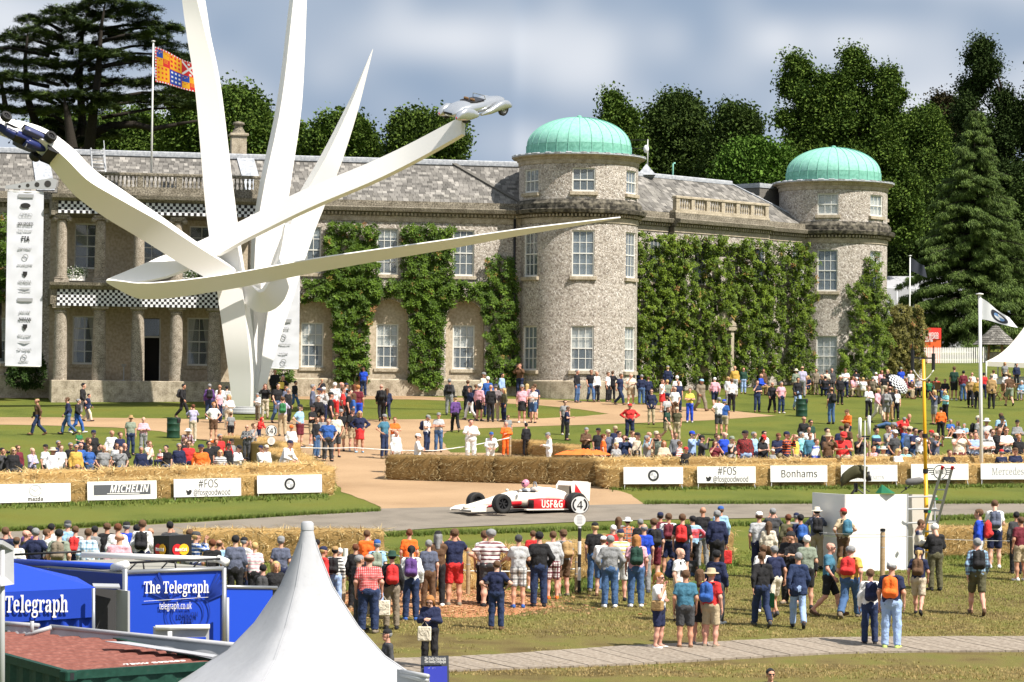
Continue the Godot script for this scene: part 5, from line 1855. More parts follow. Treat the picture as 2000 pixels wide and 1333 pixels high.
func board(row:Transform3D,x0:float,x1:float,yt:float,yb:float,kind:String,label:String)->void:
	var w:=0.12
	var a:=on_plane(row,x0,yt,w)
	var b:=on_plane(row,x1,yb,w)
	var mid:=row*V3((a.x+b.x)/2,(a.y+b.y)/2,w)
	var sx:=b.x-a.x
	var sy:=a.y-b.y-(b.x-a.x)*0.01
	var root:=thing("sponsor_board",label,"sign board",mid)
	var slope:=(ground(-(row*V3(b.x,0,0)).z)-ground(-(row*V3(a.x,0,0)).z))/sx
	root.basis=row.basis*Basis(Vector3.BACK,atan(slope)*0.6)*Basis(Vector3.RIGHT,-0.04)
	var st:=mb()
	box(st,Transform3D(),V3(sx,sy,0.03),0.006)
	obj("panel",st,M.white_board,root)
	for s in [-1,1]:
		st=mb()
		bar(st,V3(s*(sx/2-0.06),-sy/2+0.03,-0.03),V3(s*(sx/2-0.02),-sy/2-0.22,0.03),0.02,0.02,V3(0,0,1))
		obj("stake",st,M.galvanised,root)
	var f:=Transform3D(Basis(),V3(0,0,0.017))
	var e:=0.006
	match kind:
		"winged":
			var o:=obj("badge",emblem_ring(0.17,0.20,e,Transform3D(Basis.from_scale(V3(1.12,1,1)),Vector3.ZERO)),M.silver_print,root)
			o.position=V3(0.0,0.08,0.017)
			o=obj("badge",flat_shape([-0.2,0.07,-0.1,0.05,0.0,-0.02,0.1,0.05,0.2,0.07,0.1,0.02,0.0,-0.06,-0.1,0.02],e),M.silver_print,root)
			o.position=V3(0.0,0.1,0.017)
			letters("mazda",0.13,M.black_print,f*Transform3D(Basis(),V3(0.0,-0.2,0)),root,"lettering",false,true,0.52)
		"tyres":
			var o:=obj("badge",flat_shape([-1.02,-0.14,1.02,-0.14,1.02,0.2,-1.02,0.2],e),M.grey_print,root)
			o.position=V3(0,0,0.017)
			o.material_override=plain(lin(0.09,0.095,0.105),0.5)
			letters("MICHELIN",0.24,M.white_board,Transform3D(Basis(V3(1,0,0),V3(0.22,1,0),V3(0,0,1)),V3(0.26,0.055,0.024)),root,"lettering",false,true,1.35)
			o=obj("badge",flat_shape([-0.55,-0.115,0.62,-0.115,0.62,-0.09,-0.55,-0.09],e),M.white_board,root)
			o.position=V3(0,0,0.024)
		"hashtag":
			letters("#FOS",0.28,M.black_print,f*Transform3D(Basis(),V3(0.02,0.14,0)),root,"lettering",false,false,0.72)
			letters("@fosgoodwood",0.2,M.black_print,f*Transform3D(Basis(),V3(0.16,-0.16,0)),root,"lettering",false,false,1.36)
			var o:=obj("bird",flat_shape([-0.09,-0.06,-0.02,-0.09,0.06,-0.07,0.1,0.0,0.1,0.03,0.13,0.05,0.1,0.06,0.07,0.09,0.03,0.09,0.0,0.06,0.0,0.04,-0.05,0.06,-0.09,0.09,-0.1,0.05,-0.08,0.02,-0.1,0.02,-0.06,-0.03],e),M.black_print,root)
			o.position=V3(-0.70,-0.15,0.017)
		"roundel":
			for k in [[0.0,0.225,"silver_print"],[0.0,0.205,"black_print"],[0.0,0.135,"white_board"]]:
				var o:=obj("badge",emblem_ring(k[0],k[1],e),M[k[2]],root)
				o.position=V3(0,0,0.012+0.006*(0.23-k[1])*10.0)
			for k in 2:
				var o:=obj("badge",emblem_ring(0.0,0.125,e,Transform3D(),PI/2+PI*k,PI+PI*k),M.silver_print,root)
				o.position=V3(0,0,0.024)
		"auction":
			letters("Bonhams",0.27,M.black_print,f*Transform3D(Basis(),V3(0,0,0)),root,"lettering",false,false,1.4)
		"wings":
			letters("ASTON MARTIN",0.13,M.silver_print,f*Transform3D(Basis(),V3(0.0,-0.16,0)),root,"lettering",true,false,1.2)
			for s in [-1,1]:
				var o:=obj("badge",flat_shape([0.08,0.0,0.5,0.09,0.52,0.13,0.1,0.13],e),plain(lin(0.62,0.63,0.65),0.5),root)
				o.transform=Transform3D(Basis.from_scale(V3(s,1,s)),V3(0,0.12,0.022 if s<0 else 0.017))
		"mini":
			letters("MINI",0.17,M.black_print,f,root,"lettering",false,false,0.36)
			var o:=obj("badge",emblem_ring(0.235,0.265,e),M.black_print,root)
			o.position=V3(0,0,0.017)
			for s in [-1,1]:
				for k in 4:
					var y:=0.14-k*0.075
					var st2:=mb()
					bx(st2,V3(minf(s*0.25,s*(0.62-0.09*k)),y-0.013,0),V3(maxf(s*0.25,s*(0.62-0.09*k)),y+0.013,e))
					o=obj("badge",st2,M.black_print,root)
					o.position=V3(0,0,0.017)
		"serif":
			letters("Mercedes-Benz",0.27,M.grey_print,f*Transform3D(Basis(),V3(0.12,0,0)),root,"lettering",true,false,2.05)
func make_straw()->void:
	var la:=spot(-70,992)
	var lb:=spot(652,968)
	var left:=straw_row(la,lb,2.3,0.80,1.15,0,"bale in the front row of the left trackside wall","bales of the left trackside wall")
	straw_row(la,lb,2.5,1.08,1.2,0,"bale in the raised back row of the left trackside wall","back bales of the left trackside wall",1.1)
	straw_row(spot(655,962),spot(560,915),2.2,0.95,1.2,0,"bale across the drive end of the left wall","bales at the drive end of the left wall")
	straw_row(spot(590,912),spot(466,892),2.2,0.95,1.1,0,"bale behind the left marshals' bay","bales around the left marshals' bay")
	var ca:=spot(752,938)
	var cb:=spot(1178,951)
	var names:=["large dark brown bale at the drive end of the middle wall","large dark brown bale second from left in the middle wall","large dark brown bale third from left in the middle wall","large dark brown bale at the right end of the middle wall"]
	var t:=row_frame(ca,cb)
	var total:=Vector2(cb.x-ca.x,cb.z-ca.z).length()
	for i in 4:
		var l:float=total/4
		var p:=t*V3(l*(i+0.5),0,-0.6)
		p.y=ground(-p.z)-0.04
		straw_bale(Transform3D(t.basis*Basis(Vector3.UP,rng.randfn(0,0.02)),p),V3(l*1.02,0.98+0.02*i,1.25),2,names[i],"")
	straw_row(spot(968,884),spot(1175,912),2.3,0.62,1.2,1,"pale straw bale behind the dark middle wall","pale bales behind the middle wall")
	var ra:=spot(1181,957)
	var rb:=spot(2075,948)
	var right:=straw_row(ra,rb,2.35,0.86,1.15,0,"bale in the front row of the right trackside wall","bales of the right trackside wall")
	straw_row(ra,rb,2.5,1.04,1.2,0,"bale in the raised back row of the right trackside wall","back bales of the right trackside wall",1.1)
	straw_row(spot(360,1100),spot(748,1100),2.2,0.88,1.2,1,"bale in the near wall behind the conical tent","bales of the near left wall")
	straw_row(spot(862,1160),spot(1440,1100),2.2,0.98,1.2,1,"bale in the near wall behind the middle spectators","bales of the near middle wall")
	straw_row(spot(1812,1092),spot(2080,1086),2.2,0.88,1.2,1,"bale in the near wall right of the white platform","bales of the near right wall")
	board(left,-2,137,945,982,"winged","white board with a silver winged oval badge, leftmost on the left straw wall")
	board(left,170,305,940,977,"tyres","white board with bold white letters on a dark grey bar, left straw wall")
	board(left,339,470,935,971,"hashtag","white board with a hashtag and bird symbol on the left straw wall")
	board(left,502,628,928,964,"roundel","white board with black ringed round badge, rightmost on the left straw wall")
	board(right,1218,1334,912,947,"roundel","white board with black ringed round badge, leftmost on the right straw wall")
	board(right,1362,1476,911,945,"hashtag","white board with a hashtag and bird symbol on the right straw wall")
	board(right,1505,1616,909,943,"auction","white board with thin rounded black lettering on the right straw wall")
	board(right,1643,1753,908,942,"wings","white board with faint silver wings behind the covered television camera")
	board(right,1780,1892,906,939,"mini","white board with winged circle emblem behind the leaning ladder")
	board(right,1916,2046,905,938,"serif","white board with grey serif lettering, rightmost on the right straw wall")
func post(label:String,px:float,yb:float,yt:float,r:=0.05,m:Material=null,group:="")->Node3D:
	var p:=spot(px,yb)
	var tall:=(yb-yt)/(FOCAL/-p.z)
	var root:=thing("fence_post",label,"post",p,rng.randf()*TAU,group)
	var st:=mb(true)
	lathe(st,[[r,-0.1],[r*1.02,tall*0.4],[r*0.97,tall-0.02],[r*0.85,tall],[0.0,tall+0.005]],12)
	obj("shaft",st,m if m else M.post_wood,root)
	st=mb()
	for k in 2:
		lathe(st,[[r*1.08,tall-0.12-0.3*k],[r*1.12,tall-0.11-0.3*k],[r*1.08,tall-0.10-0.3*k]],10)
	obj("wire_loop",st,M.galvanised,root)
	return root
func rope(label:String,pts:Array,r:=0.012,m:Material=null)->void:
	var st:=mb(true)
	var out:=[]
	for i in pts.size()-1:
		var n:=8
		for k in n:
			var t:=float(k)/n
			out.append(pts[i].lerp(pts[i+1],t)-V3(0,sin(t*PI)*0.012*pts[i].distance_to(pts[i+1]),0))
	out.append(pts[-1])
	var rad:=[]
	for p in out:
		rad.append(r)
	path_tube(st,out,rad,5)
	tag(obj("rope",st,m if m else M.white_plastic),label,"rope")
func number_post(label:String,px:float,yb:float,disc_y:float,r:float,small_y:float,small_r:float)->void:
	var p:=spot(px,yb)
	var s:=FOCAL/-p.z
	var root:=thing("marshal_post",label,"signpost",p)
	var top:=(yb-disc_y)/s
	var sm:=(yb-small_y)/s
	var st:=mb()
	var y:=0.0
	var k:=0
	while y<sm:
		st=mb()
		var e:=minf(y+0.33,sm)
		tube(st,V3(0,y,0),V3(0,e,0),0.045,0.045,10)
		obj("pole_band",st,M.white_plastic if k%2 else M.black_plastic,root)
		y=e
		k+=1
	st=mb()
	tube(st,V3(0,sm,0),V3(0,top,0),0.035,0.035,10)
	obj("pole_top",st,M.white_plastic,root)
	var dr:=r/s
	for q in [[top,dr,0.055],[sm,small_r/s,0.06]]:
		st=mb()
		tube(st,V3(0,q[0],0.03),V3(0,q[0],0.03+0.02),q[1],q[1],32)
		obj("disc",st,M.white_board,root)
	for h in [[-0.95,0.95],[PI-0.95,PI+0.95]]:
		var o:=obj("ring_mark",emblem_ring(dr*0.66,dr*0.84,0.004,Transform3D(),h[0],h[1]),M.black_print,root)
		o.position=V3(0,top,0.052)
	var rim:=obj("ring_mark",emblem_ring(dr*0.96,dr*1.02,0.004),M.black_print,root)
	rim.position=V3(0,top,0.048)
	letters("4",dr*0.85,M.black_print,Transform3D(Basis(),V3(0,top,0.056)),root,"numeral",false,false)
	for j in 6:
		var b:=mb()
		bx(b,V3(-small_r/s*0.45,sm+(2.5-j)*0.035,0.051),V3(small_r/s*0.45,sm+(2.5-j)*0.035+0.01,0.054))
		obj("small_print",b,M.silver_print,root)
func bin(label:String,px:float,yb:float)->void:
	var root:=thing("litter_bin",label,"litter bin",spot(px,yb),0.4)
	var green:=plain(lin(0.012,0.05,0.028),0.5)
	var st:=mb(true)
	lathe(st,[[0.29,0.0],[0.30,0.03],[0.29,0.06],[0.29,0.3],[0.305,0.32],[0.29,0.34],[0.29,0.6],[0.305,0.62],[0.29,0.64],[0.29,0.86],[0.305,0.89],[0.27,0.9],[0.26,0.6],[0.0,0.6]],24)
	obj("drum",st,green,root)
	st=mb(true)
	lathe(st,[[0.31,0.68],[0.33,0.8],[0.312,0.905],[0.26,0.91],[0.22,0.8]],14,Transform3D(),0.3,2.6)
	obj("liner",st,M.black_plastic,root)
func make_track_things()->void:
	var car:=thing("racing_car","white and red single seater racing car on the track","racing car",spot(1024,1002)+V3(0,0.02,0),deg_to_rad(30.0))
	race_car(car,M.cream_paint,M.red_paint,M.cream_paint,M.rubber)
	for s in [-1,1]:
		var fl:=Basis(Vector3.UP,0.0 if s>0 else PI)
		letters("USF&G",0.24,M.cream_paint,Transform3D(fl,V3(0.62,0.29,s*0.758)),car,"lettering",false,true,0.8)
		var st:=mb()
		bx(st,V3(-0.35,0.09,s*0.60-0.02),V3(1.45,0.13,s*0.745+(0.01 if s>0 else -0.01)))
		obj("skirt",st,M.cream_paint,car)
		st=mb()
		prism(st,poly2([1.62,0.50,2.05,0.45,1.66,0.94]),s*0.5+(0.014 if s>0 else -0.020),s*0.5+(0.020 if s>0 else -0.014))
		obj("wing_stripe",st,M.red_paint,car)
		st=mb(true)
		loft(st,[ring(-2.0,0.15,s*0.03,0.035,0.12,3.0,10),ring(-1.5,0.22,s*0.05,0.06,0.165,3.0,10),ring(-0.9,0.29,s*0.07,0.09,0.21,3.0,10),ring(-0.3,0.32,s*0.08,0.10,0.275,3.0,10)])
		obj("nose_stripe",st,M.red_paint,car)
	number_post("black and white banded post with large number four near the straw",1131,1160,987,17.5,1017,11.5)
	number_post("smaller black and white number four post in the left marshals' bay",529,916,842,11.5,862,7.5)
	bin("green drum bin with black liner beside the left drive",338,856)
	bin("green drum bin with black liner on the right hand lawn",1566,814)
	for p in [[62,955,908,"round post at the left end of the left straw wall"],[553,956,889,"pale green post beside the leaning marshal in white"],[996,897,852,"short wooden post holding the white rope behind the middle wall"],[1182,916,855,"wooden post behind the joint of dark and golden bales"],[1244,945,881,"short wooden post behind the round badge board at right"],[1698,945,862,"brown wooden post behind the white aerial mast"]]:
		post(p[3],p[0],p[1],p[2],0.05)
	for p in [[914,1163,1071,"wooden post between the red shorts and striped shirt spectators"],[1126,1158,1090,"wooden post just left of the number four post"],[736,1193,1140,"wooden post between the two rucksack wearers near the chippings"],[1937,1102,1068,"short wooden post behind the right edge spectators"],[1982,1122,1041,"tall round post at the right edge of the photo"],[1415,1112,1034,"pale post at the right end of the near middle wall"]]:
		post(p[3],p[0],p[1],p[2],0.05)
	var tp:=post("tall brown post with dark cap standing before the white platform",1724,1128,1040,0.065)
	var cap:=mb()
	lathe(cap,[[0.07,1.22],[0.072,1.3],[0.0,1.31]],12)
	obj("cap",cap,M.black_plastic,tp)
	for p in [[730,1092,1041],[674,1130,1060]]:
		var q:=spot(p[0],p[1])
		var root:=thing("pipe_bollard","white capped pipe bollard %s the orange steward vest"%("right of" if p[0]>700 else "left below"),"bollard",q)
		var st:=mb()
		tube(st,Vector3.ZERO,V3(0,0.5,0),0.06,0.06,12)
		obj("lower_pipe",st,M.black_plastic,root)
		st=mb()
		tube(st,V3(0,0.5,0),V3(0,0.78,0),0.065,0.065,12)
		obj("upper_pipe",st,M.white_plastic,root)
	rope("white rope sagging across the drive from the marshals' bay",[spot(490,905)+V3(0,0.75,0),spot(590,905)+V3(0,0.62,0),spot(690,905)+V3(0,0.62,0),spot(850,905)+V3(0,0.5,0),spot(996,897)+V3(0,0.88,0)],0.02)
	rope("white rope along the near straw by the stewards",[spot(745,1120)+V3(0,0.6,0),spot(914,1163)+V3(0,0.6,0),spot(1126,1158)+V3(0,0.6,0)],0.015)
	rope("thin wire from the brown post to the right hand fence",[spot(1600,1120)+V3(0,1.1,0),spot(1724,1128)+V3(0,1.15,0),spot(1982,1122)+V3(0,0.9,0)],0.006,M.galvanised)
	var fp:=spot(446,948)
	var flag:=thing("red_flag","furled red flag standing on the left wall beside the marshal in white","flag",fp)
	var st:=mb(true)
	for i in 12:
		for j in 8:
			var q:=func(a:int,b:int)->Vector3:
				var h:=1.62-b*0.16
				var wd:=0.04+0.034*b
				return V3((a/12.0-0.45)*wd*2.2+0.004*b*b,h,0.05*sin(a*1.9+b*0.3)*(0.3+0.1*b)+0.2)
			quad(st,q.call(i,j),q.call(i+1,j),q.call(i+1,j+1),q.call(i,j+1))
	obj("cloth",st,plain(lin(0.62,0.02,0.02),0.7),flag)
	st=mb(true)
	tube(st,V3(-0.05,0.0,0.15),V3(0,1.66,0.2),0.015,0.015,6)
	obj("pole",st,M.post_wood,flag)
	for k in [[1140,898,1.04,1.1,"crumpled orange jacket lying on the right end of the middle wall"],[365,926,0.86,0.35,"small folded orange cloth on the left wall by the red shirt"]]:
		var q:=spot(k[0],k[1]+45)
		var o:=thing("orange_jacket",k[4],"jacket",q+V3(0,k[2],-0.4))
		st=mb(true)
		var nn:=noise(int(k[0]),3.0,FastNoiseLite.TYPE_SIMPLEX_SMOOTH,3)
		for i in 14:
			for j in 6:
				var q2:=func(a:int,b:int)->Vector3:
					var u:=a/14.0*2.0-1.0
					var v:=b/6.0*2.0-1.0
					return V3(u*k[3],maxf(0.0,0.24*(1.0-u*u)*(1.0-v*v)*(0.7+nn.get_noise_2d(u*2.0,v)*1.2)),v*0.35)
				quad(st,q2.call(i,j+1),q2.call(i,j),q2.call(i+1,j),q2.call(i+1,j+1))
		obj("cloth",st,M.orange,o)
	var bxp:=spot(389,968)
	var bo:=thing("white_box","small white numbered box on the left wall before the orange jacket","box",bxp+V3(0,0.80,-0.35))
	st=mb()
	box(st,Transform3D(Basis(),V3(0,0.12,0)),V3(0.19,0.26,0.16),0.01)
	obj("carton",st,M.white_board,bo)
	letters("3",0.1,M.red_paint,Transform3D(Basis(),V3(0,0.15,0.082)),bo,"numeral")
	camera_platform()
func camera_platform()->void:
	var c:=spot(1650,1118)
	var r:=spot(1770,1114)
	var s:=FOCAL/-c.z
	var tall:=152.0/s
	var root:=thing("camera_platform","white boarded camera platform beside the near straw wall","platform",c)
	var u:=V3(r.x-c.x,0,r.z-c.z)
	var w:=u.length()
	var side:=V3(-0.72,0,-1.55)
	var st:=mb()
	var p:=[Vector3.ZERO,u,u+side,side]
	for i in 2:
		var a:Vector3=[p[0],p[3]][i]
		var b:Vector3=[p[1],p[0]][i]
		var d:=(b-a).normalized()
		st=mb()
		var n:=d.cross(Vector3.UP)
		box(st,Transform3D(Basis(d,Vector3.UP,n),(a+b)/2+V3(0,tall*0.72,0)),V3(a.distance_to(b),tall*0.55,0.03),0.004)
		obj("panel",st,M.white_board,root)
		st=mb()
		box(st,Transform3D(Basis(d,Vector3.UP,n),(a+b)/2+V3(0,tall*0.221,0)),V3(a.distance_to(b),tall*0.438,0.03),0.004)
		obj("panel",st,M.white_board,root)
	st=mb()
	box(st,Transform3D(Basis(u.normalized(),Vector3.UP,u.normalized().cross(Vector3.UP)),(u+side)/2+V3(0,tall*0.78,-0.1)),V3(w,0.05,1.6))
	obj("deck",st,M.post_wood,root)
	var e:=u+V3(0.9,0,-0.9)
	st=mb()
	bx(st,u+V3(0.02,0.1,-1.3),e+V3(0,tall-0.05,-0.36))
	obj("side_panel",st,M.cream_canvas,root)
	for y in [0.62,0.80,0.96]:
		st=mb()
		tube(st,u+V3(-0.05,tall*y,-0.05),e+V3(0.05,tall*y,0.1),0.025,0.025,8)
		obj("scaffold_rail",st,M.galvanised,root)
	for q in [u+V3(0.03,0,-0.03),e+V3(0,0,0.1)]:
		st=mb()
		tube(st,q,q+V3(0,tall,0),0.028,0.028,8)
		obj("scaffold_pole",st,M.galvanised,root)
	for k in [[1830,975],[1816,1000]]:
		st=mb()
		box(st,Transform3D(Basis(),at(k[0],k[1],-c.z-0.2)-c),V3(0.07,0.06,0.07))
		obj("clamp",st,plain(lin(0.02,0.3,0.08),0.6),root)
	var lr:=thing("ladder","aluminium ladder with red tips leaning on the camera platform","ladder",spot(1800,1112))
	var la:=V3(0.0,0,-0.4)
	var top:=at(1850,917,-c.z-0.1)-lr.position
	var off:=V3(0.34,0,0.0)
	for k in [-0.5,0.5]:
		st=mb()
		bar(st,la+off*k,top+off*k*0.8,0.07,0.03,V3(0,0,1))
		obj("stile",st,M.galvanised,lr)
		st=mb()
		bar(st,top+off*k*0.8,top+off*k*0.8+(top-la).normalized()*0.09,0.08,0.04,V3(0,0,1))
		obj("tip",st,M.red_paint,lr)
	for i in 9:
		var f:=0.06+i*0.105
		st=mb()
		tube(st,la.lerp(top,f)-off*0.48,la.lerp(top,f)+off*0.48,0.018,0.018,6)
		obj("rung",st,M.galvanised,lr)
	var zc:=-c.z+1.6
	var mb0:=at(1812,1085,zc)
	mb0.y=ground(zc)
	var mt:=at(1804,702,zc)
	var mast:=thing("yellow_mast","tall yellow telescopic mast behind the camera platform","mast",mb0)
	st=mb(true)
	var d:=mt-mb0
	tube(st,Vector3.ZERO,d*0.45,0.062,0.058,12)
	tube(st,d*0.45,d,0.052,0.046,12)
	obj("tube",st,plain(lin(0.80,0.42,0.02),0.4),mast)
	for f in [0.26,0.45,0.62]:
		st=mb()
		tube(st,d*f,d*(f+0.02),0.075,0.075,12)
		obj("collar",st,M.black_plastic,mast)
	st=mb()
	bar(st,d+V3(-0.33,0.03,0),d+V3(0.33,0.03,0),0.04,0.04)
	obj("crossbar",st,M.black_plastic,mast)
	for k in [[-0.30,-0.32,0.25],[0.28,-0.30,0.16]]:
		st=mb()
		tube(st,d+V3(k[0],k[1],0),d+V3(k[0],k[2],0),0.05,0.05,10)
		tube(st,d+V3(k[0],k[2],0),d+V3(k[0],k[2]+0.22,0),0.012,0.012,6)
		obj("aerial",st,M.black_plastic,mast)
	st=mb(true)
	var cp:=[]
	for i in 9:
		var t:=i/8.0
		cp.append(d+V3(lerpf(-0.28,0.28,t),-0.3-sin(t*PI)*0.28,0.06))
	path_tube(st,cp,[0.014,0.014,0.014,0.014,0.014,0.014,0.014,0.014,0.014],5)
	obj("cable",st,M.white_plastic,mast)
	var ab:=at(1689,966,-c.z+0.6)
	var at_:=at(1690,822,-c.z+0.6)
	var am:=thing("aerial_mast","white pole with two white tube aerials on the camera platform","aerial",ab)
	st=mb()
	tube(st,Vector3.ZERO,at_-ab,0.026,0.02,8)
	obj("pole",st,M.white_plastic,am)
	for k in [[1680,818,856],[1698,814,850]]:
		st=mb(true)
		var a0:=at(k[0],k[2],-c.z+0.6)-ab
		var a1:=at(k[0],k[1],-c.z+0.6)-ab
		tube(st,a0,a1,0.045,0.045,12)
		ball(st,a1,V3(0.045,0.03,0.045),10,6)
		obj("aerial",st,M.white_plastic,am)
	st=mb()
	bar(st,at(1677,853,-c.z+0.6)-ab,at(1700,853,-c.z+0.6)-ab,0.04,0.04)
	obj("bracket",st,M.black_plastic,am)
	var cc:=at(1672,962,-c.z+0.8)
	var cam:=thing("television_camera","television camera under an olive rain cover on the platform","camera",cc)
	st=mb(true)
	var nn:=noise(9,3.0,FastNoiseLite.TYPE_SIMPLEX_SMOOTH,3)
	var rings:=[]
	for i in 9:
		var t:=i/8.0
		var rr:=[]
		for k in 14:
			var a:=TAU*k/14
			var q:=V3(lerpf(-0.40,0.30,t),0.34+0.22*sin(t*2.6)+sin(a)*lerpf(0.14,0.24,t)*(1.0 if sin(a)>0 else 1.5-t),cos(a)*lerpf(0.10,0.17,t))
			rr.append(q+V3(1,1,1)*nn.get_noise_3dv(q*2.0)*0.06)
		rings.append(rr)
	loft(st,rings)
	obj("rain_cover",st,plain(lin(0.055,0.052,0.022),0.8),cam)
	st=mb(true)
	tube(st,V3(0.26,0.42,0.0),V3(0.4,0.45,0.02),0.13,0.14,14)
	obj("lens_hood",st,M.black_plastic,cam)
	st=mb()
	tube(st,V3(0,0,0),V3(0.0,0.25,0),0.05,0.06,8)
	for k in 3:
		tube(st,V3(0,0.12,0),V3(cos(k*2.1)*0.22,-0.05,sin(k*2.1)*0.22),0.02,0.02,6)
	tube(st,V3(0.1,0.18,0.1),V3(0.36,0.02,0.2),0.015,0.015,6)
	obj("tripod",st,M.black_plastic,cam)
	var mc:=at(1760,963,-c.z+1.4)
	var mic:=thing("microphone","fluffy grey microphone on a short boom on the platform","microphone",mc)
	var m1:=at(1786,941,-c.z+1.4)-mc
	st=mb()
	tube(st,Vector3.ZERO,m1-V3(0.1,0.12,0),0.014,0.014,6)
	ball(st,m1*0.4,V3(0.04,0.05,0.04),8,5)
	obj("boom",st,M.black_plastic,mic)
	st=mb(true)
	loft(st,[ring(-0.24,0,0,0.05,0.05,2.0),ring(-0.18,0,0,0.09,0.09,2.0),ring(0.0,0.0,0,0.1,0.1,2.0),ring(0.16,0.01,0,0.095,0.095,2.0),ring(0.25,0.02,0,0.05,0.05,2.0)])
	var fur:=obj("wind_cover",st,tri_mat(noise_tex(noise(33,0.15,FastNoiseLite.TYPE_SIMPLEX_SMOOTH,3),[[0.0,0.06,0.06,0.06],[1.0,0.34,0.33,0.32]],128),null,6.0,1.0,false),mic)
	fur.position=m1
	fur.rotation.z=0.12
	var gc:=at(1730,964,-c.z+0.5)
	var gr:=thing("green_cloth","green cloth heaped on the camera platform","cloth",gc)
	st=mb()
	var pk:=V3(-0.1,0.24,0)
	for i in 6:
		var a:=TAU*i/6
		var b:=TAU*(i+1)/6
		tri(st,V3(cos(a)*0.28,0,sin(a)*0.2),pk,V3(cos(b)*0.28,0,sin(b)*0.2))
	obj("fabric",st,plain(lin(0.01,0.13,0.06),0.8),gr)
func slab(called:String,pts:Array,thick:float,m:Material,root:Node3D)->MeshInstance3D:
	var st:=mb()
	var n:Vector3=(pts[1]-pts[0]).cross(pts[2]-pts[0]).normalized()
	if n.dot(pts[0])>0.0:
		n=-n
	var mid:=Vector3.ZERO
	for p in pts:
		mid+=p
	mid=mid/pts.size()-n*thick*0.5
	var k:int=pts.size()
	for i in range(1,k-1):
		facing(st,[pts[0],pts[i],pts[i+1]],mid)
		facing(st,[pts[0]-n*thick,pts[i]-n*thick,pts[i+1]-n*thick],mid)
	for i in k:
		facing(st,[pts[i],pts[(i+1)%k],pts[(i+1)%k]-n*thick,pts[i]-n*thick],mid)
	return here(obj(called,st,m,root),root)
func tubes(called:String,a:Vector3,b:Vector3,r:float,m:Material,root:Node3D,sides:=10)->MeshInstance3D:
	var st:=mb(true)
	tube(st,a,b,r,r,sides)
	return here(obj(called,st,m,root),root)
func plane_at(p:Vector3,q:Vector3,z_off:=0.0)->Transform3D:
	var t:=row_frame(p,q)
	t.origin=p+t.basis.z*z_off
	return t
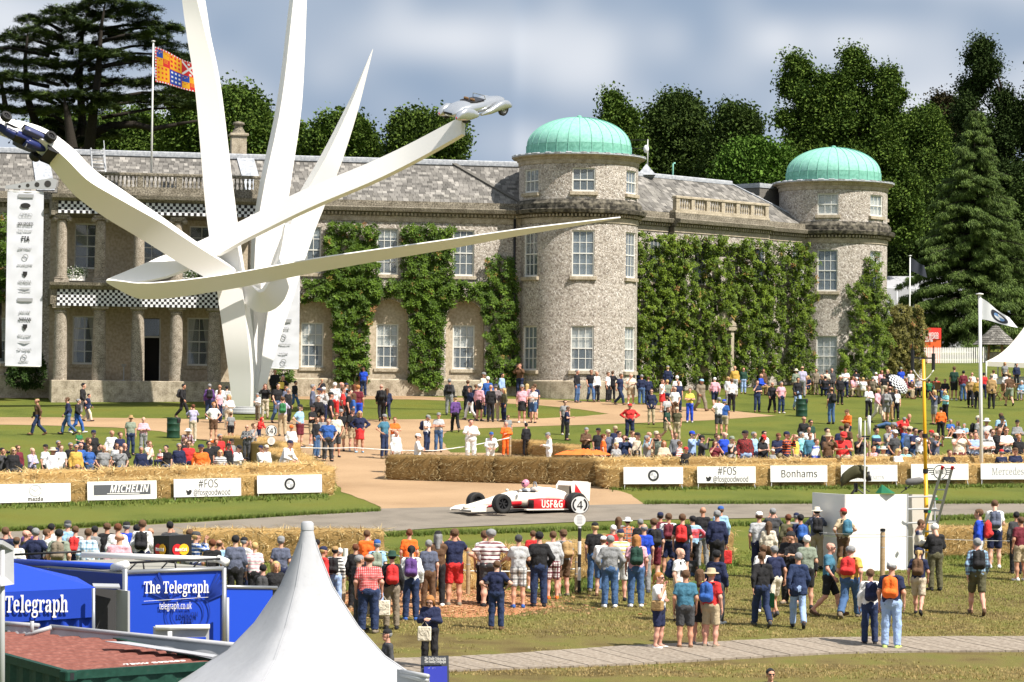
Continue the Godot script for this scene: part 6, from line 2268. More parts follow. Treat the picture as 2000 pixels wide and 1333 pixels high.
func make_near_things()->void:
	var blue:=plain(lin(0.012,0.060,0.50),0.45)
	var deep:=plain(lin(0.010,0.035,0.26),0.5)
	var cloth:=plain(lin(0.010,0.050,0.42),0.8)
	var z:=38.0
	var peak:=at(600,1027,z)
	var tent:=thing("conical_tent","large white pointed tent roof in the foreground","tent",peak-V3(0,3.2,0))
	var st:=mb(true)
	var prof:=[[10,1027],[17,1060],[28,1092],[48,1145],[92,1220],[140,1277],[214,1330],[300,1376],[420,1424],[520,1455]]
	var n:=40
	var shape:=func(j:int,i:int)->Vector3:
		var r:float=prof[j][0]/(FOCAL/z)
		var y:=at(600,prof[j][1],z).y
		var a:=TAU*i/n
		var f:=float(j)/9.0
		var sq:=1.0/pow(pow(absf(cos(a)),6.0)+pow(absf(sin(a)),6.0),1.0/6.0)
		var rr:=r*lerpf(1.0,sq*0.93,minf(1.0,f*2.2))
		var g:=a+deg_to_rad(28.0)
		return V3(peak.x+sin(g)*rr,y,peak.z+cos(g)*rr)
	for j in 9:
		for i in n:
			quad(st,shape.call(j+1,i),shape.call(j,i),shape.call(j,i+1),shape.call(j+1,i+1))
	here(obj("roof",st,M.canvas,tent),tent)
	for k in 4:
		st=mb()
		for j in range(1,9):
			bar(st,shape.call(j,k*10+5)*1.0,shape.call(j+1,k*10+5),0.03,0.012,Vector3.UP)
		here(obj("ridge_seam",st,M.canvas,tent),tent)
	st=mb(true)
	lathe(st,[[0.09,-0.06],[0.085,0.03],[0.06,0.055],[0.0,0.06]],16,Transform3D(Basis(),peak))
	here(obj("peak_cap",st,M.canvas,tent),tent)
	for q in [[782,1312,836,1322],[782,1318,835,1330]]:
		tubes("eave_pipe",at(q[0],q[1],36.0),at(q[2],q[3],35.5),0.03,M.galvanised,tent)
	slab("eave_cloth",[at(775,1308,36.0),at(835,1318,35.6),at(838,1345,35.6),at(775,1345,36.0)],0.02,M.canvas,tent)
	var c0:=at(133,1312,37.0)
	var c1:=at(424,1286,38.6)
	var eu:=V3(c1.x-c0.x,0,c1.z-c0.z)
	var el:=at(-130,1284,42.5)
	el.y=c0.y
	var lv:=el-c0
	c1.y=c0.y
	var con:=thing("shipping_container","dark green shipping container with rusty red ribbed roof","container",V3(c0.x,ground(37.0),c0.z))
	var rust:=tri_mat(noise_tex(noise(37,0.03,FastNoiseLite.TYPE_SIMPLEX_SMOOTH,5),[[0.0,0.12,0.042,0.032],[0.55,0.20,0.075,0.058],[0.8,0.25,0.105,0.082],[1.0,0.33,0.20,0.16]]),null,0.5,0.8)
	var green:=tri_mat(noise_tex(noise(38,0.03,FastNoiseLite.TYPE_SIMPLEX_SMOOTH,4),[[0.0,0.006,0.03,0.02],[0.8,0.012,0.055,0.038],[1.0,0.05,0.06,0.045]]),null,0.6,0.6)
	var hi:=2.5
	st=mb()
	var steps:=60
	for i in steps:
		var f0:=float(i)/steps
		var f1:=float(i+1)/steps
		var k0:=0.022*(1.0 if (i/2)%2 else -1.0)
		var k1:=0.022*(1.0 if ((i+1)/2)%2 else -1.0)
		var a:=c0+lv*f0+V3(0,k0-0.03,0)
		var b:=c0+lv*f1+V3(0,k1-0.03,0)
		quad(st,a,b,b+eu,a+eu)
	here(obj("roof",st,rust,con),con)
	for side in [[c0,eu,22,"end_wall"],[el,-lv,44,"side_wall"],[c1,lv,44,"side_wall"]]:
		st=mb()
		var o:Vector3=side[0]
		var v:Vector3=side[1]
		var nrm:=v.normalized().cross(Vector3.UP)
		for i in side[2]:
			var f0:float=float(i)/side[2]
			var f1:float=float(i+1)/side[2]
			var d0:=nrm*(0.025 if (i/2)%2 else -0.02)
			var d1:=nrm*(0.025 if ((i+1)/2)%2 else -0.02)
			quad(st,o+v*f0+d0-V3(0,hi,0),o+v*f0+d0-V3(0,0.1,0),o+v*f1+d1-V3(0,0.1,0),o+v*f1+d1-V3(0,hi,0))
		here(obj(side[3],st,green,con),con)
	for e in [[c0,c1],[c0,el],[el,el+eu],[c1,c1+lv]]:
		st=mb()
		bar(st,e[0]-V3(0,0.05,0),e[1]-V3(0,0.05,0),0.09,0.11)
		here(obj("top_rail",st,green,con),con)
	for p in [c0,c1,el,c1+lv]:
		st=mb()
		box(st,Transform3D(plane_at(c0,c1).basis,p-V3(0,0.06,0)),V3(0.18,0.15,0.18),0.02)
		box(st,Transform3D(plane_at(c0,c1).basis,p-V3(0,1.3,0)),V3(0.12,2.4,0.12))
		here(obj("corner_post",st,green,con),con)
		st=mb()
		box(st,Transform3D(plane_at(c0,c1).basis,p-V3(0,0.06,0)+plane_at(c0,c1).basis.z*0.088),V3(0.06,0.09,0.01))
		here(obj("casting_hole",st,M.black_plastic,con),con)
	var fr:=plane_at(c0+eu*0.1,c0+eu*0.9)
	letters("TEXU 203255",0.09,M.white_board,Transform3D(Basis(eu.normalized(),lv.normalized(),eu.normalized().cross(lv.normalized())),c0+eu*0.62+lv*0.045+V3(0,0.012,0)-con.position),con,"lettering",false,true,1.0)
	var wb:=thing("fabric_barrier","white fabric barrier rail running behind the container","barrier",spot(330,1330))
	for q in [[0,1219,75,1224,43.4,43.0],[98,1226,462,1262,42.9,40.9]]:
		var a:=at(q[0],q[1],q[4])
		var b:=at(q[2],q[3],q[5])
		st=mb(true)
		var m:=30
		for i in m:
			var f0:=float(i)/m
			var f1:=float(i+1)/m
			for j in 4:
				var pt:=func(f:float,k:int)->Vector3:return a.lerp(b,f)+V3(0,-0.12*k,0.06*sin(f*31.0+k*0.7)*k*0.16+0.03*k)
				quad(st,pt.call(f0,j+1),pt.call(f0,j),pt.call(f1,j),pt.call(f1,j+1))
		here(obj("fabric",st,M.canvas,wb),wb)
		tubes("rail",a+V3(0,0.01,0),b+V3(0,0.01,0),0.035,M.canvas,wb)
	tubes("pipe",at(62,1238,42.8),at(62,1214,42.8),0.03,M.galvanised,wb)
	tubes("pipe",at(50,1242,42.8),at(100,1226,42.8),0.035,M.galvanised,wb)
	slab("folded_sheet",[at(205,1253,40.4),at(250,1254,40.6),at(424,1280,39.2),at(414,1284,38.7)],0.01,M.canvas,wb)
	var cp:=thing("canopy_post","grey canopy post with rolled white valance at the left edge","post",at(4,1333,33.0)-V3(0,1.6,0))
	tubes("post",at(3,1420,33.0),at(3,1075,33.0),0.035,M.galvanised,cp)
	slab("valance",[at(-40,1083,32.8),at(26,1076,33.2),at(27,1142,33.2),at(2,1146,32.8),at(-40,1146,32.8)],0.05,M.canvas,cp)
	slab("valance_top",[at(-40,1060,32.9),at(4,1064,32.9),at(26,1077,33.2),at(-40,1084,32.8)],0.05,M.galvanised,cp)
	var tz:=50.0
	var tr:=thing("blue_trailer","blue exhibition trailer with white blackletter style title","trailer",V3(at(340,1255,tz).x,ground(tz),-tz))
	var f0:=at(247,1121,tz)
	var f1:=at(434,1113,tz+0.5)
	var b0:=at(247,1300,tz)
	var b1:=at(434,1300,tz+0.5)
	slab("end_panel",[f0,f1,b1,b0],0.05,blue,tr)
	tubes("corner_tube",at(244,1300,tz),at(244,1112,tz),0.05,M.steel,tr)
	tubes("corner_tube",at(437,1300,tz+0.5),at(437,1110,tz+0.5),0.05,M.steel,tr)
	tubes("top_tube",at(244,1119,tz),at(437,1111,tz+0.5),0.045,M.steel,tr)
	slab("side_panel",[at(-40,1102,tz+4.0),at(240,1122,tz),at(240,1300,tz),at(-40,1300,tz+4.0)],0.05,deep,tr)
	slab("doorway",[at(186,1150,tz-0.15),at(236,1154,tz-0.1),at(236,1300,tz-0.1),at(186,1300,tz-0.15)],0.03,plain(lin(0.06,0.06,0.062),0.7),tr)
	slab("open_door",[at(226,1152,tz-0.3),at(249,1155,tz-0.9),at(249,1300,tz-0.9),at(226,1300,tz-0.3)],0.04,M.galvanised,tr)
	slab("door_hood",[at(180,1140,tz-0.25),at(232,1141,tz-0.25),at(234,1147,tz-0.6),at(182,1146,tz-0.6)],0.03,M.galvanised,tr)
	slab("wing_panel",[at(441,1149,tz+0.6),at(532,1149,tz+1.6),at(532,1300,tz+1.6),at(441,1300,tz+0.6)],0.05,blue,tr)
	tubes("wing_edge",at(441,1147,tz+0.6),at(540,1149,tz+1.7),0.035,M.steel,tr)
	tubes("prop",at(444,1300,tz+0.2),at(444,1168,tz+0.2),0.03,M.galvanised,tr)
	slab("roof_panel",[at(30,1100,tz+3.2),at(240,1119,tz),at(437,1110,tz+0.5),at(240,1092,tz+3.5)],0.04,plain(lin(0.30,0.29,0.25),0.6),tr)
	tubes("awning_roll",at(160,1084,tz+2.0),at(430,1094,tz+0.7),0.055,M.white_plastic,tr,14)
	tubes("awning_roll",at(28,1098,tz+3.2),at(240,1108,tz+0.3),0.06,blue,tr,14)
	tubes("awning_end",at(222,1110,tz+0.4),at(246,1104,tz+0.1),0.08,M.white_plastic,tr,14)
	tubes("awning_end",at(425,1092,tz+0.7),at(444,1100,tz+0.6),0.07,M.white_plastic,tr,14)
	for q in [[28,1084,158,1078],[246,1117,430,1112],[246,1100,430,1092]]:
		tubes("truss_bar",at(q[0],q[1],tz+0.6),at(q[2],q[3],tz+0.6),0.022,M.black_plastic,tr,6)
	for k in 6:
		var x:=250+k*31
		tubes("truss_brace",at(x,1116-k*0.8,tz+0.6),at(x+(16 if k%2==0 else -2),1100-k*1.4,tz+0.6),0.016,M.black_plastic,tr,6)
	var face:=plane_at(f0,f1,0.03)
	var pt:=func(px:float,py:float,up:=0.012)->Vector3:return face*(on_plane(face,px,py)*V3(1,1,0)+V3(0,0,up))-tr.position
	letters("The Telegraph",0.21,M.white_board,Transform3D(face.basis,pt.call(344,1148)),tr,"lettering",true,true,1.17)
	letters("telegraph.co.uk",0.12,M.white_board,Transform3D(face.basis,pt.call(342,1184)),tr,"lettering",false,false,0.58)
	letters("LONDON",0.085,deep,Transform3D(face.basis,pt.call(366,1201)),tr,"lettering",false,true,0.36)
	letters("1855",0.085,deep,Transform3D(face.basis,pt.call(366,1212)),tr,"lettering",false,true,0.2)
	st=mb()
	bar(st,pt.call(280,1175),pt.call(406,1167),0.006,0.012,V3(0,0,1))
	obj("underline",st,M.white_board,tr)
	for k in [[0.33,0.35],[0.46,0.48]]:
		var o:=obj("crest_ring",emblem_ring(k[0]*0.85,k[1]*0.85,0.006),deep,tr)
		o.transform=Transform3D(face.basis,pt.call(366,1198,0.002))
	for s in [-1,1]:
		for k in 7:
			var a:=0.25+k*0.14
			var sh:=mb()
			prism(sh,poly2([0.0,0.0,0.34+0.03*k,0.05,0.36+0.03*k,0.09,0.0,0.05]),0.0,0.006)
			var o:=obj("feather",sh,deep,tr)
			o.transform=Transform3D(face.basis*Basis(Vector3.BACK,a*s+(PI if s<0 else 0.0))*Basis.from_scale(V3(1,s,s)),pt.call(366+s*38,1175,0.008 if s<0 else 0.002))
	var cb:=thing("white_cabinet","grey framed display cabinet before the blue trailer","cabinet",at(355,1258,tz-2.5))
	slab("body",[at(303,1228,tz-2.4),at(408,1226,tz-2.2),at(408,1300,tz-2.2),at(303,1300,tz-2.4)],0.4,M.galvanised,cb)
	slab("window",[at(340,1247,tz-2.47),at(402,1245,tz-2.37),at(402,1300,tz-2.37),at(340,1300,tz-2.47)],0.02,blue,cb)
	tubes("edge",at(303,1227,tz-2.45),at(409,1225,tz-2.25),0.045,M.white_plastic,cb)
	tubes("edge",at(331,1234,tz-2.5),at(331,1300,tz-2.5),0.04,M.white_plastic,cb)
	var gz:=47.5
	var g:=thing("blue_gazebo","blue fabric gazebo with white title beside the trailer","gazebo",V3(at(60,1200,gz).x,ground(gz),-gz))
	slab("valance",[at(-60,1160,gz),at(186,1149,gz+0.5),at(183,1206,gz+0.5),at(-60,1222,gz)],0.03,cloth,g)
	slab("roof_slope",[at(-60,1161,gz+0.02),at(20,1098,gz+1.5),at(186,1149,gz+0.52)],0.02,cloth,g)
	slab("roof_slope",[at(186,1149,gz+0.55),at(20,1098,gz+1.5),at(150,1128,gz+3.0)],0.02,cloth,g)
	st=mb(true)
	var ca:=at(-60,1222,gz+0.06)
	var cbp:=at(183,1206,gz+0.56)
	for i in 40:
		var q:=func(k:int,y:float)->Vector3:return ca.lerp(cbp,k/40.0)+V3(0,y,0.04*sin(k*1.3)*(1.0-y*0.5))
		quad(st,q.call(i,-1.2),q.call(i,0.0),q.call(i+1,0.0),q.call(i+1,-1.2))
	here(obj("curtain",st,cloth,g),g)
	for px in [-55,182]:
		tubes("leg",at(px,1330,gz+0.3),at(px,1150,gz+0.3),0.03,M.steel,g)
	var gf:=plane_at(at(-60,1160,gz),at(186,1149,gz+0.5),0.03)
	var gp:=gf*(on_plane(gf,71,1181)*V3(1,1,0)+V3(0,0,0.012))-g.position
	letters("Telegraph",0.28,M.white_board,Transform3D(gf.basis,gp),g,"lettering",true,true,1.05)
	var kz:=58.0
	var cube:=thing("black_cube_sign","black cube sign with overlapping red and yellow discs","sign",V3(at(338,1085,kz).x,ground(kz),-kz))
	slab("front_face",[at(330,1047,kz-0.4),at(374,1045,kz-0.1),at(374,1088,kz-0.1),at(330,1088,kz-0.4)],0.02,M.black_plastic,cube)
	slab("side_face",[at(299,1047,kz),at(330,1047,kz-0.4),at(330,1088,kz-0.4),at(299,1086,kz)],0.02,M.black_plastic,cube)
	slab("top_face",[at(299,1047,kz),at(330,1047,kz-0.4),at(374,1045,kz-0.1),at(346,1044,kz+0.3)],0.01,M.black_plastic,cube)
	tubes("stand",V3(at(338,1085,kz).x,ground(kz),-kz),at(338,1086,kz),0.06,M.black_plastic,cube)
	for q in [[at(330,1047,kz-0.4),at(374,1045,kz-0.1),352.0,1.0],[at(299,1047,kz),at(330,1047,kz-0.4),313.0,0.6]]:
		var kf:=plane_at(q[0],q[1],0.012)
		for d in [[-0.075,M.red_paint,0.0],[0.075,plain(lin(0.85,0.45,0.02),0.5),0.004]]:
			var o:=obj("disc",emblem_ring(0.0,0.115,0.004,Transform3D(Basis.from_scale(V3(1.0,1,1)),Vector3.ZERO)),d[1],cube)
			o.transform=Transform3D(kf.basis,kf*(on_plane(kf,q[2],1074)*V3(1,1,0)+V3(d[0],0,0.004+d[2]))-cube.position)
		letters("MasterCard",0.065,M.white_board,Transform3D(kf.basis,kf*(on_plane(kf,q[2],1074)*V3(1,1,0)+V3(0,0,0.02))-cube.position),cube,"lettering",false,true,0.27)
	var sb:=at(848,1330,53.0)
	sb.y=ground(53.0)
	var s:=thing("sandwich_board","dark pavement sign with blue poster by the boardwalk","sandwich board",sb)
	slab("panel",[at(822,1283,53.0),at(876,1282,53.0),at(878,1372,52.6),at(820,1372,52.6)],0.04,plain(lin(0.03,0.034,0.04),0.5),s)
	slab("back_panel",[at(824,1284,53.1),at(876,1283,53.1),at(878,1368,53.7),at(822,1368,53.7)],0.03,M.black_plastic,s)
	slab("poster",[at(828,1303,52.86),at(873,1302,52.86),at(874,1360,52.6),at(827,1360,52.6)],0.008,plain(lin(0.02,0.03,0.30),0.4),s)
	var sf:=plane_at(at(822,1300,52.9),at(876,1300,52.9),0.03)
	for q in [["The Daily Telegraph",1287,0.05,0.40,true],["The Sunday Telegraph",1293,0.05,0.40,true],["The Telegraph",1308,0.05,0.27,true],["FREE",1314,0.05,0.2,false],["SOUVENIR BAG",1321,0.055,0.36,false]]:
		letters(q[0],q[2],M.white_board,Transform3D(sf.basis,sf*(on_plane(sf,850,q[1])*V3(1,1,0)+V3(0,0,0.02))-s.position),s,"lettering",q[4],true,q[3])
func wave_sheet(root:Node3D,corners:Array,m:Material,amp:float,nx:=20,ny:=14)->void:
	var st:=mb(true)
	var p:=func(i:int,j:int)->Vector3:
		var u:=float(i)/nx
		var v:=float(j)/ny
		var a:Vector3=corners[0].lerp(corners[1],u)
		var b:Vector3=corners[3].lerp(corners[2],u)
		return a.lerp(b,v)+V3(0,sin(u*7.0)*amp*0.15,sin(u*9.0+v*2.0)*amp*u)
	for i in nx:
		for j in ny:
			quad_uv(st,p.call(i,j+1),p.call(i,j),p.call(i+1,j),p.call(i+1,j+1),Vector2(float(i)/nx,float(j+1)/ny),Vector2(float(i)/nx,float(j)/ny),Vector2(float(i+1)/nx,float(j)/ny),Vector2(float(i+1)/nx,float(j+1)/ny))
	here(obj("cloth",st,m,root),root)
func heraldic_tex()->ImageTexture:
	var im:=Image.create(256,192,false,Image.FORMAT_RGB8)
	var red:=lin(0.62,0.03,0.03)
	var blu:=lin(0.02,0.07,0.40)
	var gold:=lin(0.75,0.38,0.02)
	var wht:=lin(0.75,0.74,0.76)
	im.fill(red)
	var quarter:=func(x:int,y:int,w:int,h:int)->void:
		im.fill_rect(Rect2i(x,y,w/2,h/2),blu)
		im.fill_rect(Rect2i(x+w/2,y,w/2,h/2),gold)
		im.fill_rect(Rect2i(x,y+h/2,w/2,h/2),gold)
		im.fill_rect(Rect2i(x+w/2,y+h/2,w/2,h/2),red)
		for k in 3:
			im.fill_rect(Rect2i(x+4+k*w/7,y+6+(k%2)*8,5,7),gold)
			im.fill_rect(Rect2i(x+w/2+4+k*w/7,y+4+k*5,w/7,3),red)
			im.fill_rect(Rect2i(x+3+k*w/7,y+h/2+5+(k%2)*9,6,6),red)
			im.fill_rect(Rect2i(x+w/2+4,y+h/2+4+k*8,w/3,3),gold)
	for i in 16:
		im.fill_rect(Rect2i(i*16,0,8,8),wht)
		im.fill_rect(Rect2i(i*16+8,184,8,8),wht)
	for j in 12:
		im.fill_rect(Rect2i(0,j*16,8,8),wht)
	quarter.call(10,10,76,84)
	quarter.call(160,100,90,82)
	im.fill_rect(Rect2i(88,10,70,84),gold)
	im.fill_rect(Rect2i(10,96,74,86),gold)
	im.fill_rect(Rect2i(86,98,72,84),blu)
	for k in 9:
		im.fill_rect(Rect2i(92+(k%3)*22,14+(k/3)*26,12,14),red)
		im.fill_rect(Rect2i(16+(k%3)*22,104+(k/3)*26,10,12),red)
		im.fill_rect(Rect2i(94+(k%3)*22,106+(k/3)*26,11,11),wht)
	im.fill_rect(Rect2i(160,10,86,86),red)
	for k in 86:
		im.fill_rect(Rect2i(160+k,10+k,9 if k<77 else 1,9 if k<77 else 1),wht)
		im.fill_rect(Rect2i(238-k if k<78 else 160,10+k,9,9 if k<77 else 1),wht)
	for k in 3:
		im.fill_rect(Rect2i(196+k*4,14+k*34,14,14),wht)
	return ImageTexture.create_from_image(im)
func roundel_tex()->ImageTexture:
	var im:=Image.create(256,160,false,Image.FORMAT_RGB8)
	for y in 160:
		for x in 256:
			var d:=Vector2(x-138,y-86).length()
			var c:=lin(0.76,0.77,0.80)
			if d<62:
				c=lin(0.03,0.035,0.05)
			if d<38:
				c=lin(0.16,0.30,0.56) if (x<138)==(y<86) else lin(0.76,0.77,0.80)
			if absf(d-63)<2.0:
				c=lin(0.3,0.3,0.32)
			im.set_pixel(x,y,c)
	return ImageTexture.create_from_image(im)
func flag_pole(label:String,flag_label:String,foot:Vector3,top:Vector3,r:float,corners:Array,m:Material,amp:float)->void:
	var root:=thing("flagpole",label,"flagpole",foot)
	var st:=mb(true)
	tube(st,Vector3.ZERO,top-foot,r,r*0.8,12)
	obj("pole",st,M.white_plastic,root)
	st=mb(true)
	lathe(st,[[r*0.9,0],[r*2.0,0.02],[r*2.0,0.06],[0,0.09]],12,Transform3D(Basis(),top-foot))
	obj("truck",st,M.white_plastic,root)
	var f:=thing("flag",flag_label,"flag",corners[3])
	wave_sheet(f,corners,m,amp)
func banner(label:String,x0:float,y0:float,x1:float,y1:float,z:float,marks:Array)->void:
	var a:=at(x0,y0,z)
	var b:=at(x1,y0+(x1-x0)*0.02,z)
	var t:=plane_at(a,b)
	t.basis=main_wall.basis
	var w:=on_plane(t,x1,y0).x
	var h:=-on_plane(t,x0,y1).y
	var root:=thing("tall_banner",label,"banner",t*V3(w/2,-h,0))
	var st:=mb(true)
	var nn:=noise(int(x0),0.7,FastNoiseLite.TYPE_SIMPLEX_SMOOTH,3)
	for i in 10:
		for j in 40:
			var p:=func(k:int,l:int)->Vector3:return t*V3(w*k/10.0,-h*l/40.0,nn.get_noise_2d(k*0.5,l*0.35)*0.05)
			quad(st,p.call(i,j+1),p.call(i,j),p.call(i+1,j),p.call(i+1,j+1))
	here(obj("sheet",st,plain(lin(0.58,0.60,0.65),0.7),root),root)
	for y in [0.0,-h]:
		tubes("batten",t*V3(0.05,y,-0.03),t*V3(w-0.05,y,-0.03),0.05,M.white_plastic,root)
	for k in marks:
		var c:=on_plane(t,k[1],k[2])
		var at_local:=t*V3(c.x,c.y,0.06)-root.position
		if k[0]=="ring":
			var o:=obj("emblem",emblem_ring(0.10,0.15,0.006),M.grey_print,root)
			o.transform=Transform3D(t.basis,at_local)
		elif k[0]=="oval":
			var o:=obj("emblem",emblem_ring(0.0,0.2,0.006,Transform3D(Basis.from_scale(V3(1.3,0.7,1)),Vector3.ZERO)),M.black_print,root)
			o.transform=Transform3D(t.basis,at_local)
		elif k[0]=="rings":
			for q in 4:
				var o:=obj("emblem",emblem_ring(0.085,0.105,0.006),M.grey_print,root)
				o.transform=Transform3D(t.basis,at_local+t.basis.x*(q-1.5)*0.15)
		elif k[0]=="wings":
			var o:=obj("emblem",flat_shape([-0.34,0.06,0.34,0.06,0.2,-0.02,0.06,-0.06,-0.06,-0.06,-0.2,-0.02],0.006),M.silver_print,root)
			o.transform=Transform3D(t.basis,at_local)
		elif k[0]=="bar":
			var o:=obj("emblem",flat_shape([-0.4,-0.09,0.4,-0.09,0.4,0.09,-0.4,0.09],0.006),M.grey_print,root)
			o.transform=Transform3D(t.basis,at_local)
		elif k[0]=="shield":
			var o:=obj("emblem",flat_shape([-0.12,0.14,0.12,0.14,0.11,-0.04,0.0,-0.16,-0.11,-0.04],0.006),M.black_print,root)
			o.transform=Transform3D(t.basis,at_local)
		else:
			letters(k[0],k[3],M.black_print if k[3]>0.15 else M.grey_print,Transform3D(t.basis,at_local),root,"lettering",false,true,k[4])
func folding_chair(where:Vector3,turn:float,label:String,first:Node3D)->Node3D:
	var root:Node3D
	if first:
		root=first.duplicate()
		root.name=numbered("folding_chair")
		add_child(root)
		root.set_meta("label",label)
	else:
		root=thing("folding_chair",label,"chair",where,turn,"wooden folding chairs on the terrace")
		for i in 6:
			var st:=mb()
			bx(st,V3(-0.21,0.44,-0.18+i*0.068),V3(0.21,0.46,-0.13+i*0.068))
			obj("seat_slat",st,M.chair_wood,root)
		for i in 6:
			var st:=mb()
			bx(st,V3(-0.2+i*0.068,0.52,-0.235),V3(-0.145+i*0.068,0.9,-0.215))
			obj("back_slat",st,M.chair_wood,root)
		for s in [-1,1]:
			var st:=mb()
			bar(st,V3(s*0.235,0,0.26),V3(s*0.235,0.94,-0.27),0.03,0.045)
			obj("back_leg",st,M.chair_wood,root)
			st=mb()
			bar(st,V3(s*0.2,0,-0.26),V3(s*0.2,0.47,0.2),0.03,0.045)
			obj("front_leg",st,M.chair_wood,root)
		var st2:=mb()
		bx(st2,V3(-0.25,0.88,-0.26),V3(0.25,0.94,-0.23))
		obj("top_rail",st2,M.chair_wood,root)
	root.position=where
	root.rotation.y=turn
	return root
func make_far_things()->void:
	banner("tall white sponsor banner hung left of the portico",14,374,85,715,147.3,[["bar",50,383],["oval",49,402],["rings",50,420],["SKY SPORTS",49,438,0.16,0.8],["TAG Heuer",48,451,0.12,0.75],["FIA",49,467,0.26,0.42],["GRAN TURISMO",48,486,0.1,0.68],["ring",49,502],["MOLSON COORS",48,518,0.1,0.78],["shield",48,536],["HONDA",48,551,0.15,0.66],["wings",48,564],["ASTON MARTIN",48,569,0.06,0.6],["bar",48,586],["JAGUAR",48,610,0.12,0.6],["NISSAN",48,624,0.16,0.62],["shield",48,639],["McLaren",47,656,0.12,0.66],["wings",47,669],["The Telegraph",47,683,0.13,0.72],["ring",46,698],["VAUXHALL",46,706,0.08,0.5]])
	banner("tall white sponsor banner hung right of the portico behind the sculpture",522,420,587,720,148.5,[["CARTIER",556,430,0.1,0.4],["wings",556,444],["ring",556,570],["bar",555,590],["shield",554,607],["RENAULT",554,615,0.07,0.4],["bar",554,627],["TOYOTA",554,643,0.15,0.56],["ring",553,659],["PistonHeads.com",554,673,0.08,0.7],["Veuve Clicquot",553,691,0.09,0.5],["ring",553,707],["mazda",553,715,0.06,0.3]])
	var br:=thing("banner_bracket","grey tapered steel arm with round holes above the left banner","bracket",at(60,372,147.6))
	var bt:=plane_at(at(8,365,147.6),at(112,362,147.6))
	var st:=mb()
	var c:=[on_plane(bt,10,363),on_plane(bt,100,348),on_plane(bt,112,352),on_plane(bt,108,368),on_plane(bt,95,370),on_plane(bt,10,369)]
	var poly:=PackedVector2Array()
	for q in c:
		poly.append(Vector2(q.x,q.y))
	prism(st,poly,-0.06,0.06,bt)
	here(obj("arm",st,M.galvanised,br),br)
	for k in [[38,364.5,0.07],[54,362.5,0.1],[72,361,0.13],[93,359.5,0.18]]:
		st=mb()
		var p:=bt*on_plane(bt,k[0],k[1])
		tube(st,p+bt.basis.z*0.055,p+bt.basis.z*0.07,k[2],k[2],16)
		here(obj("hole",st,M.dark_room,br),br)
	var ld:=thing("roof_ladder","grey metal ladder standing against the slates of the left roof","ladder",at(192,345,150.0))
	for s in [[177,290,181,345],[201,291,206,346]]:
		tubes("stile",at(s[2],s[3],149.6),at(s[0],s[1],152.4),0.045,M.galvanised,ld,6)
	for k in 8:
		tubes("rung",at(178+k*0.5,294+k*6.6,152.1-k*0.32),at(202+k*0.6,294+k*6.6,152.1-k*0.32),0.03,M.galvanised,ld,6)
	tubes("pole",at(208,346,149.8),at(202,275,152.0),0.025,M.galvanised,ld,6)
	var hm:=plain(Color.WHITE,0.8)
	hm.albedo_texture=heraldic_tex()
	flag_pole("white flagpole on the roof above the portico","quartered red blue and gold heraldic flag above the portico",at(295,346,150.2),at(299,82,150.2),0.055,[at(302,91,150.2),at(386,128,149.6),at(388,181,149.6),at(303,160,150.2)],hm,0.25)
	var rm:=plain(Color.WHITE,0.8)
	rm.albedo_texture=roundel_tex()
	var fz:=-spot(1919,946).z
	flag_pole("tall white flagpole before the right hand crowd","white flag with a blue and black roundel by the cream marquee",on_ground(at(1918,946,fz).x,fz),at(1914,577,fz),0.075,[at(1917,582,fz),at(1972,622,fz-0.3),at(1990,641,fz-0.5),at(1918,624,fz)],rm,0.12)
	var bm:=plain(lin(0.03,0.035,0.05),0.8)
	var bz:=205.0
	var bp:=at(1777,640,bz)
	flag_pole("slim white flagpole behind the court wall","drooping black flag above the white tent behind the court wall",V3(bp.x,ground(bz),bp.z),at(1778,501,bz),0.06,[at(1780,504,bz),at(1806,520,bz),at(1812,543,bz),at(1780,530,bz)],bm,0.15)
	var sg:=thing("red_sign","red and orange sign with white lettering behind the clipped climber","sign",spot(1820,703)*V3(1,0,1)+V3(0,3.9,0))
	var sz:=222.0
	slab("panel",[at(1788,641,sz),at(1839,642,sz),at(1838,712,sz),at(1788,712,sz)],0.08,plain(lin(0.75,0.13,0.03),0.6),sg)
	slab("top_panel",[at(1788,640,sz-0.05),at(1839,641,sz-0.05),at(1839,662,sz-0.05),at(1788,670,sz-0.05)],0.02,plain(lin(0.70,0.04,0.03),0.6),sg)
	var sf:=plane_at(at(1788,650,sz),at(1839,650,sz),0.12)
	for q in [["GOODWOOD",653],["FESTIVAL OF SPEED",659],["2016",665]]:
		letters(q[0],0.26,M.white_board,Transform3D(sf.basis,sf*(on_plane(sf,1815,q[1])*V3(1,1,0))-sg.position),sg,"lettering",false,true,1.5 if q[1]<663 else 0.6)
	var fa:=at(1790,700,219.0)
	var fe:=at(1900,703,221.0)
	var pk:=thing("picket_fence","white picket fence before the wood on the right","fence",V3(fa.x,ground(219.0),fa.z))
	var pm:=mb()
	prism(pm,poly2([-0.045,0,0.045,0,0.045,1.15,0,1.25,-0.045,1.15]),-0.015,0.015)
	var pmesh:=seal(pm)
	for i in 34:
		var q:=fa.lerp(fe,i/33.0)
		var o:=put("picket",pmesh,M.white_board,pk)
		o.position=V3(q.x,ground(-q.z)+0.05,q.z)-pk.position
	for i in 10:
		var q:=fe.lerp(at(1932,690,226.0),i/9.0)
		var o:=put("picket",pmesh,M.white_board,pk)
		o.position=V3(q.x,ground(-q.z)+0.05,q.z)-pk.position
		o.rotation.y=0.8
	for y in [0.3,0.9]:
		st=mb()
		bar(st,V3(fa.x,ground(-fa.z)+y,fa.z-0.03),V3(fe.x,ground(-fe.z)+y,fe.z-0.03),0.06,0.03)
		here(obj("rail",st,M.white_board,pk),pk)
	var hz:=226.0
	var hc:=at(1945,674,hz)
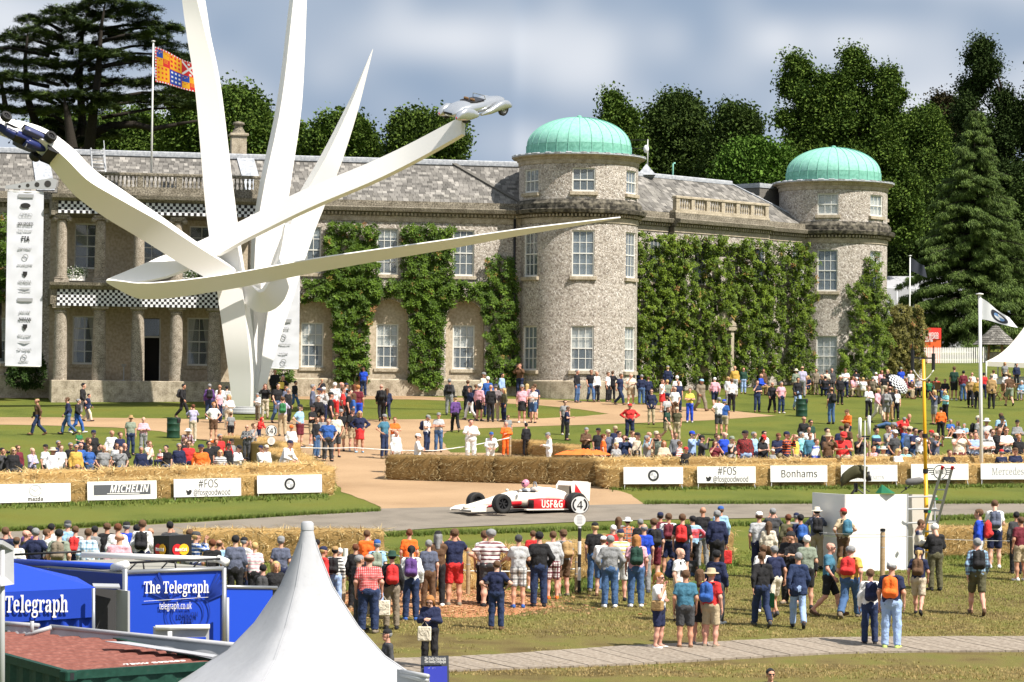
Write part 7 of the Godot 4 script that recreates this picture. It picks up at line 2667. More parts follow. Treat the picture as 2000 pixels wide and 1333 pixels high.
	var hut:=thing("shingled_hut","small hut with a conical grey shingle roof and posts","hut",V3(hc.x,ground(hz),hc.z))
	var s:=FOCAL/hz
	var rt:=at(1945,634,hz).y-hc.y
	st=mb()
	var hp:=[]
	for k in 7:
		var f:=k/6.0
		hp.append([(42.0/s)*pow(1.0-f,1.12)+0.03,hc.y-hut.position.y+rt*f])
	lathe(st,hp,8,Transform3D(Basis(Vector3.UP,0.2),Vector3.ZERO))
	var hr:=obj("roof",st,M.under_slate,hut)
	var sh:=mb()
	box(sh,Transform3D(Basis(Vector3.RIGHT,-0.12),Vector3.ZERO),V3(0.26,0.2,0.03))
	var shm:=seal(sh)
	for r in 9:
		var f:=r/9.5
		var rad:=(42.0/s)*pow(1.0-f,1.12)+0.05
		var cnt:=maxi(6,int(rad*TAU/0.27*0.5))
		for k in cnt:
			var a:=-PI/2+PI*(k+0.5*(r%2))/cnt
			var o:=put("shingle",shm,M["slate%d"%rng.randi_range(0,5)],hr)
			o.transform=Transform3D(Basis(Vector3.UP,a)*Basis(Vector3.RIGHT,-0.72),V3(sin(a)*rad,hp[0][1]+rt*f+0.06,cos(a)*rad))
	for k in 8:
		var a:=TAU*k/8+0.2
		st=mb()
		tube(st,V3(sin(a)*1.35,0,cos(a)*1.35),V3(sin(a)*1.35,hp[0][1],cos(a)*1.35),0.09,0.09,6)
		obj("post",st,M.chair_wood,hut)
	st=mb()
	lathe(st,[[0.95,0.0],[0.95,0.8],[0.6,0.85]],12)
	obj("well_kerb",st,M.pale_stone,hut)
	var mz:=172.0
	var mq:=thing("cream_marquee","cream canvas pop up marquee at the right edge","marquee",V3(at(1985,740,mz).x,ground(mz),-mz))
	var e0:=at(1927,706,mz)
	var e1:=at(2060,712,mz-1.0)
	var e2:=at(2075,706,mz+3.0)
	var e3:=at(1950,702,mz+3.0)
	var pkk:=at(2020,612,mz+1.2)
	for f in [[e0,e1],[e3,e0],[e1,e2],[e2,e3]]:
		st=mb(true)
		for i in 8:
			for j in 8:
				var p:=func(k:int,l:int)->Vector3:
					var v:=l/8.0
					return f[0].lerp(f[1],k/8.0).lerp(pkk,v)-V3(0,0.55*sin(v*PI)*(1.0-0.3*v),0)
				quad(st,p.call(i,j),p.call(i,j+1),p.call(i+1,j+1),p.call(i+1,j))
		here(obj("roof_panel",st,M.cream_canvas,mq),mq)
		slab("valance",[f[0],f[1],f[1]-V3(0,0.3,0),f[0]-V3(0,0.3,0)],0.02,M.cream_canvas,mq)
	for p in [e0,e0.lerp(e1,0.44),e1,e3,e2]:
		tubes("leg",V3(p.x,ground(-p.z),p.z),p,0.045,M.white_plastic,mq)
	var ct:=thing("white_counter","white serving counter under the cream marquee","counter",V3(at(1975,762,mz+0.6).x,ground(mz),-mz-0.6))
	slab("front",[at(1948,738,mz+0.4),at(2040,738,mz+0.2),at(2040,762,mz+0.2),at(1948,762,mz+0.4)],0.5,M.white_board,ct)
	slab("top",[at(1946,736,mz+0.3),at(2042,736,mz+0.1),at(2042,738.5,mz+0.1),at(1946,738.5,mz+0.3)],0.7,M.galvanised,ct)
	var wt:=thing("white_tent","long white tent glimpsed between the far tower and the cedar","tent",V3(at(1800,640,268.0).x,ground(268.0),-268.0))
	slab("front",[at(1700,562,258.0),at(1905,568,262.0),at(1905,700,262.0),at(1700,700,258.0)],0.1,M.canvas,wt)
	slab("roof",[at(1700,562,258.0),at(1905,568,262.0),at(1905,540,267.0),at(1700,540,264.0)],0.1,M.canvas,wt)
	for x in [1752,1790,1840]:
		tubes("frame",at(x,700,257.6),at(x,562,257.6),0.08,M.galvanised,wt)
	var proto:Node3D=null
	var spots:=[[1588,770,1.2,"leftmost, beside the long haired sitter"],[1612,772,3.0,"with its back to the lawn near the grey blinded window"],[1624,771,-1.4,"right of the pair in black"],[1663,774,1.0,"under the pink shirted sitter"],[1688,776,3.1,"under the blond sitter in white"],[1706,775,2.6,"under the tweed jacket sitter"],[1745,776,-0.5,"behind the checkered umbrella"],[1769,778,1.2,"under the maroon jumper sitter"],[1798,776,-0.4,"under the sitter in pale grey"],[1816,777,2.9,"in front of the green shirt sitter"],[1836,780,2.4,"tilted, left of the tall gilet wearer"],[1882,781,3.0,"behind the maroon jumper and black rucksack"],[1905,782,2.8,"right of the tan shirt walker"],[1955,783,-1.0,"left of the brown shirt walker"],[1968,781,1.4,"behind the brown shirt walker"],[1990,782,3.0,"rightmost, at the photo's edge"]]
	for q in spots:
		var o:=folding_chair(spot(q[0],q[1]),q[2],"wooden folding chair "+q[3],proto)
		if proto==null:
			proto=o
	for q in [[1600,771,"leftmost slatted table on the terrace"],[1676,775,"slatted table between the pink and white sitters"],[1757,777,"slatted table by the maroon jumper sitter"],[1806,776,"slatted table between the grey and green sitters"],[1868,780,"slatted table behind the tall gilet wearer"],[1985,781,"rightmost slatted table on the terrace"]]:
		var tb:=thing("garden_table",q[2],"table",spot(q[0],q[1]),0.2,"wooden tables on the terrace")
		for i in 8:
			st=mb()
			bx(st,V3(-0.6,0.71,-0.4+i*0.1),V3(0.6,0.735,-0.31+i*0.1))
			obj("slat",st,M.chair_wood,tb)
		for sx in [-0.5,0.5]:
			for sz2 in [-0.32,0.32]:
				st=mb()
				bar(st,V3(sx,0,sz2),V3(sx,0.71,sz2*0.9),0.05,0.05)
				obj("leg",st,M.chair_wood,tb)
	var uc:=spot(1752,790)
	var um:=thing("checkered_umbrella","open black and white checkered umbrella tilted on the lawn","umbrella",uc+V3(0,1.02,0))
	um.basis=Basis(Vector3.BACK,-0.75)*Basis(Vector3.RIGHT,0.5)
	var cm:=plain(Color.WHITE,0.7)
	cm.albedo_texture=checker_tex(24,8)
	cm.texture_filter=BaseMaterial3D.TEXTURE_FILTER_NEAREST
	st=mb(true)
	for i in 24:
		for j in 6:
			var p:=func(k:int,l:int)->Vector3:
				var g:=l/6.0
				return V3(sin(TAU*k/24.0)*0.68*sin(g*1.35),0.42*cos(g*1.35),cos(TAU*k/24.0)*0.68*sin(g*1.35))
			quad_uv(st,p.call(i,j+1),p.call(i,j),p.call(i+1,j),p.call(i+1,j+1),Vector2(i/24.0,(j+1)/6.0),Vector2(i/24.0,j/6.0),Vector2((i+1)/24.0,j/6.0),Vector2((i+1)/24.0,(j+1)/6.0))
	obj("canopy",st,cm,um)
	st=mb()
	tube(st,V3(0,-0.5,0),V3(0,0.5,0),0.012,0.012,6)
	obj("shaft",st,M.steel,um)
	for q in [[148,545,"white planter with white flowers left on the balcony"],[372,545,"white planter with white flowers right on the balcony"]]:
		var p:=main_wall*(on_plane(main_wall,q[0],q[1],2.6)*V3(1,0,1)+V3(0,6.14,0))
		var o:=thing("planter",q[2],"planter",p,deg_to_rad(11.7))
		st=mb()
		box(st,Transform3D(Basis(),V3(0,0.22,0)),V3(0.95,0.3,0.3),0.02)
		obj("trough",st,M.white_board,o)
		var pl:=[]
		var cl:=[]
		for i in 160:
			pl.append(Transform3D(random_turn()*Basis.from_scale(Vector3.ONE*0.28),V3(rng.randf_range(-0.5,0.5),rng.randf_range(0.36,0.6),rng.randf_range(-0.15,0.15))))
			cl.append(Color(0.8,0.8,0.76) if rng.randf()<0.25 else tint(Color(0.02,0.05,0.01),Color(0.08,0.14,0.03),rng.randf()))
		scatter("flowers",leaf_sprig,M.leaf,pl,cl,o)
	var lc:=main_wall*(on_plane(main_wall,241,740,2.2)*V3(1,0,1)+V3(0,0.975,0))
	var le:=thing("lectern_sign","small grey lectern sign standing inside the portico","lectern",lc,deg_to_rad(11.7))
	st=mb()
	tube(st,Vector3.ZERO,V3(0,0.75,0),0.03,0.03,8)
	tube(st,Vector3.ZERO,V3(0,0.02,0),0.16,0.16,14)
	obj("stem",st,M.galvanised,le)
	st=mb()
	box(st,Transform3D(Basis(Vector3.RIGHT,-0.6),V3(0,0.82,0)),V3(0.24,0.02,0.2))
	obj("plate",st,M.galvanised,le)
	var stn:=spot(62,758)
	var bo:=thing("stone_bollard","low rounded stone bollard below the tall left banner","bollard",stn)
	st=mb(true)
	lathe(st,[[0.24,0],[0.25,0.1],[0.23,0.28],[0.12,0.42],[0.0,0.45]],14)
	obj("stone",st,M.column_stone,bo)
	var vp:=spot(100,757)
	var va:=thing("white_pot","white pot with dark foliage beside the portico platform","plant pot",V3(vp.x,vp.y+0.35,vp.z))
	st=mb(true)
	lathe(st,[[0.0,0],[0.1,0.0],[0.12,0.3],[0.1,0.31]],14)
	obj("pot",st,M.white_plastic,va)
	var fl:=[]
	var fc:=[]
	for i in 90:
		fl.append(Transform3D(random_turn()*Basis.from_scale(Vector3.ONE*0.3),V3(rng.randfn(0,0.09),rng.randf_range(0.35,0.95),rng.randfn(0,0.09))))
		fc.append(tint(Color(0.012,0.03,0.006),Color(0.04,0.07,0.02),rng.randf()))
	scatter("foliage",leaf_sprig,M.leaf,fl,fc,va)
const COLOURS:={"white": [0.74,0.74,0.73],"cream": [0.66,0.60,0.48],"lightgrey": [0.44,0.45,0.46],"grey": [0.23,0.235,0.24],"darkgrey": [0.055,0.056,0.06],"black": [0.014,0.014,0.016],"navy": [0.014,0.02,0.06],"blue": [0.03,0.10,0.34],"royal": [0.015,0.06,0.48],"sky": [0.30,0.50,0.68],"paleblue": [0.30,0.42,0.66],"denim": [0.055,0.115,0.24],"indigo": [0.018,0.032,0.085],"red": [0.56,0.03,0.03],"maroon": [0.14,0.018,0.03],"pink": [0.68,0.36,0.42],"lavender": [0.44,0.42,0.58],"purple": [0.11,0.05,0.20],"orange": [0.85,0.15,0.02],"yellow": [0.78,0.56,0.10],"mustard": [0.55,0.34,0.07],"tan": [0.36,0.23,0.10],"brown": [0.11,0.06,0.032],"taupe": [0.20,0.165,0.12],"khaki": [0.42,0.34,0.22],"beige": [0.52,0.44,0.33],"olive": [0.09,0.085,0.045],"green": [0.03,0.16,0.06],"darkgreen": [0.015,0.05,0.035],"sage": [0.22,0.26,0.20],"lime": [0.46,0.60,0.16],"teal": [0.05,0.16,0.24],"aqua": [0.25,0.60,0.66],"slate": [0.10,0.115,0.17],"auburn": [0.13,0.045,0.02],"blond": [0.52,0.36,0.15],"ginger": [0.36,0.16,0.05],"skin": [0.56,0.30,0.20]}
const SAY:={"lightgrey": "pale grey","darkgrey": "dark grey","sky": "light blue","paleblue": "pale blue","denim": "denim blue","indigo": "dark denim","royal": "bright blue","darkgreen": "dark green","sage": "grey green"}
var cloths:={}
var wrinkles:Texture2D
var figures:={}
var head_mesh:={}
var said:={}
var far_people:Array[Node3D]=[]
func pose_of(kind:String)->Dictionary:
	var d:={"P": V3(0,0.93,0),"C": V3(0,1.27,0),"N": V3(0,1.46,-0.012),"H": V3(0,1.615,0.012),"tilt": 0.0,"turn": 0.0}
	for s in [1,-1]:
		var k:="L" if s>0 else "R"
		d[k+"S"]=V3(s*0.160,1.388,-0.01)
		d[k+"E"]=V3(s*0.232,1.13,-0.03)
		d[k+"W"]=V3(s*0.235,0.885,0.045)
		d[k+"T"]=V3(s*0.092,0.90,0)
		d[k+"K"]=V3(s*0.108,0.49,0.022)
		d[k+"A"]=V3(s*0.118,0.085,-0.025)
		d[k+"F"]=V3(s*0.15,0.028,0.15)
	match kind:
		"hips":
			for s in [["L",1],["R",-1]]:
				d[s[0]+"E"]=V3(s[1]*0.36,1.18,-0.09)
				d[s[0]+"W"]=V3(s[1]*0.20,1.03,0.06)
			d.turn=0.25
		"fold":
			d.LE=V3(0.25,1.16,0.07)
			d.RE=V3(-0.25,1.16,0.07)
			d.LW=V3(-0.06,1.155,0.205)
			d.RW=V3(0.06,1.20,0.19)
			d.turn=-0.2
		"pocket":
			for s in [["L",1],["R",-1]]:
				d[s[0]+"E"]=V3(s[1]*0.29,1.14,-0.06)
				d[s[0]+"W"]=V3(s[1]*0.195,0.93,0.07)
		"photo":
			d.LE=V3(0.26,1.27,0.18)
			d.RE=V3(-0.26,1.27,0.18)
			d.LW=V3(0.06,1.52,0.25)
			d.RW=V3(-0.07,1.54,0.22)
		"phone":
			d.LE=V3(0.23,1.14,0.05)
			d.RE=V3(-0.23,1.14,0.05)
			d.LW=V3(0.05,1.20,0.28)
			d.RW=V3(-0.06,1.19,0.28)
			d.tilt=0.45
			d.H=V3(0,1.60,0.05)
		"chin":
			d.RE=V3(-0.24,1.19,0.16)
			d.RW=V3(-0.085,1.43,0.17)
			d.LE=V3(0.24,1.14,0.04)
			d.LW=V3(-0.02,1.15,0.20)
		"walk":
			d.LK=V3(0.10,0.50,0.19)
			d.LA=V3(0.10,0.10,0.27)
			d.LF=V3(0.115,0.075,0.45)
			d.RK=V3(-0.10,0.49,-0.04)
			d.RA=V3(-0.10,0.16,-0.36)
			d.RF=V3(-0.11,0.028,-0.21)
			d.LE=V3(0.24,1.14,-0.12)
			d.LW=V3(0.24,0.91,-0.10)
			d.RE=V3(-0.24,1.13,0.03)
			d.RW=V3(-0.22,0.93,0.20)
			d.C=V3(0,1.27,0.02)
			d.N=V3(0,1.455,0.025)
			d.H=V3(0,1.605,0.055)
		"lean":
			d.C=V3(0,1.23,0.14)
			d.N=V3(0,1.39,0.20)
			d.H=V3(0,1.53,0.26)
			for s in [["L",1],["R",-1]]:
				d[s[0]+"S"]=V3(s[1]*0.172,1.345,0.17)
				d[s[0]+"E"]=V3(s[1]*0.25,1.08,0.24)
				d[s[0]+"W"]=V3(s[1]*0.14,1.0,0.44)
		"sit","drive":
			var low:=0.0 if kind=="sit" else -0.30
			d.P=V3(0,0.52+low,0)
			d.C=V3(0,0.86+low,-0.03)
			d.N=V3(0,1.05+low,-0.03)
			d.H=V3(0,1.205+low,0.0)
			for s in [["L",1],["R",-1]]:
				d[s[0]+"S"]=V3(s[1]*0.172,0.995+low,-0.03)
				d[s[0]+"E"]=V3(s[1]*0.25,0.73+low,0.03)
				d[s[0]+"W"]=V3(s[1]*0.12,0.68+low,0.27)
				d[s[0]+"T"]=V3(s[1]*0.092,0.51+low,0.02)
				d[s[0]+"K"]=V3(s[1]*0.12,0.51+low*0.8,0.45)
				d[s[0]+"A"]=V3(s[1]*0.12,0.09 if kind=="sit" else 0.18,0.42 if kind=="sit" else 0.86)
				d[s[0]+"F"]=V3(s[1]*0.14,0.028 if kind=="sit" else 0.28,0.59 if kind=="sit" else 0.94)
		"floor":
			d.P=V3(0,0.13,0)
			d.C=V3(0,0.46,-0.10)
			d.N=V3(0,0.645,-0.13)
			d.H=V3(0,0.80,-0.11)
			for s in [["L",1],["R",-1]]:
				d[s[0]+"S"]=V3(s[1]*0.172,0.59,-0.13)
				d[s[0]+"E"]=V3(s[1]*0.27,0.36,0.0)
				d[s[0]+"W"]=V3(s[1]*0.13,0.38,0.24)
				d[s[0]+"T"]=V3(s[1]*0.092,0.12,0.02)
				d[s[0]+"K"]=V3(s[1]*0.14,0.47,0.30)
				d[s[0]+"A"]=V3(s[1]*0.13,0.085,0.50)
				d[s[0]+"F"]=V3(s[1]*0.15,0.028,0.67)
		"lie":
			d.P=V3(0,0.13,0)
			d.C=V3(0.33,0.26,-0.02)
			d.N=V3(0.49,0.38,-0.02)
			d.H=V3(0.60,0.50,0.02)
			for s in [["L",1],["R",-1]]:
				d[s[0]+"S"]=V3(0.44,0.36,s[1]*0.15)
				d[s[0]+"E"]=V3(0.55,0.14,s[1]*0.22)
				d[s[0]+"W"]=V3(0.66,0.06,s[1]*0.05)
				d[s[0]+"T"]=V3(-0.03,0.13,s[1]*0.08)
				d[s[0]+"K"]=V3(-0.44,0.14+0.06*s[1],s[1]*0.09)
				d[s[0]+"A"]=V3(-0.85,0.09,s[1]*0.08)
				d[s[0]+"F"]=V3(-0.90,0.12,s[1]*0.2)
	return d
func nets(bones:Array,cell:float,k:float,cuts:Array)->Array:
	var lo:=Vector3.ONE*1e6
	var hi:=-lo
	for b in bones:
		var r:=maxf(b[2],b[3])+cell*2.0
		lo=lo.min(b[0].min(b[1])-Vector3.ONE*r)
		hi=hi.max(b[0].max(b[1])+Vector3.ONE*r)
	var nx:=int((hi.x-lo.x)/cell)+2
	var ny:=int((hi.y-lo.y)/cell)+2
	var nz:=int((hi.z-lo.z)/cell)+2
	var f:=PackedFloat32Array()
	f.resize(nx*ny*nz)
	f.fill(1.0)
	for b in bones:
		var a:Vector3=b[0]
		var e:Vector3=b[1]
		var ra:float=b[2]
		var rb:float=b[3]
		var flat:bool=b.size()>4
		var ab:=e-a
		var len2:=maxf(ab.length_squared(),1e-9)
		var dir:=ab/sqrt(len2)
		var r:=maxf(ra,rb)+cell*2.0+k
		var p0:=((a.min(e)-Vector3.ONE*r-lo)/cell).floor().max(Vector3.ZERO)
		var p1:=((a.max(e)+Vector3.ONE*r-lo)/cell).ceil()
		for y in range(int(p0.y),mini(int(p1.y)+1,ny)):
			for z in range(int(p0.z),mini(int(p1.z)+1,nz)):
				var row:=(y*nz+z)*nx
				var p:=lo+Vector3(p0.x,y,z)*cell
				for x in range(int(p0.x),mini(int(p1.x)+1,nx)):
					var ap:=p-a
					var t:=clampf(ap.dot(ab)/len2,0.0,1.0)
					var d:=(ap-ab*t).length()-ra-(rb-ra)*t
					if flat:
						d=maxf(d,(p-e).dot(dir))
					var old:=f[row+x]
					var h:=k-absf(old-d)
					f[row+x]=minf(old,d)-(h*h/(4.0*k) if h>0.0 else 0.0)
					p.x+=cell
	for c in cuts:
		var n:Vector3=c[0]
		for y in ny:
			for z in nz:
				var row:=(y*nz+z)*nx
				var base:=n.dot(lo+Vector3(0,y,z)*cell)-float(c[1])
				for x in nx:
					f[row+x]=maxf(f[row+x],base+n.x*cell*x)
	var verts:=PackedVector3Array()
	var norms:=PackedVector3Array()
	var index:=PackedInt32Array()
	var ids:=PackedInt32Array()
	ids.resize(nx*ny*nz)
	var sy:=nz*nx
	for y in ny-1:
		for z in nz-1:
			var row:=(y*nz+z)*nx
			for x in nx-1:
				var i:=row+x
				var c0:=f[i]
				var c1:=f[i+1]
				var c2:=f[i+nx]
				var c3:=f[i+nx+1]
				var c4:=f[i+sy]
				var c5:=f[i+sy+1]
				var c6:=f[i+sy+nx]
				var c7:=f[i+sy+nx+1]
				var s:=int(c0<0)+int(c1<0)+int(c2<0)+int(c3<0)+int(c4<0)+int(c5<0)+int(c6<0)+int(c7<0)
				if s==0 or s==8:
					continue
				var sum:=Vector3.ZERO
				var cnt:=0
				for g in [[c0,c1,0,0,0,0],[c2,c3,0,0,0,1],[c4,c5,0,0,1,0],[c6,c7,0,0,1,1],[c0,c2,2,0,0,0],[c1,c3,2,1,0,0],[c4,c6,2,0,1,0],[c5,c7,2,1,1,0],[c0,c4,1,0,0,0],[c1,c5,1,1,0,0],[c2,c6,1,0,0,1],[c3,c7,1,1,0,1]]:
					if (g[0]<0.0)!=(g[1]<0.0):
						var q:=Vector3(g[3],g[4],g[5])
						q[g[2]]+=g[0]/(g[0]-g[1])
						sum+=q
						cnt+=1
				verts.append(lo+(Vector3(x,y,z)+sum/cnt)*cell)
				norms.append(Vector3(c1+c3+c5+c7-c0-c2-c4-c6,c4+c5+c6+c7-c0-c1-c2-c3,c2+c3+c6+c7-c0-c1-c4-c5).normalized())
				ids[i]=verts.size()-1
	for y in range(1,ny-1):
		for z in range(1,nz-1):
			var row:=(y*nz+z)*nx
			for x in range(1,nx-1):
				var i:=row+x
				var a:=f[i]<0.0
				for ax in 3:
					var j:int=i+[1,sy,nx][ax]
					if a==(f[j]<0.0):
						continue
					var u:int=[sy,nx,1][ax]
					var v:int=[nx,1,sy][ax]
					var q:=[ids[i-u-v],ids[i-v],ids[i],ids[i-u]]
					if a:
						index.append_array([q[0],q[2],q[1],q[0],q[3],q[2]])
					else:
						index.append_array([q[0],q[1],q[2],q[0],q[2],q[3]])
	return [verts,norms,index]
func join(parts:Array)->ArrayMesh:
	var v:=PackedVector3Array()
	var n:=PackedVector3Array()
	var ix:=PackedInt32Array()
	for p in parts:
		var o:=v.size()
		v.append_array(p[0])
		n.append_array(p[1])
		for i in p[2]:
			ix.append(i+o)
	var a:=[]
	a.resize(Mesh.ARRAY_MAX)
	a[Mesh.ARRAY_VERTEX]=v
	a[Mesh.ARRAY_NORMAL]=n
	a[Mesh.ARRAY_INDEX]=ix
	var m:=ArrayMesh.new()
	m.add_surface_from_arrays(Mesh.PRIMITIVE_TRIANGLES,a)
	return m
func moved(p:Array,t:Transform3D)->Array:
	var v:=PackedVector3Array()
	var n:=PackedVector3Array()
	for q in p[0]:
		v.append(t*q)
	for q in p[1]:
		n.append(t.basis*q)
	return [v,n,p[2]]
func head_parts(fine:bool)->Array:
	var c:=0.0115 if fine else 0.019
	var b:=[[Vector3(0,0.045,-0.035),Vector3(0,0.04,0.018),0.083,0.080],[Vector3(0,-0.02,0.02),Vector3(0,-0.062,0.045),0.062,0.046],[Vector3(0,-0.088,0.068),Vector3(0,-0.09,0.07),0.022,0.022],[Vector3(-0.03,0.0,0.062),Vector3(0.03,0.0,0.062),0.034,0.034],[Vector3(0,0.012,0.094),Vector3(0,-0.018,0.112),0.010,0.016],[Vector3(-0.035,0.03,0.075),Vector3(0.035,0.03,0.075),0.018,0.018],[Vector3(0,-0.06,-0.012),Vector3(0,-0.19,-0.03),0.054,0.058],[Vector3(-0.02,-0.058,0.082),Vector3(0.02,-0.058,0.082),0.015,0.015]]
	for s in [-1,1]:
		b.append([Vector3(s*0.084,0.022,-0.012),Vector3(s*0.082,-0.02,-0.004),0.017,0.013])
	return nets(b,c,0.024,[])
func hand_part(wrist:Vector3,dir:Vector3,palm:Vector3,thumb:Vector3,curl:float)->Array:
	var st:=mb(true)
	var side:=dir.cross(palm).normalized()
	if side.dot(thumb)<0.0:
		side=-side
	var knuckle:=wrist+dir*0.088
	var rings:=[]
	for i in 5:
		var t:=i/4.0
		var c:=wrist.lerp(knuckle,t)-dir*0.012
		var w:=lerpf(0.028,0.043,t)
		var h:=lerpf(0.022,0.014,t)
		var r:=[]
		for k in 8:
			var a:=TAU*k/8
			r.append(c+side*cos(a)*w+palm*sin(a)*h)
		rings.append(r)
	loft(st,rings)
	for f in 5:
		var base:Vector3
		var d:=dir
		var ln:float=[0.060,0.078,0.086,0.080,0.062][f]
		if f==0:
			base=wrist+dir*0.03+side*0.032
			d=(dir*0.75+side*0.65+palm*0.3).normalized()
		else:
			base=knuckle+side*(0.0315-0.021*(f-1))-dir*0.012
		var pts:=[base]
		var bend:=curl*(0.5 if f==0 else 1.0)
		for j in 3:
			d=(d+palm*bend*0.55).normalized()
			pts.append(pts[-1]+d*ln*[0.45,0.32,0.28][j])
		path_tube(st,pts,[0.0105,0.0098,0.009,0.007],5)
	st.generate_normals()
	st.index()
	var a:=st.commit_to_arrays()
	return [a[Mesh.ARRAY_VERTEX],a[Mesh.ARRAY_NORMAL],a[Mesh.ARRAY_INDEX]]
func torso_bones(d:Dictionary,grow:float,low:bool)->Array:
	var right:Vector3=(d.LS-d.RS).normalized()
	var hip:Vector3=(d.LT-d.RT).normalized()
	var out:=[[d.C,d.N-(d.N-d.C)*0.22,0.09+grow,0.058+grow]]
	for s in [-1.0,1.0]:
		var top:Vector3=d.C+right*s*0.072
		var waist:Vector3=d.P.lerp(d.C,0.42)+right*s*0.046
		out.append([top,waist,0.103+grow,0.098+grow])
		out.append([top,(d.LS if s>0 else d.RS)-right*s*0.04,0.09+grow,0.046+grow])
		out.append([d.N-(d.N-d.C)*0.2,d.LS if s>0 else d.RS,0.046+grow,0.044+grow])
		if low:
			out.append([waist,d.P+hip*s*0.066,0.100+grow,0.112+grow])
	return out
func figure(kind:String,part:String,fine:bool)->ArrayMesh:
	var key:="%s %s %s"%[kind,part,fine]
	if figures.has(key):
		return figures[key]
	var base:=kind.trim_suffix("'")
	var mesh:ArrayMesh
	if kind!=base:
		mesh=mirrored(figure(base,part,fine))
	else:
		mesh=make_figure(base,part,fine)
	figures[key]=mesh
	return mesh
func mirrored(m:ArrayMesh)->ArrayMesh:
	var a:=m.surface_get_arrays(0)
	var v:PackedVector3Array=a[Mesh.ARRAY_VERTEX]
	var n:PackedVector3Array=a[Mesh.ARRAY_NORMAL]
	var ix:PackedInt32Array=a[Mesh.ARRAY_INDEX]
	for i in v.size():
		v[i].x=-v[i].x
		n[i].x=-n[i].x
	for i in range(0,ix.size(),3):
		var s:=ix[i]
		ix[i]=ix[i+1]
		ix[i+1]=s
	return join([[v,n,ix]])
func head_at(d:Dictionary)->Transform3D:
	return Transform3D(Basis(Vector3.UP,d.turn)*Basis(Vector3.RIGHT,d.tilt),d.H)
func make_figure(kind:String,part:String,fine:bool)->ArrayMesh:
	var d:=pose_of(kind)
	var cell:=0.026 if fine else 0.038
	var k:=0.05
	var bones:=[]
	var cuts:=[]
	var spine:Vector3=(d.C-d.P).normalized()
	match part:
		"body":
			bones=torso_bones(d,-0.012,true)
			bones.append([d.N-V3(0,0.03,0),d.H-V3(0,0.06,0.02),0.058,0.052])
			for s in ["L","R"]:
				bones.append([d[s+"S"],d[s+"E"],0.047,0.040])
				bones.append([d[s+"E"],d[s+"W"],0.039,0.027])
				bones.append([d[s+"T"],d[s+"K"],0.080,0.056])
				bones.append([d[s+"K"],d[s+"A"].lerp(d[s+"K"],0.55),0.053,0.056])
				bones.append([d[s+"A"].lerp(d[s+"K"],0.55),d[s+"A"],0.054,0.036])
				bones.append([d[s+"A"],d[s+"F"].lerp(d[s+"A"],0.3)+V3(0,0.02,0),0.036,0.03])
			var parts:=[nets(bones,cell,k,[]),moved(head_parts(fine),head_at(d))]
			for s in [["L",1.0],["R",-1.0]]:
				var w:Vector3=d[s[0]+"W"]
				var dir:Vector3=(w-d[s[0]+"E"]).normalized()
				var palm:=V3(-s[1],0,-0.2)
				var curl:=0.45
				if w.z>0.12:
					palm=(V3(0,0.2,1.0) if w.y>1.3 else V3(-s[1]*0.6,-0.8,0.3))
					curl=0.9
				palm=(palm-dir*palm.dot(dir)).normalized()
				parts.append(hand_part(w,dir,palm,V3(0,0.4,1),curl))
			return join(parts)
		"tee","shirt","coat":
			bones=torso_bones(d,0.013,true)
			for s in ["L","R"]:
				if part=="tee":
					bones.append([d[s+"S"],d[s+"S"].lerp(d[s+"E"],0.72),0.056,0.062,true])
				else:
					bones.append([d[s+"S"],d[s+"E"],0.060,0.054])
					bones.append([d[s+"E"],d[s+"W"].lerp(d[s+"E"],0.03),0.056,0.042,true])
				if part=="coat":
					bones.append([d[s+"T"],d[s+"T"].lerp(d[s+"K"],0.32),0.125,0.12,true])
			if part!="coat":
				cuts.append([-spine,-spine.dot(d.P-spine*(0.075 if part=="tee" else 0.09))])
			cuts.append([spine,spine.dot(d.N)+0.005])
		"trousers","shorts","skirt":
			var hip:Vector3=(d.LT-d.RT).normalized()
			bones=[[d.P-hip*0.07,d.P+hip*0.07,0.124,0.124],[d.P,d.P.lerp(d.C,0.3),0.122,0.118]]
			for s in ["L","R"]:
				if part=="trousers":
					bones.append([d[s+"T"],d[s+"K"],0.094,0.074])
					bones.append([d[s+"K"],d[s+"A"]-(d[s+"A"]-d[s+"K"]).normalized()*0.005,0.074,0.068,true])
				elif part=="shorts":
					bones.append([d[s+"T"],d[s+"T"].lerp(d[s+"K"],0.92),0.100,0.086,true])
			if part=="skirt":
				var kn:Vector3=(d.LK+d.RK)*0.5
				bones.append([d.P,d.P.lerp(kn,0.85),0.14,0.19,true])
			cuts.append([spine,spine.dot(d.P+spine*0.14)])
		"shoes":
			var parts:=[]
			for s in ["L","R"]:
				var heel:Vector3=d[s+"A"]+V3(0,-0.045,0)-(d[s+"F"]-d[s+"A"])*V3(0.2,0.0,0.2)
				var toe:Vector3=d[s+"F"]+V3(0,0.008,0)
				parts.append(nets([[heel,toe,0.044,0.036],[d[s+"A"],heel,0.046,0.044],[heel.lerp(toe,0.6),toe,0.044,0.036]],0.022 if fine else 0.034,0.02,[[V3(0,-1,0),0.004]] if d[s+"F"].y<0.05 else []))
			return join(parts)
	var made:=nets(bones,cell,k,cuts)
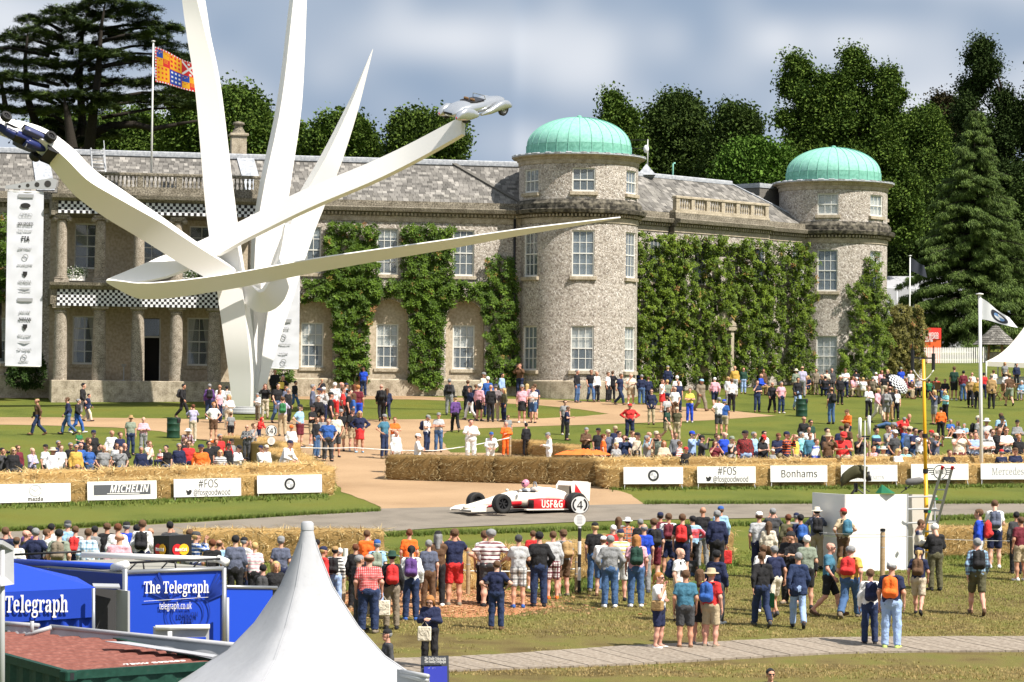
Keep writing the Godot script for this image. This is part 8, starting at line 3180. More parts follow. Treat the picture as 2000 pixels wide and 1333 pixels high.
	if part!="body":
		var n:=noise(kind.length()+part.length()*3,6.5,FastNoiseLite.TYPE_SIMPLEX_SMOOTH,2)
		for i in made[0].size():
			var p:Vector3=made[0][i]
			var q:=V3(p.x*1.5,p.y*(0.8 if part in ["skirt","trousers"] else 1.9),p.z*1.5)
			made[0][i]=p+made[1][i]*(n.get_noise_3dv(q)*0.011+0.006)
			made[1][i]=(made[1][i]+V3(n.get_noise_3dv(q+V3(3,0,0)),n.get_noise_3dv(q+V3(0,3,0)),n.get_noise_3dv(q+V3(0,0,3)))*0.35).normalized()
	return join([made])
func hair_mesh(kind:String)->ArrayMesh:
	if head_mesh.has(kind):
		return head_mesh[kind]
	var skull:=[[V3(0,0.045,-0.035),V3(0,0.043,0.02),0.095,0.090]]
	var face:=[V3(0,-0.60,0.80),0.012]
	var m:ArrayMesh
	match kind:
		"short":
			m=join([nets(skull,0.016,0.02,[face,[V3(0,-1,0),0.045]])])
		"fringe":
			m=join([nets(skull,0.016,0.02,[[V3(0,-0.2,0.98),-0.012],[V3(0,-1,0),0.045],[V3(0,1,0),0.062]])])
		"long":
			var b:=skull.duplicate()
			for s in [-1,1]:
				b.append([V3(s*0.075,0.03,-0.02),V3(s*0.09,-0.2,-0.02),0.035,0.03])
			b.append([V3(0,0.0,-0.075),V3(0,-0.25,-0.085),0.065,0.06])
			m=join([nets(b,0.018,0.03,[[V3(0,-0.45,0.89),0.035]])])
		"pony":
			var b:=skull.duplicate()
			b.append([V3(0,0.05,-0.125),V3(0,-0.14,-0.165),0.034,0.018])
			m=join([nets(b,0.016,0.02,[face])])
		"cap":
			var st:=mb(true)
			lathe(st,[[0.101,0.052],[0.103,0.085],[0.09,0.122],[0.055,0.147],[0.0,0.155]],14,Transform3D(Basis.from_scale(V3(0.93,1,1.1)),V3(0,0,-0.012)))
			for i in 8:
				var p:=func(a:int,r:float)->Vector3:
					var g:=lerpf(-1.15,1.15,a/8.0)
					return V3(sin(g)*0.088,0.054-0.012*r,0.0+cos(g)*0.088+r*0.082*cos(g*0.8))
				quad(st,p.call(i,0.0),p.call(i,1.0),p.call(i+1,1.0),p.call(i+1,0.0))
			m=seal(st)
		"sunhat":
			var st:=mb(true)
			lathe(st,[[0.175,0.035],[0.165,0.05],[0.102,0.062],[0.098,0.11],[0.08,0.15],[0.0,0.158]],18,Transform3D(Basis.from_scale(V3(0.95,1,1.08)),V3(0,0,-0.01)))
			m=seal(st)
		"helmet":
			m=join([nets([[V3(0,0.04,-0.03),V3(0,0.0,0.02),0.125,0.12]],0.018,0.02,[])])
		"hood":
			m=join([nets([[V3(0,0.045,-0.035),V3(0,0.043,0.02),0.108,0.104],[V3(0,0,-0.05),V3(0,-0.17,-0.05),0.1,0.1]],0.018,0.02,[[V3(0,-0.2,0.98),0.045]])])
		"sack":
			m=join([nets([[V3(-0.06,-0.13,0),V3(-0.055,0.12,0),0.095,0.085],[V3(0.06,-0.13,0),V3(0.055,0.12,0),0.095,0.085],[V3(-0.06,-0.1,-0.07),V3(0.06,-0.1,-0.07),0.075,0.075],[V3(0,0.17,0),V3(0,0.19,0),0.06,0.05]],0.022,0.02,[])])
		"glasses":
			var st:=mb()
			for s in [-1,1]:
				box(st,Transform3D(Basis(Vector3.UP,s*0.25),V3(s*0.034,0.016,0.101)),V3(0.052,0.034,0.008),0.003)
				bar(st,V3(s*0.06,0.02,0.094),V3(s*0.088,0.02,0.0),0.006,0.008)
			bar(st,V3(-0.012,0.02,0.107),V3(0.012,0.02,0.107),0.006,0.006)
			m=seal(st)
		"face":
			var st:=mb(true)
			for s in [-1,1]:
				ball(st,V3(s*0.033,0.014,0.088),V3(0.015,0.008,0.009),8,4)
				bar(st,V3(s*0.016,0.036,0.098),V3(s*0.052,0.036,0.084),0.008,0.008)
			ball(st,V3(0,-0.056,0.097),V3(0.023,0.005,0.006),8,4)
			m=seal(st)
	head_mesh[kind]=m
	return m
func cloth(word:String)->StandardMaterial3D:
	if cloths.has(word):
		return cloths[word]
	var w:=word.split("~")
	var c:Array=COLOURS[w[0]]
	var m:=plain(lin(c[0],c[1],c[2]),0.85)
	if w.size()>2:
		var e:Array=COLOURS[w[1]]
		var im:=Image.create(16,16,false,Image.FORMAT_RGB8)
		im.fill(lin(c[0],c[1],c[2]))
		var o:=lin(e[0],e[1],e[2])
		match w[2]:
			"stripe":
				im.fill_rect(Rect2i(0,0,16,6),o)
			"check":
				for k in [0,4,8,12]:
					im.fill_rect(Rect2i(k,0,2,16),o)
					im.fill_rect(Rect2i(0,k,16,2),o)
			"plaid":
				im.fill_rect(Rect2i(0,0,5,16),o)
				im.fill_rect(Rect2i(0,0,16,5),o)
				im.fill_rect(Rect2i(0,0,5,5),o.darkened(0.35))
				im.fill_rect(Rect2i(10,0,1,16),o)
				im.fill_rect(Rect2i(0,10,16,1),o)
			"floral":
				for k in 14:
					im.fill_rect(Rect2i((k*7)%15,(k*5)%14,3,2),o)
			"half":
				im.fill_rect(Rect2i(0,0,16,8),o)
		m.albedo_color=Color.WHITE
		m.albedo_texture=ImageTexture.create_from_image(im)
		m.uv1_triplanar=true
		m.uv1_scale=Vector3.ONE*(1.9 if w[2]=="half" else 11.0 if w[2]=="stripe" else 7.0)
		if w[2]=="half":
			m.uv1_offset=V3(0,0.42,0)
	else:
		m.normal_enabled=true
		m.normal_texture=wrinkles
		m.normal_scale=0.7
		m.uv1_triplanar=true
		m.uv1_scale=V3(2.2,1.5,2.2)
	m.rim_enabled=true
	m.rim=0.15
	cloths[word]=m
	return m
func spoken(word:String)->String:
	var w:=word.split("~")
	var a:String=SAY.get(w[0],w[0])
	if w.size()>2:
		var b:String=SAY.get(w[1],w[1])
		return "%s and %s %s"%[a,b,{"stripe": "striped","check": "checked","plaid": "plaid","floral": "patterned","half": "panelled"}[w[2]]]
	return a
func person(line:String,place:String,group:String,far:=false)->void:
	var w:=line.split(" ",false)
	var px:=float(w[0])
	var fy:=float(w[2])
	var base:=spot(px,fy)
	var s:=FOCAL/-base.z
	var kind:=w[3]
	var bare:=kind.trim_suffix("'")
	var size:float=(fy-float(w[1]))/s/({"sit": 1.335,"floor": 0.94,"lie": 0.64,"lean": 1.66}.get(bare,1.75))
	size=clampf(size,0.55,1.16)
	var fine:=-base.z<86.0
	var face:=float(w[4])
	var top:=w[5].split(":")
	var legs:=w[6].split(":")
	var hair:=w[7].split(":")
	var extra:=w.slice(8)
	var lift:=0.0
	var note:=""
	var at_feet:=base
	for e in extra:
		if e.begins_with("up="):
			lift=float(e.substr(3))
		if e.begins_with("size="):
			size=float(e.substr(5))
		if e.begins_with("say="):
			note=e.substr(4).replace("_"," ")
	at_feet.y+=lift
	var root:=Node3D.new()
	if far:
		far_people.append(root)
		root.position=at_feet
		root.rotation.y=deg_to_rad(face)
	else:
		root=thing("person","","person",at_feet,deg_to_rad(face),group)
	var girth:=rng.randf_range(0.93,1.07)
	if "stout" in extra:
		girth=1.22
	root.scale=V3(size*girth,size,size*girth)
	var tones:=[lin(0.56,0.30,0.20),lin(0.62,0.36,0.26),lin(0.50,0.25,0.16),lin(0.60,0.31,0.23),lin(0.22,0.10,0.055)]
	var sk:="skin%d"%(4 if "dark" in extra else rng.randi_range(0,3))
	if not M.has(sk):
		M[sk]=plain(tones[int(sk[4])],0.55)
	put("body",figure(kind,"body",fine),M[sk],root)
	var cut:String={"tee": "tee","polo": "tee","shirt": "shirt","jacket": "shirt","hoodie": "shirt","jumper": "shirt","cardigan": "shirt","vest": "tee","overalls": "shirt","coat": "coat","blazer": "coat","dress": "tee","suit": "shirt"}[top[0]]
	put("overalls" if top[0]=="overalls" else top[0],figure(kind,cut,fine),cloth(top[1]),root)
	var lcut:String={"jeans": "trousers","trousers": "trousers","leggings": "trousers","shorts": "shorts","skirt": "skirt"}[legs[0]]
	put(legs[0],figure(kind,lcut,fine),cloth(legs[1]),root)
	var shoe:String=["black","brown","darkgrey","white","black","taupe"][rng.randi_range(0,5)]
	for e in extra:
		if e.begins_with("shoes="):
			shoe=e.substr(6)
	put("shoes",figure(kind,"shoes",fine),cloth(shoe),root)
	var d:=pose_of(bare)
	var ht:=head_at(d)
	if bare!=kind:
		ht.origin.x=-ht.origin.x
		ht.basis=Basis(Vector3.UP,-d.turn)*Basis(Vector3.RIGHT,d.tilt)
	var on_head:=func(called:String,what:String,m:Material)->void:
		var o:=put(called,hair_mesh(what),m,root)
		o.transform=ht
	var hat:=hair[0] in ["cap","sunhat","helmet","hood"]
	if hat:
		if hair[0]!="hood" and hair[0]!="helmet":
			on_head.call("hair","long" if "longhair" in extra else ["fringe","fringe","pony"][2 if "pony" in extra else 0],cloth(["brown","grey","black","blond"][rng.randi_range(0,3)] if not "pony" in extra else "blond"))
		on_head.call(hair[0],hair[0],cloth(hair[1]))
	elif hair[0]!="bald":
		on_head.call("hair",hair[0],cloth(hair[1]))
	if hair[0]!="helmet":
		var fv:=wrapf(face+rad_to_deg(d.turn),-180,180)
		if absf(fv)<125.0:
			on_head.call("facial_features","face",cloth("brown"))
			if "shades" in extra:
				on_head.call("sunglasses","glasses",M.black_plastic)
	var said_hat:=""
	if hat:
		said_hat=", %s %s"%[spoken(hair[1]),{"cap": "cap","sunhat": "sun hat","helmet": "helmet","hood": "hood up"}[hair[0]]]
	elif hair[0]=="bald":
		said_hat=", bald"
	else:
		said_hat=", %s%s hair"%[spoken(hair[1]),{"long": " long","pony": " tied","fringe": " thinning","short": ""}[hair[0]]]
	var did:String={"hips": "hands on hips","fold": "arms folded","photo": "taking a picture","phone": "looking at a phone","chin": "hand to face","walk": "walking","lean": "leaning forward","sit": "seated","floor": "sitting low","lie": "lying down"}.get(bare,"")
	var label:="person in %s %s, %s %s%s"%[spoken(top[1]),{"tee": "top","polo": "polo","vest": "sleeveless vest","suit": "racing suit"}.get(top[0],top[0]),spoken(legs[1]),legs[0],said_hat]
	if top[0]=="overalls":
		label="person in %s overalls%s"%[spoken(top[1]),said_hat]
	if did!="":
		label+=", "+did
	var tail:=note if note!="" else place
	var words:=label.split(" ").size()
	if words+tail.split(" ").size()<=16:
		label+=", "+tail
	elif note!="":
		label="person in %s %s, %s"%[spoken(top[1]),top[0],tail]
	if label.split(" ").size()>16:
		label=label.replace(", "+did,"")
	root.set_meta("label",label)
	if far:
		return
	for e in extra:
		var kv:=e.split(":")
		if kv.size()==2:
			carry(kv[0],kv[1],root,d,bare,bare!=kind,"%s %s%s, %s"%[spoken(top[1]),{"tee": "top","polo": "polo"}.get(top[0],top[0]),said_hat,tail])
	said[label]=said.get(label,0)+1
func merge_far()->void:
	var v:=PackedVector3Array()
	var n:=PackedVector3Array()
	var c:=PackedColorArray()
	var ix:=PackedInt32Array()
	for p in far_people:
		for o in p.get_children():
			var t:Transform3D=p.transform*o.transform
			var nb:=t.basis.inverse().transposed()
			var a:Array=o.mesh.surface_get_arrays(0)
			var at0:=v.size()
			var m:StandardMaterial3D=o.material_override
			var col:=m.albedo_color.srgb_to_linear()
			if m.albedo_texture is ImageTexture:
				col=m.albedo_texture.get_image().get_pixel(14,13).srgb_to_linear()
			for q in a[Mesh.ARRAY_VERTEX]:
				v.append(t*q)
				c.append(col)
			for q in a[Mesh.ARRAY_NORMAL]:
				n.append((nb*q).normalized())
			if a[Mesh.ARRAY_INDEX]==null or a[Mesh.ARRAY_INDEX].is_empty():
				for i in v.size()-at0:
					ix.append(at0+i)
			else:
				for i in a[Mesh.ARRAY_INDEX]:
					ix.append(at0+i)
		p.free()
	var arr:=[]
	arr.resize(Mesh.ARRAY_MAX)
	arr[Mesh.ARRAY_VERTEX]=v
	arr[Mesh.ARRAY_NORMAL]=n
	arr[Mesh.ARRAY_COLOR]=c
	arr[Mesh.ARRAY_INDEX]=ix
	var mesh:=ArrayMesh.new()
	mesh.add_surface_from_arrays(Mesh.PRIMITIVE_TRIANGLES,arr)
	var m2:=plain(Color.WHITE,0.8)
	m2.vertex_color_use_as_albedo=true
	tag(put("distant_crowd",mesh,m2),"small distant figures around the terrace tables and on the lawns by the house","crowd","","stuff")
func carry(what:String,colour:String,who:Node3D,d:Dictionary,kind:String,flip:bool,whose:String)->void:
	var words:=whose.split(" ")
	var by:=" ".join(words.slice(0,10 if spoken(colour).contains(" ") or what in ["satchel","bag","camera","handset"] else 11)).trim_suffix(",")
	if what=="satchel":
		by=" ".join(words.slice(0,9)).trim_suffix(",")
	var m:=cloth(colour)
	var st:=mb()
	var local:=Transform3D()
	var called:="bag"
	var label:=""
	var cat:="bag"
	match what:
		"pack":
			called="backpack"
			cat="backpack"
			label="%s backpack on person in %s"%[spoken(colour),by]
			var up:Vector3=(d.N-d.P).normalized()
			var fw:Vector3=(d.LS-d.RS).normalized().cross(up)
			local=Transform3D(Basis(up.cross(fw).normalized(),up,fw),d.C-fw*0.225-up*0.02)
		"bag":
			called="carrier_bag"
			label="%s bag held by person in %s"%[spoken(colour),by]
			var h:Vector3=d.RW
			if flip:
				h.x=-h.x
			local=Transform3D(Basis(),h+V3(0.0,-0.33,0.05))
			box(st,Transform3D(),V3(0.30,0.34,0.09),0.02)
			for s in [-1,1]:
				bar(st,V3(s*0.09,0.16,0),V3(s*0.02,0.27,0),0.02,0.012)
		"satchel":
			called="shoulder_bag"
			label="%s shoulder bag on person in %s"%[spoken(colour),by]
			local=Transform3D(Basis(),d.P+V3(-0.22,0.08,0.08))
			box(st,Transform3D(),V3(0.12,0.24,0.30),0.04)
			var chest:Vector3=d.C-local.origin
			bar(st,V3(0.0,0.1,0.05),chest+V3(0.11,0.16,0.135),0.03,0.012)
		"camera":
			called="photo_camera"
			cat="camera"
			label="%s camera held by person in %s"%[spoken(colour),by]
			var c:Vector3=(d.LW+d.RW)*0.5+V3(0,0.05,0.06)
			local=Transform3D(Basis(),c)
			box(st,Transform3D(),V3(0.13,0.09,0.06),0.015)
			tube(st,V3(0,0,0.02),V3(0,0,0.16),0.035,0.045,12)
		"handset":
			called="phone"
			cat="phone"
			label="%s phone held by person in %s"%[spoken(colour),by]
			local=Transform3D(Basis(Vector3.RIGHT,-0.6),(d.LW+d.RW)*0.5+V3(0,0.05,0.08))
			box(st,Transform3D(),V3(0.07,0.14,0.012),0.004)
	if label=="":
		return
	var o:=thing(called,label,cat)
	o.transform=who.transform*local
	if what=="pack":
		put("sack",hair_mesh("sack"),m,o)
		st=mb()
		for s in [-1,1]:
			bar(st,V3(s*0.1,0.2,0.08),V3(s*0.11,0.17,0.30),0.05,0.02)
			bar(st,V3(s*0.11,0.17,0.30),V3(s*0.13,-0.14,0.34),0.05,0.02)
		obj("strap",st,cloth("black"),o)
	else:
		obj("body",st,m,o)
var heights:=[]
var everyone:=[]
func crowd(place:String,group:String,lines:String)->void:
	for l in lines.split("\n",false):
		var t:=l.strip_edges()
		if t!="":
			var w:=t.split(" ",false)
			everyone.append([t,place,group,float(w[2])-float(w[1]) if not w[3] in ["sit","floor"] else (float(w[2])-float(w[1]))*0.99])
			heights.append(everyone[-1][3])
func make_people()->void:
	wrinkles=noise_bump(noise(99,0.022,FastNoiseLite.TYPE_SIMPLEX_SMOOTH,3),9.0,256)
	crowd("on the boardwalk", "people on the boardwalk", """
1286 1119 1269 chin 60 tee:white shorts:navy pony:ginger shades satchel:tan shoes=white
1338 1114 1269 stand 180 tee:teal shorts:darkgrey short:brown shoes=brown
1388 1112 1267 stand 150 tee:red shorts:khaki sunhat:khaki pack:blue shoes=taupe
1366 1112 1262 chin 165 tee:lime skirt:black long:brown shoes=grey
1699 1112 1262 stand 180 hoodie:white trousers:indigo short:brown pack:navy shoes=black
1741 1097 1269 stand 165 tee:navy jeans:paleblue cap:white pack:orange shoes=lime""")
	crowd("on the worn grass", "people crossing the near grass", """
1327 1071 1216 stand 60 tee:white trousers:khaki bald pack:indigo
1399 1075 1220 stand 150 shirt:navy jeans:darkgrey short:black dark
1488 1078 1226 walk 190 jacket:black jeans:indigo pony:brown bag:green
1513 1066 1206 walk' 200 polo:navy shorts:cream short:grey
1490 1065 1197 stand 190 tee:white jeans:navy short:brown
1545 1038 1181 phone -20 tee:black trousers:black short:black stout handset:black
1559 1079 1229 walk 180 blazer:indigo trousers:paleblue short:grey shoes=black
1575 1046 1190 stand 180 tee:sage shorts:black short:white satchel:black
1618 1060 1205 walk 70 polo:teal shorts:black bald shades
1660 1066 1209 walk' 160 polo:mustard jeans:denim short:grey stout pack:red
1794 1071 1203 walk 165 tee:navy shorts:beige cap:navy pony pack:brown shoes=black
1827 1023 1155 phone 195 jacket:black trousers:olive short:white
1795 1015 1150 phone' 80 hoodie:navy~cream~half jeans:navy short:brown
1909 1051 1203 walk 180 shirt:sky~slate~plaid shorts:olive short:grey pack:black
1912 995 1132 stand -110 jacket:royal shorts:white short:brown pack:red
1943 977 1111 phone 175 tee:white shorts:navy short:brown pack:slate shoes=white
1994 1010 1136 stand 200 tee:maroon shorts:khaki short:brown shoes=white
1985 1000 1122 stand 180 hoodie:darkgrey jeans:black short:black
1647 994 1120 hips 205 vest:khaki trousers:brown cap:red pack:teal
969 1096 1231 hips 170 polo:navy jeans:indigo short:brown""")
	crowd("before the white platform", "spectators left of the white platform", """
1595 992 1112 photo 180 jacket:slate trousers:khaki sunhat:cream pack:black
1563 1005 1126 stand 190 jumper:navy jeans:black short:black pack:blue
1555 1003 1112 stand 180 shirt:grey jeans:navy cap:navy
1539 1005 1125 stand 190 jacket:olive jeans:navy short:auburn
1482 1001 1130 stand 175 tee:lightgrey jeans:navy cap:white
1509 993 1112 photo 180 jacket:darkgrey jeans:black short:grey
1501 1019 1132 stand 165 jacket:cream trousers:brown long:brown
1542 1031 1142 stand 180 tee:brown trousers:black pony:auburn""")
	crowd("by the near middle straw", "spectators at the near middle straw", """
1372 991 1112 stand 185 jacket:black trousers:grey bald
1400 997 1132 stand 180 hoodie:navy jeans:black short:grey bag:red
1407 990 1104 stand 180 shirt:sky jeans:navy cap:blue
1352 1008 1124 hips 190 jacket:sky~red~half trousers:black short:black
1332 1004 1136 stand 170 polo:black shorts:navy short:brown pack:red
1305 1003 1126 stand 180 tee:white shorts:navy short:brown pack:maroon
1289 1002 1115 stand 180 jacket:maroon jeans:navy cap:navy
1276 1013 1142 stand 190 polo:navy shorts:maroon short:brown pack:black
1250 1014 1126 stand 180 tee:black jeans:black short:grey
1257 1024 1160 stand 175 tee:royal trousers:grey fringe:grey
1242 1045 1187 stand 180 tee:pink jeans:denim long:ginger pack:darkgreen shoes=white
1347 1080 1128 floor 200 tee:darkgrey jeans:denim short:brown
1191 1046 1188 pocket 180 hoodie:grey jeans:denim short:grey
1211 1036 1175 stand 180 polo:white~yellow~stripe shorts:grey~white~check cap:navy
1174 1050 1166 lean' 165 shirt:white shorts:denim cap:white shoes=brown
1161 1022 1157 stand 180 tee:black jeans:denim cap:black
1197 1026 1142 stand 180 tee:red trousers:navy short:white
1225 1012 1122 stand 180 shirt:orange~grey~plaid trousers:khaki sunhat:white
1207 1010 1115 stand 190 tee:grey trousers:black long:brown
1099 1036 1166 stand 205 tee:grey shorts:brown cap:brown pack:tan
1079 1038 1172 stand 190 hoodie:lightgrey shorts:white~maroon~plaid short:brown shoes=orange
1052 1039 1187 pocket 185 hoodie:black jeans:indigo short:black shoes=black
1040 1037 1152 stand 180 polo:red shorts:khaki short:brown
1012 1045 1189 fold 185 tee:lightgrey shorts:white~grey~plaid short:darkgrey shoes=blue
957 1034 1187 hips 180 polo:white~maroon~stripe shorts:darkgrey short:grey stout
945 1037 1182 stand 175 tee:white trousers:black short:brown""")
	crowd("by the bark chippings", "spectators at the bark chippings", """
886 1033 1185 photo 185 polo:navy shorts:red short:brown
854 1039 1186 photo 180 jacket:brown jeans:black cap:black longhair
836 1055 1194 stand 180 polo:slate trousers:brown short:grey
798 1034 1162 stand 185 vest:orange trousers:navy short:auburn say=steward_right_of_the_pair
715 1036 1166 chin 180 vest:orange trousers:navy short:brown say=steward_left_of_the_pair
802 1066 1213 stand 180 shirt:white jeans:indigo pony:black pack:purple shoes=blue
764 1078 1231 stand 185 jacket:black trousers:taupe sunhat:darkgreen pack:red
719 1083 1238 stand 180 polo:white~red~check jeans:indigo fringe:brown stout bag:cream
735 1056 1190 stand 180 polo:sky jeans:paleblue cap:blue pack:sage
700 1085 1232 stand 120 jacket:black trousers:darkgrey short:grey bag:beige
693 1063 1190 stand 175 jacket:black trousers:black short:auburn
653 1069 1193 stand 170 shirt:white~black~stripe jeans:paleblue cap:tan pack:black
630 1069 1196 stand 120 jacket:red jeans:blue cap:navy
618 1054 1166 stand 180 tee:black jeans:navy short:black
662 1071 1182 stand 185 shirt:white trousers:khaki short:white
755 1231 1388 stand -70 jacket:darkgrey jeans:black cap:black say=beside_the_conical_tent
839 1163 1308 phone -10 jacket:navy trousers:black long:ginger shades bag:cream say=by_the_pavement_sign
1504 1307 1472 stand 10 tee:black jeans:black short:black shades say=only_the_head_in_view""")
	crowd("behind the blue trailer", "spectators behind the blue trailer", """
8 1030 1176 photo 180 shirt:navy jeans:black short:brown
30 1051 1181 stand 180 shirt:white jeans:navy cap:brown
49 1036 1172 stand 120 tee:olive jeans:navy bald shades
57 1028 1152 stand 180 shirt:purple jeans:black short:black
67 1032 1176 hips 170 polo:navy jeans:black short:grey
89 1034 1166 stand 120 tee:white jeans:navy short:brown
98 1023 1152 stand 180 tee:white jeans:black short:black
113 1034 1181 stand 180 tee:sage jeans:navy short:black pack:taupe
130 1018 1150 stand 180 polo:sky jeans:navy cap:darkgrey
145 1028 1156 stand 180 tee:lightgrey jeans:navy short:brown pack:red
170 1033 1176 stand 180 shirt:white~sky~plaid jeans:navy short:brown
183 1028 1151 stand 185 tee:grey jeans:black short:black
207 1022 1151 stand 180 tee:black jeans:navy short:brown
228 1023 1161 stand 185 shirt:white jeans:navy short:auburn
231 1042 1186 stand 180 shirt:pink jeans:navy bald stout
245 1021 1151 stand 180 tee:royal jeans:navy cap:black
265 1025 1150 stand 180 tee:navy jeans:black short:black
276 1016 1156 stand 180 shirt:white jeans:navy short:brown pack:black
292 1032 1152 stand 180 tee:white jeans:black bald
330 1019 1156 chin 180 tee:darkgrey jeans:black short:black
369 1034 1166 stand 180 tee:black jeans:grey short:brown
381 1040 1176 photo 120 jumper:blue~white~stripe jeans:navy cap:darkgrey
413 1054 1186 stand 180 tee:black jeans:black short:auburn
426 1055 1181 photo 180 polo:sky jeans:navy fringe:brown
458 1046 1190 stand 185 shirt:slate trousers:black short:black
475 1051 1176 photo 150 tee:white jeans:navy cap:black
496 1060 1190 stand 180 tee:white~pink~stripe trousers:black short:blond
547 1049 1186 stand 180 tee:slate jeans:navy cap:grey
512 1103 1236 stand 180 jacket:black jeans:black short:black pack:darkgrey
537 1097 1236 stand 20 jacket:black jeans:black long:blond""")
	crowd("left straw wall crowd", "crowd behind the left straw wall", """
2 875 966 photo 60 jacket:darkgrey jeans:black short:black camera:black
24 874 967 stand 30 cardigan:black trousers:darkgrey long:blond shades
33 870 954 stand 40 jacket:maroon jeans:navy short:brown shades
61 875 960 chin 50 shirt:lavender jeans:navy bald
87 869 958 stand 60 tee:white trousers:black cap:black
101 875 966 stand 50 shirt:lavender~white~check trousers:khaki sunhat:beige
117 869 960 pocket 40 tee:white trousers:lightgrey short:brown
112 861 945 stand 40 jacket:navy jeans:navy short:grey shades
136 865 950 stand 40 jacket:black trousers:black short:grey shades
147 868 962 stand 30 jacket:mustard trousers:brown short:grey shades
150 907 968 sit 45 polo:royal jeans:navy bald
158 858 942 stand 40 jacket:black jeans:navy short:brown
153 836 942 sit 40 tee:green jeans:navy cap:lime size=0.58 up=1.12 say=child_carried_on_shoulders
156 866 950 stand 40 shirt:blue jeans:black bald shades
173 870 955 hips 40 jacket:blue jeans:denim short:brown
181 841 930 stand 40 tee:black jeans:black cap:navy
171 855 945 stand 60 tee:black trousers:black long:brown
201 870 960 pocket 30 tee:grey trousers:black bald
193 867 946 stand 50 tee:black jeans:navy short:black
217 841 925 stand 30 shirt:white trousers:beige fringe:grey
226 866 948 stand 30 tee:lightgrey trousers:grey short:brown shades
233 844 930 stand 40 jacket:navy trousers:black short:brown
234 872 960 pocket 20 tee:grey jeans:denim short:brown satchel:black
242 866 946 chin 40 jacket:black trousers:black bald
254 812 890 stand 20 tee:sage jeans:indigo sunhat:tan shades
279 815 888 fold 20 shirt:pink trousers:grey fringe:brown
274 872 960 stand 20 shirt:navy trousers:khaki short:grey
289 861 945 chin 60 tee:cream jeans:navy short:brown
323 870 955 stand -20 tee:black jeans:denim short:black
311 873 957 sit -30 tee:white~red~half jeans:navy short:grey size=0.5 up=0.78 say=small_child_carried_in_arms
348 866 955 stand 20 jumper:navy trousers:black short:grey shades
367 861 952 stand 20 tee:red jeans:navy short:brown shades
359 856 940 stand 60 tee:black jeans:black short:brown
391 869 962 stand 10 jacket:orange trousers:navy cap:navy stout
361 838 912 lean 30 shirt:lightgrey~maroon~plaid trousers:khaki sunhat:white
406 862 950 stand 30 tee:black jeans:black short:black shades
420 858 945 stand 40 jacket:black jeans:navy short:auburn
428 848 935 stand 40 tee:red jeans:navy short:grey shades
414 861 942 stand 60 shirt:grey jeans:navy cap:orange
429 879 962 stand 10 tee:white~black~stripe skirt:beige long:blond shades
445 867 950 stand 50 jacket:black trousers:black cap:black
451 858 936 stand 50 tee:grey jeans:navy cap:black
463 870 958 phone 60 overalls:white trousers:white cap:black camera:black""")
	crowd("left marshals' bay", "people in the left marshals' bay", """
481 830 906 fold 10 shirt:black~grey~plaid trousers:darkgrey bald shades
494 827 905 chin 60 tee:grey trousers:grey short:brown
504 816 868 lean 60 hoodie:red jeans:navy hood:red
508 871 955 chin 60 overalls:white trousers:white cap:navy
519 870 952 stand 40 overalls:white trousers:white cap:cream
553 861 956 lean 60 overalls:white trousers:white cap:navy
568 831 906 stand 20 overalls:white trousers:white cap:orange""")
	crowd("beside the sculpture's foot", "people around the sculpture's foot", """
498 732 790 photo 180 tee:white shorts:darkgrey short:black
503 768 822 phone -40 shirt:white trousers:taupe short:grey satchel:black
517 750 818 photo 0 jacket:black trousers:beige long:brown
521 716 774 stand 20 jacket:darkgrey trousers:black long:black
530 713 774 stand 30 jacket:slate trousers:black short:black
540 700 768 stand 200 tee:navy jeans:navy short:black
536 722 786 stand 10 blazer:black trousers:black bald
552 733 800 photo 0 jacket:black trousers:black short:grey bag:yellow
541 748 828 walk 30 tee:black jeans:denim short:black
557 754 820 stand 60 jacket:slate jeans:navy short:brown
562 759 828 stand 60 jacket:black trousers:black short:grey
575 744 803 walk 60 jacket:black jeans:denim short:black shades
551 775 853 photo 185 hoodie:lavender trousers:khaki short:brown pack:green
585 791 875 hips 60 polo:sky shorts:maroon cap:black
356 750 818 walk 70 jacket:black trousers:black short:black pack:darkgrey handset:black
376 790 863 photo 195 shirt:lavender trousers:beige short:auburn satchel:black
408 750 820 stand 190 jumper:purple jeans:indigo short:grey pack:black
428 752 818 stand 190 shirt:white trousers:grey bald
442 754 815 stand 180 jacket:lightgrey trousers:grey short:black
428 761 827 stand 60 tee:pink jeans:navy long:brown bag:royal
446 771 840 chin 0 jacket:white trousers:beige long:blond
416 786 862 hips 20 tee:white shorts:brown short:ginger
450 806 863 stand 200 tee:grey~maroon~half shorts:black short:brown pack:red""")
